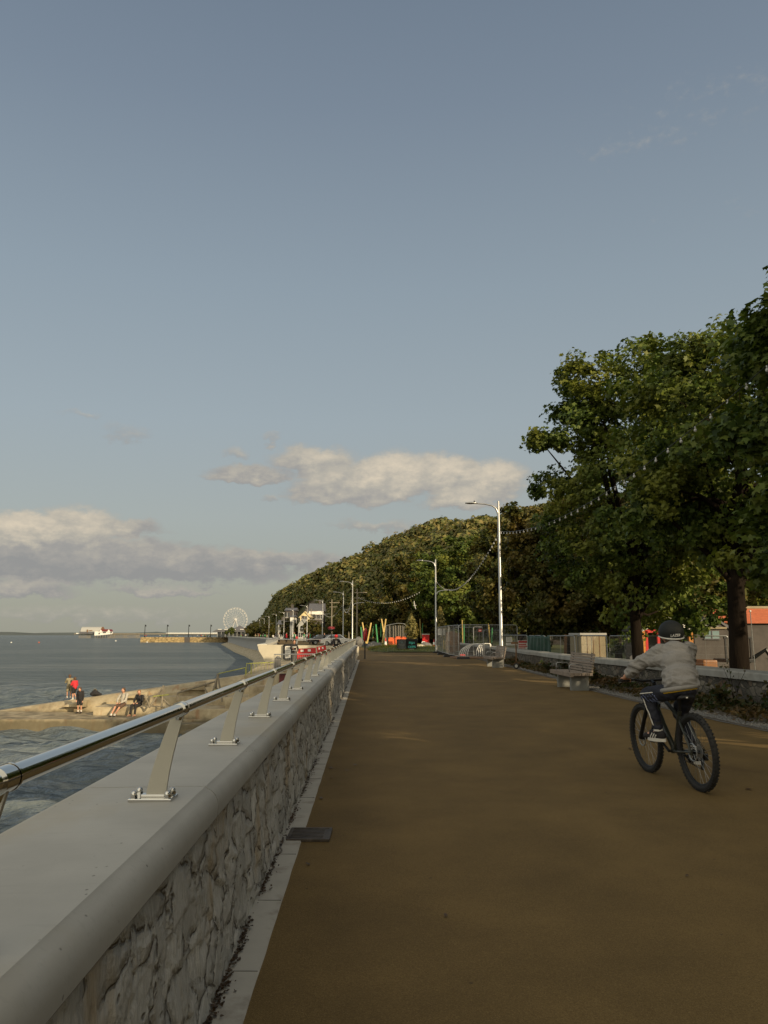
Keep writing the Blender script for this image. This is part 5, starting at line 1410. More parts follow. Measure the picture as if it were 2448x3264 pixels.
w.build('crankset', M['dark_metal'], bike, smooth='auto')
PL, PR = BB + V_(-.125, 0, 0) + cd_, BB + V_(.125, 0, 0) - cd_
for p_ in (PL, PR):
    w = MB(); w.box(p_, (.09, .095, .022)); 
    for dx_ in (-.04, .04):
        for k in range(4): w.box(p_ + V_(dx_, -.04 + .027 * k, 0), (.008, .010, .034))
    w.build('pedal', M['black_plastic'], bike, bevel=.003)
w = MB(); ch = [BB + V_(.048, 0, .074), V_(.040, 0, WR + .048), V_(.040, -.046, WR), V_(.042, -.03, WR - .04), V_(.045, .02, WR - .075), V_(.045, .035, WR - .15), V_(.047, .06, WR - .16), BB + V_(.048, -.02, -.074), BB + V_(.048, .06, -.045), BB + V_(.048, .075, 0), BB + V_(.048, .05, .055)]
w.tube(ch, .0052, 5, closed=True); w.build('chain', M['dark_metal'], bike)
w = MB(); w.box((.075, -.01, WR - .05), (.03, .035, .06)); w.box((.058, .022, WR - .115), (.010, .03, .11), Matrix.Rotation(.2, 3, 'X')); w.cyl((.05, .02, WR - .075), (.06, .02, WR - .075), .018, n=12); w.cyl((.05, .04, WR - .155), (.06, .04, WR - .155), .018, n=12); w.build('derailleur', M['dark_metal'], bike)

# ------------------------------------------------------------------ the cyclist, in the same local frame
rid = thing('person', 'child in a grey sweatshirt and black helmet riding the bicycle away from the viewer', 'cyclist')
rid.matrix_basis = BM
sc_ = 1.0
hipL, hipR, knL, knR = V_(-.085, .22, .885), V_(.085, .22, .885), V_(-.165, .555, .845), V_(.125, .50, .645)
anL, anR = V_(-.130, .475, .485), V_(.125, .265, .315)
toeL, toeR = V_(-.185, .625, .432), V_(.14, .41, .235)
U = lambda x, y, z: V_(x + .31 * max(0, z - .90), y, z)      # the rider holds the body upright on the leaning bicycle
shL, shR, elL, elR = U(-.150, .46, 1.262), U(.150, .46, 1.262), V_(-.228, .60, 1.125), V_(.285, .62, 1.10)
gL, gR = V_(-.300, cy - .046, czz + .027), V_(.300, cy - .046, czz + .027)
wrL, wrR = gL + V_(-.018, -.055, .040), gR + V_(.018, -.055, .040)
neck, headc = U(0, .515, 1.312), U(0, .575, 1.405)
def hand_parts(g, w, s):
    P = [('c', w, g + V_(0, -.018, .024), .020, .021), ('c', g + V_(-.022, -.016, .022), g + V_(.024, -.016, .022), .0155, .0155)]
    for i, (dx_, ln) in enumerate([(-.033, .9), (-.011, 1.05), (.011, 1.0), (.032, .8)]):
        k = g + V_(dx_, .006, .026); m1 = k + V_(0, .022 * ln, -.010); m2 = m1 + V_(0, -.002, -.024 * ln); m3 = m2 + V_(0, -.020 * ln, -.006)
        P += [('c', k + V_(0, -.02, 0), k, .0105, .0095), ('c', k, m1, .0093, .0088), ('c', m1, m2, .0088, .0080), ('c', m2, m3, .0080, .0070)]
    b0 = w + V_(-s * .012, .028, -.008)          # thumb leaves the inner side of the palm
    P += [('c', b0, g + V_(-s * .050, -.012, .012), .0120, .0100), ('c', g + V_(-s * .050, -.012, .012), g + V_(-s * .056, .006, -.018), .0095, .0080)]
    return P
body = [('e', headc, (.082, .098, .115)), ('c', neck + V_(0, -.03, -.05), headc + V_(0, -.02, -.05), .050, .048), ('e', headc + V_(0, .098, -.02), (.014, .018, .02)), ('e', headc + V_(-.085, 0, -.015), (.012, .022, .03)), ('e', headc + V_(.085, 0, -.015), (.012, .022, .03)),
        ('c', U(0, .22, .93), U(0, .44, 1.20), .11, .12), ('c', shL, shR, .06, .06), ('c', shL, elL, .042, .034), ('c', elL, wrL, .034, .024), ('c', shR, elR, .042, .034), ('c', elR, wrR, .034, .024),
        ('c', hipL, knL, .065, .048), ('c', knL, anL, .046, .032), ('c', hipR, knR, .065, .048), ('c', knR, anR, .046, .032), ('c', anL, toeL + V_(0, 0, .01), .034, .024), ('c', anR, toeR + V_(0, 0, .01), .034, .024)] + hand_parts(gL, wrL, -1) + hand_parts(gR, wrR, 1)
bo = blob('body', body, M['skin'], rid, .0062, 3)
def eye(s):
    w = MB(); w.ell(headc + V_(s * .032, .088, .005), (.012, .010, .009)); w.build('eye', M['white'], bo, smooth=True)
for s in (-1, 1): eye(s)
blob('hair', [('e', headc + V_(0, -.035, -.045), (.080, .072, .068)), ('e', headc + V_(0, -.052, -.085), (.055, .045, .045)), ('e', headc + V_(0, .0, .03), (.088, .098, .09))], M['hair'], rid, .008, 3, disp=lambda p: .006 * mnoise.noise(Vector((p[0] * 60, p[1] * 30, p[2] * 18))))
def wr(p):
    x, y, z = p
    a = mnoise.noise(Vector((x * 9 + z * 14, y * 6, z * 5 - x * 8))); c = mnoise.noise(Vector((x * 4 - z * 5, y * 14, z * 22 + x * 9)))
    low = max(0, min(1, (1.12 - z) / .2)); arm = max(0, min(1, (abs(x) - .16) / .08))
    f = 1 - abs(c) * 2.2
    return .009 * a + (.026 * max(0, f) - .008) * (.3 + .7 * max(low, arm))
sw = [('e', U(0, .205, .965), (.172, .150, .098)), ('e', U(0, .25, 1.03), (.172, .150, .12)), ('e', U(0, .34, 1.13), (.170, .135, .15)), ('e', U(0, .41, 1.22), (.168, .115, .13)), ('c', shL + V_(.02, -.01, -.005), shR + V_(-.02, -.01, -.005), .072, .072), ('c', neck + V_(0, -.04, -.05), neck + V_(0, -.005, .0), .075, .060),
      ('c', shL, elL, .073, .064), ('c', elL, wrL.lerp(elL, .34), .062, .044), ('c', shR, elR, .073, .064), ('c', elR, wrR.lerp(elR, .13), .062, .042), ('c', U(-.12, .38, 1.17), elL.lerp(shL, .35), .07, .058), ('c', U(.12, .38, 1.17), elR.lerp(shR, .35), .07, .058)]
swo = blob('sweatshirt', sw, M['sweater'], rid, .008, 6, wr)
w = MB()
for (p0_, p1_) in ((wrL.lerp(elL, .40), wrL.lerp(elL, .20)), (wrR.lerp(elR, .22), wrR.lerp(elR, .02))): w.tube([p0_, p0_.lerp(p1_, .5), p1_], [.045, .040, .038], 16)
w.build('cuffs', M['sweater'], swo, smooth='auto')
w = MB(); rr = [];
for i in range(28):
    a = 2 * math.pi * i / 28; rr.append((a, V_(.166 * math.cos(a), .205 + .148 * math.sin(a), .915 - .020 * math.sin(a) + .012 * math.cos(a))))
w.tube([p for a, p in rr], .022, 8, closed=True); w.build('hem', M['sweater'], swo, smooth=True)
w = MB(); w.sweep([[V_(p.x * k, .205 + (p.y - .205) * k, p.z + dz) for a, p in rr] for k, dz in ((1.0, -.004), (1.02, -.022), (1.0, -.032), (.9, -.028))], caps=False); w.build('tshirt', M['yellow_cloth'], rid, smooth=True)
w = MB(); w.torus(neck + V_(0, .0, .012), (0, .35, 1), .066, .013, 28, 8); w.build('collar', M['sweater'], swo, smooth=True)
lp = neck + V_(-.022, -.085, -.028)
w = MB(); w.box(lp, (.040, .006, .036), Matrix.Rotation(-.55, 3, 'X') @ Matrix.Rotation(.12, 3, 'Z')); lab = w.build('label_patch', M['khaki_cloth'], swo, bevel=.002)
w = MB(); w.box(lp + V_(0, -.004, .004), (.024, .004, .004), Matrix.Rotation(-.55, 3, 'X')); w.box(lp + V_(0, -.001, -.006), (.024, .004, .004), Matrix.Rotation(-.55, 3, 'X')); w.build('label_print', M['black_cloth'], lab)
tr = [('e', V_(0, .205, .895), (.158, .140, .075)), ('c', hipL, knL, .088, .074), ('c', knL, anL + V_(0, .0, .06), .070, .050), ('c', hipR, knR, .088, .072), ('c', knR, anR + V_(0, .015, .06), .068, .048)]
tro = blob('trousers', tr, M['navy'], rid, .010, 5, lambda p: .010 * mnoise.noise(Vector((p[0] * 12, p[1] * 10, p[2] * 16))) + .006 * mnoise.noise(Vector((p[0] * 30, p[1] * 18, p[2] * 30))))
w = MB(); n_ = 12
w.tube([knL.lerp(anL + V_(0, 0, .07), i / n_) + V_(-.070 + .020 * i / n_, -.012, .006 * math.sin(i)) for i in range(n_ + 1)], [.006] * 13, 6); w.tube([hipL.lerp(knL, .45 + .55 * i / 6) + V_(-.080, 0, .01) for i in range(7)], .006, 6); w.build('side_stripe', M['white_cloth'], tro, smooth=True)
w = MB()
for k in range(9):
    f = .38 + .07 * k; c = hipL.lerp(knL, f); w.tube([c + V_(-.082, .0, -.018 + .016 * (k % 2)), c + V_(-.060, -.004, -.058 + .010 * (k % 2)), c + V_(-.02, -.003, -.080)], .0045, 5)
w.build('knee_print', mat('pale_blue_print', (.16, .20, .36), .8), tro)
def shoe(an, toe, s):
    d = (toe - an); d.z = 0; d.normalize(); heel = an - d * .045; sole_z = toe.z - .018
    sh = blob('shoe', [('c', V_(heel.x, heel.y, sole_z + .036), V_(toe.x, toe.y, sole_z + .028), .036, .030), ('c', an + V_(0, 0, -.01), V_(heel.x, heel.y, sole_z + .05), .040, .036), ('e', V_(toe.x, toe.y, sole_z + .024), (.038, .044, .024)), ('c', an + V_(0, 0, -.02), (an + V_(toe.x, toe.y, sole_z + .05)) / 2, .036, .034)], M['black_cloth'], rid, .007, 4)
    sd = Vector((d.y, -d.x, 0)); w = MB(); ring = []
    for k in range(22):
        a = 2 * math.pi * k / 22; t_ = .5 + .5 * math.cos(a); wd = .037 + .008 * math.sin(min(1, t_ * 1.1) * 3.1)
        ring.append(V_(heel.x, heel.y, 0) + d * (-.040 + (.235) * t_) + sd * wd * math.sin(a))
    w.sweep([[V_(p.x, p.y, z) for p in ring] for z in (sole_z - .016, sole_z - .012, sole_z + .014)]); w.build('sole', M['white_cloth'], sh, smooth='auto')
    w = MB()
    for k in range(3):
        m_ = V_(heel.x, heel.y, 0) + d * (.060 + .030 * k); o_ = sd * (-.041)
        w.tube([m_ + o_ * 1.0 + V_(0, 0, sole_z + .018), m_ + d * -.008 + o_ * .96 + V_(0, 0, sole_z + .036), m_ + d * -.022 + o_ * .72 + V_(0, 0, sole_z + .062)], .0052, 5)
    w.build('stripes', M['white_cloth'], sh)
    w = MB()
    for z_, m2 in ((.030, .0445), (.060, .044)): w.tube([an + V_(0, .0, z_ - .018), an + V_(0, .0, z_)], m2, 16)
    w.build('sock', M['white_cloth'], rid, smooth='auto')
    w = MB(); w.tube([an + V_(0, 0, -.02), an + V_(0, 0, .10)], [.041, .0425], 16); w.build('sock_leg', M['black_cloth'], rid, smooth='auto')
shoe(anL, toeL, -1); shoe(anR, toeR, 1)
# helmet: smooth urban shell, white lower edge
hc, hr_ = headc + V_(0, -.004, .034), V_(.121, .140, .122)
tilt = Matrix.Rotation(R(-6), 3, 'X')
w = MB(); nu, nv = 32, 16; rows = []
for i in range(nv + 1):
    row = []
    for k in range(nu):
        a = 2 * math.pi * k / nu; back = .5 - .5 * math.sin(a); t_ = (R(96) + R(36) * back ** 1.2) * i / nv
        row.append(hc + tilt @ V_(hr_.x * math.sin(min(t_, R(115))) * math.cos(a), hr_.y * math.sin(min(t_, R(118))) * math.sin(a), hr_.z * math.cos(t_)))
    rows.append(row)
low_edge = rows[-1]
w.sweep(rows, caps=False); hel = w.build('helmet', mat('black_helmet_shell', (.013, .015, .014), .62, 0, .1, spec=.3), rid, smooth=True, fix=False)
w = MB(); w.tube(low_edge, .0075, 8, closed=True); w.build('helmet_rim', M['white_cloth'], hel, smooth=True)
w = MB()
for s in (-1, 1): w.tube([hc + V_(s * .10, -.06, -.10), headc + V_(s * .085, -.01, -.07), headc + V_(s * .05, .055, -.115)], .007, 6)
w.build('strap', M['black_cloth'], hel)
def on_helmet(p):
    az_ = R(-90 - 12) + p.x / .128; el_ = R(-21) + p.y / .122
    k = 1.025 + p.z * 2
    return hc + tilt @ V_(hr_.x * math.cos(el_) * math.cos(az_), hr_.y * math.cos(el_) * math.sin(az_), hr_.z * math.sin(el_)) * k
me = text_mesh('LAZER', .036, .004, shear=.28, space=1.06, bold=.0007)
for v in me.vertices: v.co = on_helmet(Vector(v.co))
me.materials.clear(); me.materials.append(M['white']); me.name = 'lettering'
o = bpy.data.objects.new('lettering', me); COL.objects.link(o); adopt(o, hel)

# ------------------------------------------------------------------ people
def person(label, loc, rz, J, top, top_m, bottom, bottom_m, hair_m, shoe_m=None, cat='person', voxel=.02, scale=1.0, extra_hair=0.0, group=None):
    """J: joint positions in metres for a figure facing +y; body is one skin, clothes and hair are its children"""
    t = thing('person', label, cat, loc, rz, group); t.scale = (scale,) * 3
    g = {k: Vector(v) for k, v in J.items()}
    B = [('e', g['head'], (.078, .092, .115)), ('e', g['head'] + Vector(g.get('face', (0, .09, -.01))), (.018, .022, .022)), ('c', g['neck'] - Vector((0, 0, .04)), g['head'] - Vector((0, .01, .06)), .05, .048), ('c', g['pelvis'], g['chest'], .12, .13)]
    for s in 'LR':
        B += [('c', g['sh' + s], g['el' + s], .045, .036), ('c', g['el' + s], g['ha' + s], .036, .026), ('c', g['hip' + s], g['kn' + s], .075, .052), ('c', g['kn' + s], g['an' + s], .050, .034), ('c', g['an' + s], g['to' + s], .036, .026)]
        d = (g['ha' + s] - g['el' + s]).normalized(); u, w = frame_of(d)
        B += [('c', g['ha' + s], g['ha' + s] + d * .06, .024, .026)]
        for k in range(4): B.append(('c', g['ha' + s] + d * .06 + u * (.016 * (k - 1.5)), g['ha' + s] + d * (.13 - .008 * abs(k - 1.3)) + u * (.017 * (k - 1.5)) + Vector((0, .012, 0)), .0095, .008))
        B.append(('c', g['ha' + s] + d * .02 + u * .02, g['ha' + s] + d * .07 + u * .045, .011, .009))
    bo = blob('body', B, M['skin'], t, min(voxel, .011), 3)
    T = [('c', g['pelvis'] + Vector((0, 0, .04)), g['chest'], .150, .155), ('c', g['shL'], g['shR'], .075, .075), ('c', g['chest'], g['neck'] - Vector((0, 0, .05)), .13, .07)]
    for s in 'LR':
        T.append(('c', g['sh' + s], g['el' + s], .068, .060 if top == 'long' else .062))
        if top == 'long': T.append(('c', g['el' + s], g['ha' + s].lerp(g['el' + s], .08), .060, .042))
    if top != 'none': blob('top', T, top_m, t, voxel, 3, lambda p: .012 * mnoise.noise(Vector((p[0] * 11, p[1] * 11, p[2] * 11))))
    P = [('e', g['pelvis'], (.155, .125, .11))]
    for s in 'LR':
        if bottom == 'long': P += [('c', g['hip' + s], g['kn' + s], .095, .070), ('c', g['kn' + s], g['an' + s].lerp(g['kn' + s], .1), .068, .055)]
        else: P.append(('c', g['hip' + s], g['hip' + s].lerp(g['kn' + s], .82), .100, .088))
    blob('trousers' if bottom == 'long' else 'shorts', P, bottom_m, t, voxel, 3, lambda p: .010 * mnoise.noise(Vector((p[0] * 13, p[1] * 13, p[2] * 13))))
    f = Vector(g.get('face', (0, .09, 0))).normalized()
    blob('hair', [('e', g['head'] - f * .022 + Vector((0, 0, .035)), (.092, .098, .095)), ('e', g['head'] - f * .045 - Vector((0, 0, .02 + extra_hair)), (.080, .070, .085 + extra_hair))], hair_m, t, .014, 2, lambda p: .012 * mnoise.noise(Vector((p[0] * 30, p[1] * 30, p[2] * 15))))
    for s in 'LR':
        if shoe_m: blob('shoe', [('c', g['an' + s] - Vector((0, 0, .02)), g['to' + s], .045, .040), ('e', g['an' + s] - Vector((0, 0, .045)), (.045, .055, .03))], shoe_m, t, .014, 2)
        b = MB(); d = (g['an' + s] - g['kn' + s]).normalized()
        if bottom != 'long': b.tube([g['an' + s] - d * .10, g['an' + s] + d * .01], .042, 10); b.build('sock', M['white_cloth'], t, smooth='auto')
    e = MB(); u = f.cross(Vector((0, 0, 1)))
    for q in (-1, 1):
        e = MB(); e.ell(g['head'] + f * .088 + u * (q * .03) + Vector((0, 0, .012)), .009); e.build('eye', M['black_plastic'], bo)
    return t
STAND = dict(pelvis=(0, 0, .82), chest=(0, .02, 1.12), neck=(0, .02, 1.28), head=(0, .05, 1.40), shL=(-.16, .01, 1.22), shR=(.16, .01, 1.22), elL=(-.21, .02, .97), elR=(.21, .02, .97), haL=(-.19, .08, .76), haR=(.19, .08, .76),
             hipL=(-.085, 0, .80), hipR=(.085, 0, .80), knL=(-.10, .03, .45), knR=(.10, .03, .45), anL=(-.10, 0, .085), anR=(.10, 0, .085), toL=(-.12, .15, .04), toR=(.12, .15, .04))
def pose(**kw): d = dict(STAND); d.update(kw); return d
# the group on the jetty
p = at_y(254, 2260, 48.0)
person('boy in a black top and dark shorts standing on the jetty, looking down', (p.x, 48.0, -3.11), R(170), pose(head=(0, .10, 1.37), face=(0, .07, -.05), haL=(-.19, .06, .72)), 'long', M['black_cloth'], 'short', M['black_cloth'], M['hair'], M['black_cloth'])
p = at_y(231, 2228, 50.0); zt = -1.02 + (p.x + 8.6) * .142 + .02
person('boy in a red top on the outer edge of the jetty, facing the water', (p.x + .1, 50.0, zt - .05), R(60), pose(knR=(.10, .14, .46), anR=(.10, -.10, .12), toR=(.12, .04, .05), haL=(-.14, .22, .95), elL=(-.22, .10, 1.02)), 'short', M['red_cloth'], 'short', M['black_cloth'], M['hair'], M['white_cloth'], scale=.92)
person('bare legged angler in khaki standing half hidden behind the boy in red', (p.x - .42, 50.5, zt), R(40), pose(haL=(-.10, .38, 1.02), elL=(-.20, .18, 1.02), haR=(.10, .36, .98), elR=(.2, .16, 1.0)), 'short', M['khaki_cloth'], 'short', M['khaki_cloth'], M['hair'], None, scale=.97)
rod = thing('fishing_rod', 'thin dark fishing rod pointing up to the left over the water', 'fishing rod', (p.x - .62, 50.7, zt + 1.0))
b = MB(); a0 = Vector((p.x - .62, 50.8, zt + 1.0)); a1 = at_y(203, 2140, 52.5); b.tube([a0, a0.lerp(a1, .5), a1 + Vector((-.05, 0, .05))], [.018, .012, .006], 6); b.build('blank', M['dark_metal'], rod, world=True)
b = MB(); b.cyl(a0 - (a1 - a0) * .12, a0 + (a1 - a0) * .06, .022, n=8); b.build('handle', M['black_plastic'], rod, world=True); b = MB(); b.ell(a0 + Vector((.03, -.04, 0)), .05); b.build('reel', M['galv'], rod, world=True)
SIT = dict(pelvis=(0, 0, .12), chest=(0, -.02, .44), neck=(0, .0, .60), head=(0, .05, .72), shL=(-.19, -.02, .53), shR=(.19, -.02, .53), elL=(-.25, .10, .30), elR=(.25, .10, .30), haL=(-.12, .28, .20), haR=(.12, .28, .20),
           hipL=(-.10, .05, .12), hipR=(.10, .05, .12), knL=(-.14, .46, .06), knR=(.12, .46, .08), anL=(-.14, .50, -.36), anR=(.12, .56, -.36), toL=(-.16, .66, -.42), toR=(.14, .72, -.42))
pG = at_y(392, 2232, 46.9)
sg = dict(SIT); sg.update(knL=(-.18, .42, -.02), knR=(.06, .46, .0), anL=(-.30, .80, -.36), anR=(-.10, .84, -.36), toL=(-.38, .94, -.40), toR=(-.18, .99, -.40), chest=(.02, -.06, .48), neck=(.03, -.02, .65), head=(.02, .03, .78), shL=(-.19, -.05, .58), shR=(.23, -.05, .58), elR=(.30, .10, .33))
person('young man in a pale grey hoodie sitting with his bare legs stretched out', (pG.x, 47.0, -2.64), R(150), sg, 'long', M['grey_cloth'], 'short', M['brown_cloth'], M['hair'], M['black_cloth'], scale=1.17)
sb = dict(SIT); sb.update(head=(-.03, .10, .72), face=(-.05, .075, -.03))
person('person in black jacket and trousers sitting beside the man in grey', (pG.x + .92, 47.0, -2.64), R(158), sb, 'long', M['black_cloth'], 'long', M['black_cloth'], M['fair_hair'], M['skin'], scale=1.12, extra_hair=.02)
pb_ = at_y(303, 2214, 50.2); zt = -1.02 + (pb_.x + 8.6) * .142
t = thing('bag', 'black bag slumped on the outer edge of the jetty', 'bag', (pb_.x, 50.2, zt + .02))
blob('sack', [('e', Vector((0, 0, .14)), (.32, .2, .16)), ('e', Vector((.0, 0, .26)), (.16, .12, .16)), ('e', Vector((.22, .02, .10)), (.2, .14, .11))], M['black_cloth'], t, .03, 2, lambda p: .03 * mnoise.noise(Vector((p[0] * 8, p[1] * 8, p[2] * 8))))
b = MB(); b.tube([(-.1, -.05, .34), (-.05, -.08, .44), (.05, -.08, .44), (.1, -.05, .34)], .014, 6); b.build('strap', M['khaki_cloth'], t)
# old timber frames with handrails on the jetty
def tframe(label, base_px, top_px, Y, z0):
    a = at_y(*base_px, Y); c = at_y(*top_px, Y)
    t = thing('timber_trestle', label, 'frame', (a.x, Y, z0), 0, 'leaning timber frames on the jetty')
    for dx_, dt in ((-.55, .25), (.15, .10), (.75, -.45)):
        b = MB(); b.cyl((a.x + dx_, Y - .25, z0), (c.x + dt * .35, Y + .1, z0 + (c.z - z0) * (1.0 if dx_ < .5 else .55)), .055, n=7); b.build('post', M['oldtimber'], t, world=True)
    b = MB(); b.cyl((a.x - .5, Y - .3, z0 + .05), (a.x - .85, Y - .3, z0 + .75), .05, n=6); b.build('stub', M['oldtimber'], t, world=True)
    b = MB(); b.cyl((a.x - .4, Y - .1, z0 + .62), (a.x + .5, Y - .1, z0 + .72), .035, n=6); b.build('tie', M['lime'], t, world=True)
    return c
c1 = tframe('leaning timber frame beside the seated pair on the jetty', (510, 2262), (517, 2186), 46.6, -2.66)
c2 = tframe('leaning timber frame farther up the jetty with a reddish top', (702, 2262), (690, 2148), 46.4, -2.30)
def railing(name, label, pts, r, m, posts, group=None, bal=None):
    t = thing(name, label, 'railing', tuple(pts[0]), 0, group)
    b = MB(); b.tube(pts, r, 8); b.build('rail', m, t, smooth='auto', world=True)
    for (x, y, z0, z1) in posts:
        b = MB(); b.cyl((x, y, z0), (x, y, z1), r, n=8); b.build('post', m, t, world=True)
    if bal:
        a, c, n, h = bal; b = MB()
        for i in range(n):
            q = Vector(a).lerp(Vector(c), (i + .5) / n); b.cyl((q.x, q.y, q.z - h), (q.x, q.y, q.z), .011, n=5)
        b.cyl(Vector(a) - Vector((0, 0, h)), Vector(c) - Vector((0, 0, h)), .016, n=5)
        b.build('balusters', m, t, world=True)
    return t
a, c = at_y(566, 2209, 47.0), at_y(690, 2171, 47.0)
railing('handrail', 'sloping grey timber handrail between the two leaning frames', [a, c], .05, M['oldtimber'], [(a.x, a.y, -2.66, a.z), (c.x, c.y, -2.2, c.z)])
a, c = at_y(697, 2147, 49.4), at_y(783, 2128, 49.4)
railing('handrail', 'lime green handrail sloping up the slipway', [a, c], .03, M['lime'], [(a.x, a.y, a.z - 1.15, a.z), (c.x, c.y, c.z - 1.0, c.z), (c.x + .35, c.y, c.z - 1.0, c.z)])
a, c = at_y(786, 2115, 50.2), at_y(878, 2111, 51.5)
railing('guard_rail', 'yellow and lime guard rail at the top of the slipway', [a - Vector((0, 0, .85)), a, c, c - Vector((0, 0, .8))], .03, M['lime'], [(a.x + .28, a.y, a.z - .9, a.z)], bal=(a, c, 9, .62))
a, c = at_y(874, 2086, 49.0), at_y(1012, 2084.5, 48.8)
railing('guard_rail', 'pale steel guard rail with balusters in front of the child in black', [a - Vector((0, 0, 1.05)), a, c, c - Vector((0, 0, 1.0))], .032, M['lamp'], [], bal=(a, c, 22, .95))
# concrete pillar and recess by the ramp
p = at_y(886, 2100, 49.6)
t = thing('concrete_pillar', 'short weathered concrete pillar at the head of the slipway', 'pillar', (p.x, 49.6, -1.2))
b = MB(); b.box((0, 0, .62), (.42, .4, 1.24), taper=.82); b.build('shaft', M['boulder'], t, bevel=.03); b = MB(); b.ell((0, 0, 1.22), (.15, .15, .12)); b.build('cap', M['boulder'], t, smooth=True)
a, c = at_y(890, 2143, 44.5), at_y(922, 2176, 44.5)
t = thing('locker', 'dark maroon locker under a pale concrete slab below the ramp', 'locker', ((a.x + c.x) / 2, 44.5, c.z - .6))
b = MB(); b.box(((a.x + c.x) / 2, 44.9, (a.z + c.z) / 2 - .35), (c.x - a.x, .7, a.z - c.z + .5)); b.build('body', M['deep_red'], t, world=True)
b = MB(); b.box(((a.x + c.x) / 2, 44.8, a.z + .08), ((c.x - a.x) * 2.6, 1.2, .14)); b.build('slab', M['marine'], t, world=True)
# notice board on the end face, red water barriers, children on the ramp
t, b = board('notice_board', 'white notice board in a dark frame on the end of the curved sea wall', 'notice board', 909, 2058, 927, 2098, 57.88, M['white'], th=.06, marks=[(.14, .12, .86, .22), (.14, .34, .8, .40), (.14, .48, .86, .54), (.14, .64, .6, .86)])
b.build('print', M['grey_render'], t, world=True)
a, c = at_y(906, 2056, 57.9), at_y(929, 2100, 57.9); b = MB()
for (x0, x1, z0, z1) in ((a.x - .06, a.x + .06, c.z, a.z), (c.x - .04, c.x + .04, c.z, a.z), (a.x, c.x, a.z - .05, a.z + .05), (a.x, c.x, c.z - .05, c.z + .05)): b.box(((x0 + x1) / 2, 57.86, (z0 + z1) / 2), (x1 - x0, .14, z1 - z0))
b.build('frame', M['dark_metal'], t, world=True)
def water_barrier(label, px0, px1, py0, py1, Y, tilt=0):
    t, w_, h_ = barrier(label, px0, px1, py0, py1, Y, M['red'], 'red water filled barriers')
    b = MB()
    for x in (w_ * .28, w_ * .66): b.box((x, -.035, h_ * .80), (w_ * .16, .02, h_ * .20))
    b.build('white_plate', M['white'], t); t.rotation_euler = (0, R(tilt), R(tilt * .6)); return t
water_barrier('long red plastic barrier with two white plates behind the child in black', 948, 1008, 2068, 2104, 55.0, -3)
water_barrier('red plastic barrier tipped at an angle below the child in the red helmet', 1014, 1044, 2062, 2094, 53.5, -10)
water_barrier('third red plastic barrier half hidden by the railing posts', 1052, 1082, 2068, 2098, 52.5, 4)
water_barrier('red plastic barrier nearest the end of the near sea wall', 1090, 1118, 2062, 2092, 51.5, -4)
p = at_y(936, 2110, 53.0); zr = -.10 * (-1.75 - p.x) - .02
person('child in black with a white chest band standing on a scooter on the ramp', (p.x, 53.0, zr - .04), R(205), pose(haL=(-.2, .16, .80), elL=(-.26, .04, 1.0), haR=(.16, .22, .98), elR=(.24, .08, 1.0)), 'long', M['black_cloth'], 'long', M['black_cloth'], M['hair'], M['black_cloth'], scale=1.02)
def band(t_):
    b = MB(); b.tube([(0, .02, 1.06), (0, .02, 1.11)], .168, 20); return b.build('chest_band', M['white_cloth'], t_, smooth='auto')
kid = [o for o in COL.objects if o.get('label', '').startswith('child in black')][0]; band(kid)
def scooter(t):
    b = MB(); b.box((0, .02, .09), (.12, .55, .03)); b.build('deck', M['dark_metal'], t, bevel=.006)
    b = MB(); b.cyl((0, .33, .10), (0, .27, .88), .018, n=8); b.cyl((-.2, .27, .88), (.2, .27, .88), .014, n=8); b.build('stem', M['galv'], t, smooth='auto')
    for y in (-.30, .36):
        b = MB(); b.torus((0, y, .055), (1, 0, 0), .04, .016, 18, 8); b.build('wheel', M['rubber'], t, smooth=True)
small('scooter', 'small dark scooter under the child in black', 'scooter', scooter, loc=(p.x, 53.0 - .05, zr - .02), rz=R(205))
p = at_y(1071, 2060, 51.2); zr = -.08 * (-1.75 - p.x)
k2 = person('child in dark clothes and a red helmet riding up behind the railing', (p.x, 51.2, zr - .02), R(190), pose(haL=(-.22, .26, .92), elL=(-.28, .08, 1.0), haR=(.22, .26, .92), elR=(.28, .08, 1.0)), 'long', M['black_cloth'], 'long', M['navy'], M['fair_hair'], M['black_cloth'], scale=1.0)
b = MB(); b.ell((0, .04, 1.455), (.125, .145, .11)); b.build('helmet', M['red'], k2, smooth=True)
b = MB(); b.box((0, .165, 1.08), (.12, .012, .2)); b.build('shirt_print', M['grey_cloth'], k2)
# hanging basket of red flowers
p = at_y(1056, 2003, 64); 
t = thing('flower_basket', 'hanging basket of dark red flowers on a thin post beyond the railing', 'flower basket', (p.x, 64, 0))
b = MB(); b.cyl((0, 0, 0), (0, 0, p.z - .1), .03, n=8); b.build('post', M['dark_metal'], t)
gq = np.random.default_rng(9); n = 260; D = unit(gq.normal(size=(n, 3))); Vq, Fq = leaf_cloud(np.array([0, 0, p.z]) + D * np.array([.30, .25, .17]) * gq.uniform(.5, 1, (n, 1)), D, .05, leaf_shape('tuft'), gq); mesh_np('flowers', Vq, Fq, M['pinkflower'], t)
b = MB(); b.ell((0, 0, p.z - .1), (.24, .22, .14)); b.build('bowl', M['dark_metal'], t)

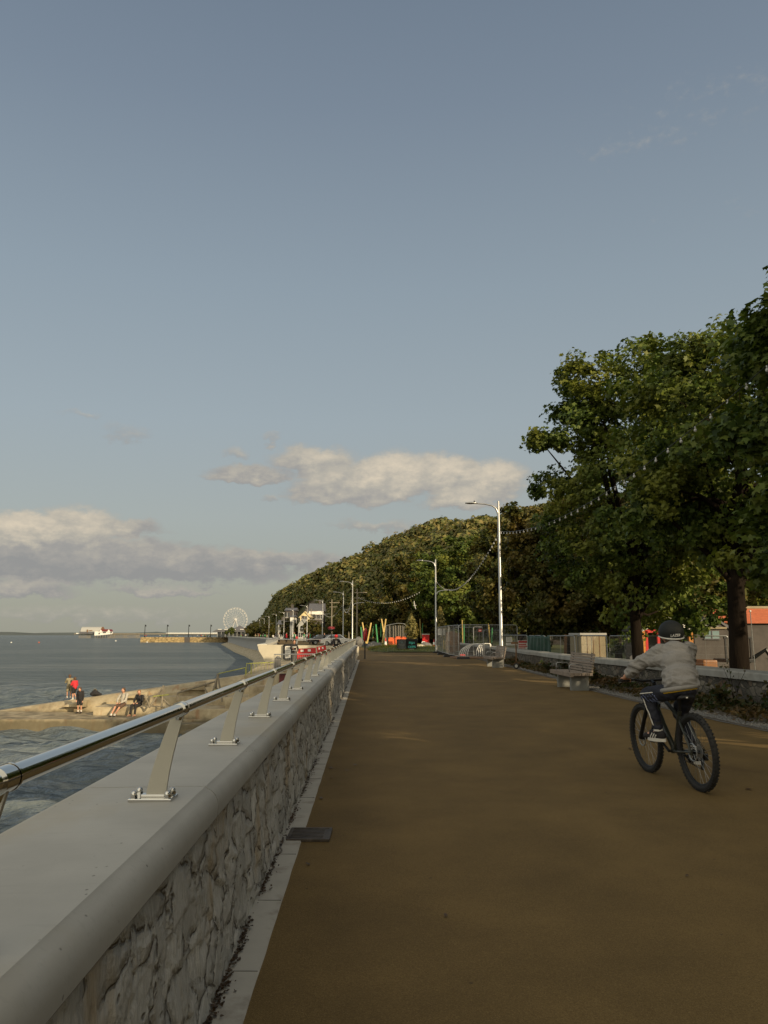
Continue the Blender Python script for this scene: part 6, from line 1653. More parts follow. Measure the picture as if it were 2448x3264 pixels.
# ------------------------------------------------------------------ weeds along the low wall
gw_ = np.random.default_rng(21)
def edge_den(y): return .45 + .9 * mnoise.noise(Vector((y * .55, 3, 0)))
PV = []; FV = []; b0 = 0
n = 0
while n < 2600:
    y = 9 + 34 * gw_.random() ** 1.15
    if 20.4 < y < 23.4 and gw_.random() < .55: continue
    d_ = edge_den(y)
    if gw_.random() > d_: continue
    a_, c_ = edgex(y) + .22, lowx(y) - .02; f = 1 - abs(gw_.normal(0, .42)); 
    if f < .02: continue
    x = a_ + (c_ - a_) * f; hgt = gw_.uniform(.03, .26) * (.4 + .8 * f) * (1.25 if d_ > .7 else .7)
    k = 5
    az_ = gw_.uniform(0, 6.28, k); ln = gw_.uniform(.5, 1, k) * .09
    P = np.stack([x + gw_.normal(0, .045, k), y + gw_.normal(0, .045, k), .02 + hgt * gw_.uniform(.1, 1, k)], -1)
    N = np.stack([np.cos(az_), np.sin(az_), np.full(k, .9)], -1)
    Vv, Ff = leaf_cloud(P, N, .028 + .02 * gw_.random(), leaf_shape('quad'), gw_); PV.append(Vv); FV.append(Ff + b0); b0 += len(Vv); n += 1
tag(mesh_np('weeds', np.concatenate(PV), np.concatenate(FV), M['weed']), 'straggling green weeds along the foot of the low stone wall', 'weeds', kind='stuff')
Vb = []; Fb = []
for i in range(2300):
    y = 8.5 + 34 * gw_.random() ** 1.3; a_, c_ = edgex(y) + .12, lowx(y); x = a_ + (c_ - a_) * gw_.random() ** .7
    if edge_den(y) < .3 and gw_.random() < .7: continue
    h_ = gw_.uniform(.03, .20); a = gw_.random() * 6.28; q = len(Vb); dx_, dy_ = gw_.normal(0, .10, 2)
    Vb += [(x, y, .01), (x + .008 * math.cos(a), y + .008 * math.sin(a), .01), (x + dx_ * .5, y + dy_ * .5, h_ * .7), (x + dx_, y + dy_, h_)]; Fb += [(q, q + 1, q + 2), (q + 1, q + 3, q + 2)]
tag(mesh_np('grass', np.array(Vb), np.array(Fb), M['drygrass']), 'thin grass in the planting strip beside the low stone wall', 'grass', kind='stuff')
def tall_weed(label, y, f, h, seed, bushy):
    g = np.random.default_rng(seed); x = edgex(y) + .2 + (lowx(y) - edgex(y) - .2) * f
    t = thing('weed_plant', label, 'plant', (x, y, .01), 0, 'tall weeds by the low wall')
    b = MB(); PV = []; FV = []; b0 = 0
    for k in range(5 if bushy else 3):
        dx_, dy_ = g.normal(0, .16, 2); hh = h * g.uniform(.7, 1); pts = [Vector((0, 0, 0)), Vector((dx_ * .3, dy_ * .3, hh * .5)), Vector((dx_, dy_, hh))]
        b.tube(pts, [.008, .006, .002], 5)
        n = 40 if bushy else 14; fz = g.uniform(.15, 1, n); P = np.array([tuple(pts[0].lerp(pts[1], z * 2) if z < .5 else pts[1].lerp(pts[2], z * 2 - 1)) for z in fz]) + g.normal(0, .045, (n, 3))
        Vv, Ff = leaf_cloud(P, g.normal(size=(n, 3)) + np.array([0, 0, .7]), .045 if bushy else .028, leaf_shape('quad'), g); PV.append(Vv); FV.append(Ff + b0); b0 += len(Vv)
    b.build('stem', M['bark'], t); mesh_np('leaves', np.concatenate(PV), np.concatenate(FV), M['weed'], t)
for i, (y, f, h, bu, lb) in enumerate([(12.6, .55, .55, 1, 'bushy green weed at the right edge of the photo by the low wall'), (13.4, .8, 1.05, 0, 'tall thin weed stalk reaching above the wall coping at far right'), (14.2, .6, .5, 1, 'bushy weed right of the bicycle beside the gravel edge'), (14.9, .85, 1.1, 0, 'thin weed stalk crossing the coping joint right of the cyclist'),
                                       (15.8, .5, .48, 1, 'bushy brown tinged weed just right of the rear wheel'), (16.4, .85, 1.0, 0, 'thin stalk beside the cyclist against the coping'), (19.0, .8, .85, 1, 'green weed between the cyclist and the near bench'), (24.4, .5, .45, 1, 'dark clump of weeds left of the near bench'), (26.5, .5, .42, 1, 'low weed clump midway between the two benches'), (30.5, .5, .45, 1, 'weed clump close to the nearest street lamp'), (28.4, .6, .5, 1, 'second weed clump left of the near bench')]):
    tall_weed(lb, y, f, h, 300 + i, bu)
# loose stones in the gravel edge
Vb = []; Fb = []; b0 = 0; cube = np.array([(-1, -1, -.5), (1, -1, -.5), (1.1, 1, -.5), (-1, 1, -.5), (-.6, -.6, .6), (.7, -.5, .6), (.5, .7, .6), (-.7, .6, .6)]); cf = np.array([(0, 1, 5, 4), (1, 2, 6, 5), (2, 3, 7, 6), (3, 0, 4, 7), (4, 5, 6, 7)])
for i in range(3200):
    y = 9 + 30 * gw_.random() ** 1.4; x = edgex(y) + .08 + abs(gw_.normal(0, .17)); s = gw_.uniform(.008, .028); a = gw_.random() * 6.28
    c_, s_ = math.cos(a), math.sin(a); q = cube * s; Vb.append(np.stack([x + q[:, 0] * c_ - q[:, 1] * s_, y + q[:, 0] * s_ + q[:, 1] * c_, .02 + q[:, 2]], -1)); Fb.append(cf + b0); b0 += 8
tag(mesh_np('gravel', np.concatenate(Vb), np.concatenate(Fb), M['gravel']), 'grey gravel scattered along the edge of the path', 'gravel', kind='stuff')

# ------------------------------------------------------------------ buildings, huts and machines inland
# beige panel hut behind the fence
a, c = at_y(1852, 2024, 33.5), at_y(1932, 2096, 33.5)
t = thing('site_hut', 'small beige panelled hut behind the wire fence left of the big maple trunk', 'hut', ((a.x + c.x) / 2, 34.5, GZ))
w_, h_ = c.x - a.x, a.z - GZ
b = MB(); b.box((0, 0, h_ / 2), (w_, 2.0, h_)); b.build('wall', M['ply'], t)
b = MB(); b.box((0, 0, h_ + .04), (w_ + .1, 2.1, .08)); b.build('roof', M['grey_render'], t)
b = MB()
for x in (-.25, 0, .25): b.box((x * w_, -1.01, h_ / 2), (.02, .02, h_ * .98))
b.build('cover_strip', M['brownwood'], t)
for i, (px0, px1, lb) in enumerate([(1797, 1803, 'dark timber post leaning beside the beige hut'), (1830, 1852, 'brown boarding between the tree and the beige hut')]):
    a = at_y(px0, 2022, 36); c = at_y(px1, 2090, 36)
    t = thing('timber_hoarding', lb, 'hoarding', ((a.x + c.x) / 2, 36, GZ), 0)
    b = MB(); b.box((0, 0, (a.z - GZ) / 2), (max(.12, c.x - a.x), .06, a.z - GZ), Matrix.Rotation(.06, 3, 'Y')); b.build('board', M['brownwood'], t); b = MB(); b.box((0, -.05, .8), (max(.12, c.x - a.x) + .3, .05, .08)); b.build('rail', M['oldtimber'], t)
# play hut with white roof edges, orange posts and red door frame
Y = 33.0; L_, Rr_, apx = at_y(2038, 2006, Y), at_y(2210, 2030, Y), at_y(2130, 1968, Y)
cx0 = (L_.x + Rr_.x) / 2; hw = (Rr_.x - L_.x) / 2; ze, za = at_y(2040, 2012, Y).z, apx.z
t = thing('play_hut', 'timber hut with white roof edges, orange posts and red door frame behind the cyclist', 'hut', (cx0, Y, GZ))
b = MB(); b.add([(cx0 - hw, Y, ze), (cx0, Y, za), (cx0, Y + 2.4, za), (cx0 - hw, Y + 2.4, ze)], [(0, 1, 2, 3)]); b.add([(cx0 + hw, Y, ze), (cx0, Y, za), (cx0, Y + 2.4, za), (cx0 + hw, Y + 2.4, ze)], [(0, 1, 2, 3)])
rf = b.build('roof', M['slate'], t, world=True); so = rf.modifiers.new('t', 'SOLIDIFY'); so.thickness = .06
for sx in (-1, 1):
    b = MB(); d = Vector((cx0, Y - .06, za)) - Vector((cx0 + sx * hw, Y - .06, ze)); b.box(((cx0 + cx0 + sx * hw) / 2, Y - .06, (ze + za) / 2), (d.length, .04, .11), Matrix.Rotation(sx * math.atan2(za - ze, hw), 3, 'Y')); b.build('bargeboard', M['white'], t, world=True)
    b = MB(); b.box((cx0 + sx * (hw - .12), Y, (ze + GZ) / 2), (.16, .16, ze - GZ)); b.build('post', M['orange_timber'] if 'orange_timber' in M else mat('orange_timber', (.50, .20, .035), .7, 0, .2), t, world=True)
b = MB(); x0, x1, zt_ = at_y(2062, 2012, Y).x, at_y(2100, 2012, Y).x, at_y(2062, 2012, Y).z
b.box((x0, Y + .1, (zt_ + GZ) / 2), (.10, .1, zt_ - GZ)); b.box((x1, Y + .1, (zt_ + GZ) / 2), (.10, .1, zt_ - GZ)); b.box(((x0 + x1) / 2, Y + .1, zt_), (x1 - x0 + .1, .1, .12)); b.build('door_frame', M['red'], t, world=True)
b = MB(); b.box((cx0, Y + 2.3, (ze + GZ) / 2), (2 * hw - .2, .08, ze - GZ)); b.build('back_wall', M['slate'], t, world=True)
# tiled cottage at the right
Y = 44.0; x0 = at_y(2238, 1975, Y).x; zr_, zeav = at_y(2300, 1954, Y).z, at_y(2300, 1987, Y).z; xe = at_y(2560, 1975, Y).x
t = thing('cottage', 'low dark building with an orange tiled roof and small gabled dormer at right edge', 'building', (x0 + 3, Y, GZ))
b = MB(); b.box(((x0 + .6 + xe) / 2, Y + 3, (zeav + GZ) / 2), (xe - x0 - .8, 5.6, zeav - GZ)); b.build('wall', M['dark_render'], t, world=True)
b = MB(); b.add([(x0 + .5, Y, zeav), (xe, Y, zeav), (xe, Y + 3, zr_ + .35), (x0 + .9, Y + 3, zr_ + .35), (x0 + .5, Y + 6, zeav), (xe, Y + 6, zeav)], [(0, 1, 2, 3), (3, 2, 5, 4), (0, 3, 4)])
rf = b.build('roof', M['tile'], t, world=True)
b = MB(); b.cyl((x0 + .9, Y + 3, zr_ + .38), (xe, Y + 3, zr_ + .38), .10, n=8); b.build('ridge_tiles', M['ply'], rf, world=True)
gx, gw2 = at_y(2264, 1960, Y - 1).x, .92; zg = at_y(2264, 1958, Y - 1).z; zb_ = at_y(2264, 1998, Y - 1).z
b = MB(); b.extrude([(gx - gw2, Y - 1, GZ), (gx + gw2, Y - 1, GZ), (gx + gw2, Y - 1, zb_), (gx, Y - 1, zg), (gx - gw2, Y - 1, zb_)], (0, 1.6, 0)); gable = b.build('gable', M['dark_render'], t, world=True)
for sx in (-1, 1):
    b = MB(); d = Vector((gx, 0, zg)) - Vector((gx + sx * (gw2 + .15), 0, zb_ - .15)); b.box((gx + sx * (gw2 + .15) / 2, Y - 1.06, (zg + zb_ - .15) / 2), (d.length, .06, .13), Matrix.Rotation(sx * math.atan2(d.z, abs(d.x)), 3, 'Y')); b.build('bargeboard', M['slate'], gable, world=True)
b = MB(); b.extrude([(gx - .42, Y - 1.03, zb_ + .02), (gx + .42, Y - 1.03, zb_ + .02), (gx, Y - 1.03, zg - .28)], (0, .02, 0)); b.build('gable_panel', M['grey_render'], gable, world=True)
b = MB(); b.box((gx + .05, Y - 1.06, zb_ - .06), (1.5, .08, .10)); b.build('beam', M['ply'], gable, world=True)
b = MB(); b.box((gx, Y - 1.03, zb_ - .42), (.78, .05, .40)); wdw = b.build('window', M['blue_glass'], gable, world=True)
b = MB(); b.box((gx, Y - 1.07, zb_ - .42), (.05, .04, .42)); b.box((gx, Y - 1.07, zb_ - .64), (.86, .04, .05)); b.build('window_frame', M['slate'], wdw, world=True)
# white thin post by the thick trunk
a = at_y(2391, 1948, 26); c = at_y(2395, 2100, 26)
t = thing('marker_post', 'thin pale post rising beside the thick black trunk', 'post', (a.x, 26, GZ)); b = MB(); b.cyl((a.x + .05, 26, GZ), (a.x, 26, a.z), .013, n=6); b.build('shaft', M['galv'], t, world=True); b = MB(); b.ell((a.x, 26, a.z), .035); b.build('cap', M['white'], t, world=True)
# clutter behind the fence: low orange machine arm and dark machine
p = at_y(2200, 2080, 31)
t = thing('site_machine', 'dark site machine with an orange engine cover behind the fence right of the cyclist', 'machine', (p.x + .9, 31, GZ))
b = MB(); b.box((-.35, 0, .85), (.55, 1.0, .55)); b.build('engine_cover', mat('orange_machine_paint', (.22, .085, .018), .45, 0, .15), t, bevel=.06)
b = MB(); b.box((.75, 0, 1.1), (1.1, 1.2, .12)); b.box((.25, -.5, 1.5), (.07, .07, .9)); b.box((1.2, -.5, 1.5), (.07, .07, .9)); b.box((.72, -.5, 1.95), (1.05, .08, .08)); b.build('cab_frame', M['dark_metal'], t, bevel=.01)
for x in (-.35, 1.0):
    b = MB(); b.torus((x, -.62, .38), (0, 1, 0), .28, .11, 24, 10); b.build('wheel', M['rubber'], t, smooth=True)
b = MB(); b.tube([(1.2, 0, 1.0), (1.9, -.2, 1.5), (2.5, -.3, .5)], [.1, .09, .07], 8); b.build('boom', M['dark_metal'], t)
def moto(t):
    for x in (-.6, .6):
        b = MB(); b.torus((x, 0, .31), (0, 1, 0), .26, .05, 24, 8); b.build('wheel', M['rubber'], t, smooth=True)
    b = MB(); b.box((0, 0, .55), (.55, .22, .3)); b.ell((.1, 0, .75), (.28, .13, .13)); b.box((-.4, 0, .76), (.5, .2, .08)); b.build('body', M['black_plastic'], t, bevel=.01)
    b = MB(); b.cyl((.62, 0, .31), (.42, 0, .98), .03, n=8); b.cyl((.4, -.3, .98), (.4, .3, .98), .015, n=6); b.build('fork', M['galv'], t)
p = at_y(2450, 2120, 21); small('motorbike', 'black motorbike just showing over the wall at the right edge', 'motorbike', moto, loc=(p.x + .35, 21, GZ), rz=.4)

# ------------------------------------------------------------------ houses at the foot of the hill
def house(label, px0, px1, py_e, py_r, Y, wall_m, roof_m, gable, wins, depth=8, extra=None):
    a, c = at_y(px0, py_e, Y), at_y(px1, py_e, Y); zr2 = at_y(px0, py_r, Y).z; ze2 = a.z
    t = thing('house', label, 'house', ((a.x + c.x) / 2, Y, -.1), 0, 'houses at the foot of the hill')
    b = MB()
    if gable: b.extrude([(a.x, Y, -.2), (c.x, Y, -.2), (c.x, Y, ze2), ((a.x + c.x) / 2, Y, zr2), (a.x, Y, ze2)], (0, depth, 0))
    else: b.box(((a.x + c.x) / 2, Y + depth / 2, ze2 / 2 - .1), (c.x - a.x, depth, ze2 + .2))
    b.build('wall', wall_m, t, world=True)
    b = MB(); xm = (a.x + c.x) / 2; o = .35
    if gable:
        for sx in (-1, 1):
            xe = xm + sx * ((c.x - a.x) / 2 + o); ze3 = ze2 - o * (zr2 - ze2) / ((c.x - a.x) / 2)
            b.extrude([(xe, Y - .3, ze3), (xm, Y - .3, zr2 + .02), (xm, Y - .3, zr2 + .22), (xe, Y - .3, ze3 + .2)], (0, depth + .6, 0))
    else: b.extrude([(a.x - o, Y - o, ze2), (a.x - o, Y + depth / 2, zr2), (a.x - o, Y + depth + o, ze2)], (c.x - a.x + 2 * o, 0, 0))
    rf = b.build('roof', roof_m, t, world=True)
    b = MB(); b.box((c.x - 1.2, Y + depth / 2, zr2 + .2), (.7, .7, 1.6)); b.build('chimney', M['dark_render'], rf, world=True)
    for (u, v, wu, wv) in wins:
        x = a.x + (c.x - a.x) * u; z = ze2 * v; b = MB(); b.box((x, Y - .03, z), (wu, .08, wv)); wo_ = b.build('window', M['glass'], t, world=True)
        b = MB(); b.box((x, Y - .09, z), (.06, .05, wv)); b.box((x, Y - .09, z - wv / 2 - .05), (wu + .2, .1, .1)); b.build('window_frame', M['white'], wo_, world=True)
W3 = [(.2, .85, .9, 1.3), (.55, .85, .9, 1.3), (.85, .85, .7, 1.3), (.2, .55, .9, 1.3), (.55, .55, .9, 1.3), (.2, .25, .9, 1.4), (.85, .3, .9, 2)]
house('tall dark stone house with arched dark windows at the foot of the hill', 910, 940, 1946, 1936, 236, M['dark_render'], M['slate'], False, W3)
house('small white cottage between the dark house and the pale gable', 925, 936, 1966, 1960, 228, M['white'], M['slate'], False, [(.5, .7, .8, 1)])
house('pale cream gabled house at the foot of the hill', 957, 987, 1966, 1951, 222, M['cream'], M['cream'], True, [(.5, .95, 1.0, 1.0), (.3, .6, .9, 1.2), (.7, .6, .9, 1.2)])
house('grey fronted house with a sloping roof below the cream gable', 951, 975, 1992, 1974, 205, M['grey_render'], M['grey_render'], True, [(.5, .75, .9, 1.1), (.3, .35, .8, 1.2)])
house('long dark roofed house with a white eaves band, right of the cream gable', 986, 1030, 1948, 1922, 232, M['dark_render'], M['slate'], False, [(.2, .8, .9, 1.2), (.5, .8, .9, 1.2), (.8, .8, .9, 1.2), (.3, .4, .9, 1.2), (.7, .4, .9, 1.2)])
house('grey terraced house behind the lamp row', 886, 908, 1990, 1976, 262, M['grey_render'], M['slate'], False, [(.3, .7, .9, 1.2), (.7, .7, .9, 1.2), (.5, .3, 1, 1.3)])
hs = [o for o in COL.objects if o.get('label', '').startswith('long dark roofed house')][0]
a, c = at_y(986, 1948, 232), at_y(1030, 1948, 232)
b = MB(); b.box(((a.x + c.x) / 2, 231.8, a.z - .5), (c.x - a.x + .2, .3, 1.0)); b.build('eaves_band', M['white'], hs, world=True)
# shrubs between houses and road, copies of the golden trees at small size
for i, (x, y, sc, rz, lb) in enumerate([(-16.5, 186, .42, 1.2, 'small tree between the cream gable and the road'), (-27, 232, .5, .6, 'small tree left of the tall dark house'), (-40, 282, .5, 2.2, 'roadside tree behind the middle of the distant lamp row'), (-52, 322, .55, 4.0, 'roadside tree near the end of the distant lamp row'), (-74, 448, .5, 5.2, 'tree at the foot of the hill beside the big wheel'), (-11, 176, .38, 3.3, 'low bush beside the utility poles')]):
    copy_tree(T6, None, (x, y, -.1), rz, lb, sc)

# ------------------------------------------------------------------ far shore: café, big wheel, breakwater, pier
Y = 560.0
a, c = at_y(688, 2010, Y), at_y(800, 2010, Y)
t = thing('cafe', 'long low dark café pavilion with a pale roof edge below the big wheel', 'building', ((a.x + c.x) / 2, Y, 0))
b = MB(); b.box(((a.x + c.x) / 2, Y + 6, 2.0), (c.x - a.x - 2, 10, 4.6)); b.build('wall', M['glass'], t, world=True)
b = MB(); zq = at_y(700, 2011, Y).z; b.extrude([(a.x - 2.5, Y - 1, zq - .7), (c.x, Y - 1, zq - .7), (c.x, Y - 1, zq + .9), (a.x + .5, Y - 1, zq + .9)], (0, 12, 0)); rf = b.build('roof', M['slate'], t, world=True)
b = MB(); xr = at_y(760, 2005, Y).x; zt2 = at_y(760, 1993, Y).z; b.add([(xr - 5, Y + 1, zq + .9), (xr + 5, Y + 1, zq + .9), (xr + 5, Y + 9, zq + .9), (xr - 5, Y + 9, zq + .9), (xr, Y + 5, zt2)], [(0, 1, 4), (1, 2, 4), (2, 3, 4), (3, 0, 4)]); b.build('roof_lantern', M['slate'], rf, world=True)
for f in np.linspace(.05, .95, 9):
    x = a.x + (c.x - a.x) * f; b = MB(); b.box((x, Y - .6, 1.6), (.25, .3, 4.2)); b.build('post', M['grey_render'], t, world=True)
for f in (.12, .30, .52, .75):
    x = a.x + (c.x - a.x) * f; b = MB(); b.box((x, Y - 1.2, zq + 1.05), (2.6, .5, .4)); b.build('awning', M['white'], t, world=True)
for i, (px, sc, lb) in enumerate([(738, .42, 'round dark tree on the café terrace in front of the big wheel'), (722, .24, 'small bush at the left end of the café')]):
    p = at_y(px, 2003, 548); copy_tree(T5, None, (p.x, 548, 1.2), i * 2.0, lb, sc)
# big wheel
Y = 600.0; ctr = at_y(750.5, 1975, Y); Rw = at_y(750.5, 1937, Y).z - ctr.z
t = thing('ferris_wheel', 'white ferris wheel with hanging gondolas beyond the café', 'ferris wheel', (ctr.x, Y, 0))
ax = Vector((.35, -1, 0)).normalized()
b = MB()
for o in (-.5, .5):
    b.torus(ctr + ax * o, ax, Rw, .10, 64, 6); b.torus(ctr + ax * o, ax, Rw * .74, .06, 48, 5)
b.build('rim', M['wheel_white'], t, smooth=True, world=True)
u, w = frame_of(ax)
spk = MB()
for k in range(24):
    a_ = 2 * math.pi * k / 24; d = u * math.cos(a_) + w * math.sin(a_)
    for o in (-.5, .5): spk.cyl(ctr + ax * o * 1.6, ctr + ax * o + d * Rw, .04, n=5)
spk.build('spokes', M['wheel_white'], t, world=True)
b = MB(); b.cyl(ctr - ax * 1.3, ctr + ax * 1.3, .95, n=20); b.build('hub', M['wheel_white'], t, smooth='auto', world=True)
for k in range(24):
    a_ = 2 * math.pi * (k + .5) / 24; q = ctr + (u * math.cos(a_) + w * math.sin(a_)) * (Rw * .97)
    b = MB(); b.box(q + Vector((0, 0, -.55)), (.95, .9, .75)); b.box(q + Vector((0, 0, .05)), (1.05, 1.0, .12)); b.box(q + Vector((0, 0, -.2)), (.08, .08, .6)); b.build('gondola', M['wheel_white'], t, world=True)
for o in (-1, 1):
    for s in (-1, 1):
        b = MB(); b.cyl(ctr + ax * 1.4 * o, Vector((ctr.x + s * Rw * .52, Y + ax.y * 2.4 * o, -.2)), .26, .22, 8); b.build('leg', M['wheel_white'], t, world=True)
b = MB(); b.box((ctr.x, Y, .5), (Rw * 1.3, 6, 1.2)); b.build('platform', M['grey_render'], t, world=True)
# breakwater
Y = 572.0; a, c = at_y(448, 2031, Y), at_y(770, 2031, Y)
t = thing('breakwater', 'long tan masonry breakwater running out from the shore', 'breakwater', (a.x, Y, SEA))
b = MB(); xm = at_y(595, 2031, Y).x
b.extrude([(a.x, Y, SEA - 1), (xm - 1.5, Y, SEA - 1), (xm - 1.5, Y, a.z), (a.x, Y, a.z)], (0, 14, 0)); b.extrude([(xm + 2, Y + 1.5, SEA - 1), (c.x, Y + 1.5, SEA - 1), (c.x, Y + 1.5, a.z), (xm + 2, Y + 1.5, a.z)], (0, 14, 0)); b.build('wall', M['breakwater'], t, world=True)
b = MB(); b.box((xm + .2, Y + 3, (a.z + SEA - 1) / 2), (3.6, 6, a.z - SEA + 1)); b.build('buttress', M['dark_render'], t, world=True)
b = MB(); b.tube([(a.x, Y + .6, a.z + 1.05), (c.x, Y + 1.9, a.z + 1.05)], .06, 5)
for i in range(60):
    x = a.x + (c.x - a.x) * i / 59; b.cyl((x, Y + .6 + 1.3 * i / 59, a.z), (x, Y + .6 + 1.3 * i / 59, a.z + 1.05), .05, n=4)
b.build('railing', M['dark_metal'], t, world=True)
for i, px in enumerate((461.5, 532.5, 601, 671)):
    p = at_y(px, 2018, Y + 5); t = thing('lamp_standard', '%s dark lamp standard from the seaward end of the breakwater' % ('first', 'second', 'third', 'fourth')[i], 'lamp', (p.x, Y + 5, a.z), 0, 'lamp standards on the breakwater')
    zt3 = at_y(px, 1991, Y + 5).z; b = MB(); b.cyl((0, 0, 0), (0, 0, zt3 - a.z), .28, .2, 6); b.build('post', M['dark_metal'], t)
    b = MB(); b.cyl((0, 0, zt3 - a.z - .1), (.75, 0, zt3 - a.z - .35), .14, n=5); b.box((.55, 0, zt3 - a.z - .9), (.75, .3, .8)); b.build('lantern', M['dark_metal'], t)
# pier with its pavilion and lifeboat house
Y = 1300.0; zd = at_y(400, 2019.5, Y).z
px2x = lambda px, y=Y: at_y(px, 2020, y).x
t = thing('pier', 'long dark pier on slender piles stretching out across the bay', 'pier', (px2x(248), Y, SEA))
b = MB(); b.box(((px2x(240) + px2x(700)) / 2, Y, zd - .5), (px2x(700) - px2x(240), 9, 1.4)); b.build('deck', M['oldtimber'], t, world=True)
b = MB()
for px in np.arange(256, 448, 6.5):
    x = px2x(px)
    for dx_ in (-.9, .9): b.cyl((x + dx_, Y - 3, SEA - 1), (x + dx_ * .6, Y - 3, zd - .8), .35, n=5)
    if int(px) % 3 == 0: b.cyl((x - 2, Y - 3, SEA), (x + 2.4, Y - 3, zd - 1), .28, n=5); b.cyl((x + 2, Y - 3, SEA), (x - 2.4, Y - 3, zd - 1), .28, n=5)
b.build('piles', M['oldtimber'], t, world=True)
b = MB(); b.box(((px2x(532) + px2x(700)) / 2, Y - 5, zd + .6), (px2x(700) - px2x(532), .8, 1.3)); b.build('white_parapet', M['white'], t, world=True)
b = MB(); b.box(((px2x(247) + px2x(311)) / 2, Y - 5.6, zd + .2), (px2x(311) - px2x(247), .8, 1.5)); b.build('white_fascia', M['white'], t, world=True)
t = thing('pier_pavilion', 'grey barrel roofed pavilion at the seaward end of the pier', 'pavilion', (px2x(288), Y, zd))
za2 = at_y(290, 1998, Y).z; x0, x1 = px2x(258.5), px2x(326); hh = za2 - zd
n = 14; prof3 = [(Y - 4.5 - 9 * math.cos(math.pi * k / n) * 1.0 + 4.5, zd + .3 + (hh - .3) * math.sin(math.pi * k / n) ** .75) for k in range(n + 1)]
b = MB(); b.sweep([[(x, y_, z_) for y_, z_ in prof3] for x in (x0 + 2.2, x1)]); b.sweep([[(x, (y_ - Y) * k + Y, zd + .3 + (z_ - zd - .3) * k2) for y_, z_ in prof3] for x, k, k2 in ((x0, .8, .72), (x0 + 2.2, 1, 1))]); b.build('roof', M['grey_render'], t, world=True, smooth='auto')
b = MB(); b.box(((x0 + x1) / 2 - 1, Y - 9.05, zd + 1.5), ((x1 - x0) * .9, .5, 3.0)); b.build('glazing', M['slate'], t, world=True)
b = MB(); b.extrude([(x1 + .2, y_, z_) for y_, z_ in prof3], (.5, 0, 0)); b.build('end_wall', M['brownwood'], t, world=True)
b = MB(); b.box((px2x(285), Y - 9.5, zd + 4.2), (1.6, 1, 4.4)); b.box((px2x(295), Y - 9.3, zd + 4.8), (5.5, .6, 1.0)); b.build('timber_bay', M['brownwood'], t, world=True)
t = thing('lifeboat_house', 'white lifeboat house with a red roof standing on piles beside the pier', 'boat house', (px2x(336), Y - 14, SEA))
x0, x1 = px2x(311), px2x(361); zw = at_y(330, 2013, Y).z; zr3 = at_y(330, 2006, Y).z; zb2 = at_y(330, 2026, Y).z; yy = Y - 14
b = MB(); b.extrude([(x0, yy, zb2), (px2x(328), yy, zb2 + .5), (x1, yy, zb2 + 2.2), (x1, yy, zw), (x0, yy, zw)], (0, 12, 0)); b.build('wall', M['white'], t, world=True)
b = MB(); b.extrude([(px2x(325), yy - .6, zw), (x1 + .3, yy - .6, zw), (x1 - 1.6, yy - .6, zr3), (px2x(330), yy - .6, zr3)], (0, 13, 0)); b.build('roof', M['deep_red'], t, world=True)
for px in (331, 356):
    xc = px2x(px); b = MB(); b.extrude([(xc - 2.8, yy - .9, zw - .8), (xc + 2.8, yy - .9, zw - .8), (xc, yy - .9, zr3 - .2)], (0, 4, 0)); b.build('gable', M['white'], t, world=True)
for px, py in ((317, 2019), (331, 2015.5), (336, 2015.5), (355, 2015.5)):
    q = at_y(px, py, yy - .5); b = MB(); b.box((q.x, yy - 1.0, q.z), (2.0, .6, 1.6)); b.build('window', M['glass'], t, world=True)
for px in (313, 321, 329, 337, 345, 353, 360):
    x = px2x(px); b = MB(); b.cyl((x, yy + 1, SEA - 1), (x, yy + 1, zb2 + 2), .4, n=5); b.build('pile', M['oldtimber'], t, world=True)
# buoys
for i, (px, py, m_, lb) in enumerate([(36, 2049, 'white', 'white mooring buoy far out at the left'), (369, 2044, 'white', 'white mooring buoy in front of the lifeboat house'), (469, 2048, 'white', 'small white buoy close to the end of the breakwater'), (484, 2044, 'white', 'larger white buoy under the breakwater wall'), (124, 2049, 'orange', 'small orange buoy left of the pier')]):
    p = at_z(px, py, SEA); t = thing('buoy', lb, 'buoy', (p.x, p.y, SEA), 0, 'mooring buoys in the bay'); r = .42 * (p.y / 480)
    b = MB(); b.ell((0, 0, r * .45), (r, r, r * .9)); b.build('float', M[m_], t, smooth=True); b = MB(); b.torus((0, 0, r * 1.35), (0, 1, 0), r * .2, r * .06, 12, 5); b.build('ring', M['galv'], t)

# ------------------------------------------------------------------ distant walkers, parked cars, gulls
def walker(name, top_m, leg_m, label, group):
    b = MB()
    b.sweep([[(.15 * k * math.cos(a), .11 * k * math.sin(a), z) for a in [2 * math.pi * i / 8 for i in range(8)]] for z, k in ((.80, .95), (1.0, .9), (1.25, 1.15), (1.42, 1.0), (1.48, .4))], 1)
    for s in (-1, 1): b.tube([(s * .08, .1 * s, .0), (s * .085, .03 * s, .45), (s * .08, 0, .85)], [.06, .065, .095], 7, 2); b.tube([(s * .19, 0, 1.40), (s * .23, .04 * s, 1.12), (s * .21, .12 * s, .86)], [.06, .05, .04], 6, 1)
    b.ell((0, .02, 1.62), (.085, .10, .125), None, 8, 6, 0); b.ell((0, -.01, 1.66), (.09, .10, .11), None, 8, 6, 2)
    o = b.build(name, [M['skin'], top_m, leg_m], None, smooth=True); tag(o, label, 'person', group); return o
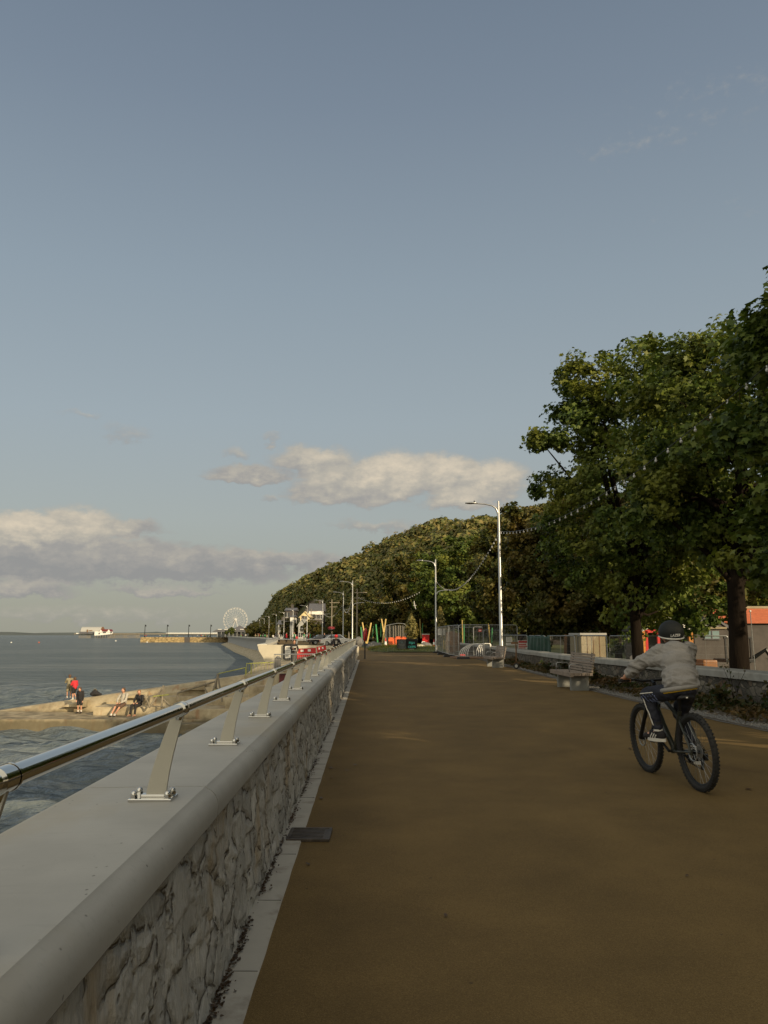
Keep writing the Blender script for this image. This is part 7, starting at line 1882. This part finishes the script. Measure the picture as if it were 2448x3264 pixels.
wk = [walker('person', M['red_cloth'], M['navy'], 'walker in a red top on the far promenade below the lamp row', 'distant walkers'), walker('person', M['white_cloth'], M['black_cloth'], 'walker in a pale top on the far promenade below the lamp row', 'distant walkers'), walker('person', M['black_cloth'], M['black_cloth'], 'walker all in black on the far promenade below the lamp row', 'distant walkers'), walker('person', M['khaki_cloth'], M['navy'], 'walker in khaki on the far promenade below the lamp row', 'distant walkers'), walker('person', M['green'], M['navy'], 'walker in a green top on the far promenade below the lamp row', 'distant walkers')]
cols = ['a red top', 'a pale top', 'black', 'khaki', 'a green top']
rp_ = random.Random(5); placed = set()
for i in range(34):
    k = i % 5; y = rp_.uniform(112, 400); x = (wallx(y) + 1.2) + rp_.random() * (lampx(y) - wallx(y) - 1.0)
    if k not in placed: o = wk[k]; placed.add(k)
    else: o = wk[k].copy(); COL.objects.link(o)
    o.location = (x, y, .0); o.rotation_euler = (0, 0, rp_.uniform(0, 6.28)); o.scale = (1, 1, rp_.uniform(.9, 1.06))
Yb = 576.0; zb_top = at_y(448, 2031, 572).z
for i in range(40):
    k = (i * 3) % 5; o = wk[k].copy(); COL.objects.link(o); px = rp_.uniform(452, 760); o['label'] = 'tiny walker in %s on top of the breakwater' % cols[k]; o['group'] = 'tiny walkers on the breakwater'
    o.location = (at_y(px, 2030, Yb).x, Yb + rp_.uniform(0, 5), zb_top); o.rotation_euler = (0, 0, rp_.uniform(0, 6.28))
for px, y, k, lb in ((1000, 120, 2, 'person in black beside the railing below the cream gabled house'), (988, 128, 4, 'person in a green top on the promenade below the grey fronted house'), (913, 150, 0, 'person in red near the railing left of the child in black')):
    o = wk[k].copy(); COL.objects.link(o); p = at_y(px, 2030, y); o.location = (p.x, y, 0); o['label'] = lb
def car(paint, label):
    t = thing('parked_car', label, 'car', (0, 0, 0), 0, 'cars parked along the shore road')
    b = MB(); sec = lambda w, z0, z1, x0, x1: [(x0, -w, z0), (x1, -w, z0), (x1, w, z0), (x0, w, z0)]
    pr = [(-2.0, .35), (-2.05, .75), (-1.75, .92), (-1.35, .98), (-.75, 1.42), (.55, 1.45), (1.15, 1.0), (1.85, .88), (2.05, .65), (2.0, .32)]
    b.sweep([[(x, y * (.86 if z > 1.1 else 1), z) for x, z in pr] for y in (-.82, -.6, .6, .82)]); b.build('body', paint, t, bevel=.03)
    b = MB()
    for s in (-1, 1): b.extrude([(-1.18, s * .80, 1.0), (.98, s * .80, 1.0), (.5, s * .735, 1.38), (-.72, s * .735, 1.36)], (0, s * .02, 0))
    b.build('side_window', M['glass'], t); b = MB(); b.extrude([(-1.30, -.6, 1.03), (-1.30, .6, 1.03), (-.80, .6, 1.38), (-.80, -.6, 1.38)], (-.03, 0, .02)); b.build('rear_window', M['glass'], t)
    for x in (-1.25, 1.28):
        for s in (-1, 1):
            b = MB(); b.cyl((x, s * .70, .31), (x, s * .86, .31), .31, n=18); wq = b.build('wheel', M['rubber'], t, smooth='auto'); b = MB(); b.cyl((x, s * .85, .31), (x, s * .875, .31), .19, n=14); b.build('rim', M['galv'], wq)
    for s in (-.6, .6):
        b = MB(); b.box((-2.04, s, .72), (.06, .3, .14)); b.build('tail_lamp', M['red'], t); b = MB(); b.box((1.98, s, .70), (.1, .32, .14)); b.build('headlight', M['blue_glass'], t)
    return t
cw = car(M['carwhite'], 'white parked car behind the railing left of the two armed street lamps'); p = at_y(1070, 2040, 105); cw.location = (p.x, 105, 0); cw.rotation_euler = (0, 0, R(10))
cdk = car(M['cardark'], 'dark parked car just left of the white one'); p = at_y(1030, 2040, 118); cdk.location = (p.x, 118, 0); cdk.rotation_euler = (0, 0, R(14))
crd = car(M['carred'], 'red parked car on the shore road below the dark house'); y = 222; crd.location = (lampx(y) + 4, y, 0); crd.rotation_euler = (0, 0, R(110))
for i, (src, y, lb) in enumerate([(cw, 175, 'white parked car below the cream gabled house'), (cdk, 190, 'dark parked car on the shore road below the cream gable'), (cw, 250, 'white parked car below the tall dark house'), (cdk, 275, 'dark parked car behind the middle of the lamp row'), (crd, 300, 'red parked car behind the middle of the lamp row'), (cw, 340, 'distant white parked car near the end of the lamp row')]):
    copy_tree(src, None, (lampx(y) + 4.2, y, 0), R(108), lb)
def gull(label, loc, s, roll, rz):
    t = thing('gull', label, 'bird', loc, rz); t.scale = (s,) * 3; t.rotation_euler = (0, roll, rz)
    b = MB(); rings = []
    for i in range(9):
        f = i / 8; r = .075 * math.sin(math.pi * min(1, f * .92 + .06)) ** .8; rings.append([(r * math.cos(a), -.24 + .5 * f, r * .9 * math.sin(a)) for a in [2 * math.pi * k / 10 for k in range(10)]])
    b.sweep(rings)
    for s_ in (-1, 1): b.sweep([[(s_ * x, y0, z), (s_ * x, (y0 + y1) / 2, z + .012), (s_ * x, y1, z), (s_ * x, (y0 + y1) / 2, z - .006)] for x, y0, y1, z in ((.04, -.10, .12, .03), (.30, -.07, .16, .12), (.55, -.10, .08, .10), (.72, -.14, -.08, .06))])
    b.sweep([[(-.05 * k, -.22 - .14 * k, .0), (.05 * k, -.22 - .14 * k, 0), (.05 * k, -.22 - .14 * k, .012), (-.05 * k, -.22 - .14 * k, .012)] for k in (.3, 1)])
    bo_ = b.build('body', M['white'], t, smooth=True); b = MB(); b.cyl((0, .25, 0), (0, .31, -.01), .016, .004, 6); b.build('beak', M['yellow'], t)
p = at_y(1188, 1729, 120); gull('gull gliding with level wings against the sky above the hill', tuple(p), 1.15, .12, R(25))
p = at_y(1321, 1930, 70); gull('white gull banking in front of the dark trees', tuple(p), .55, 1.15, R(60))
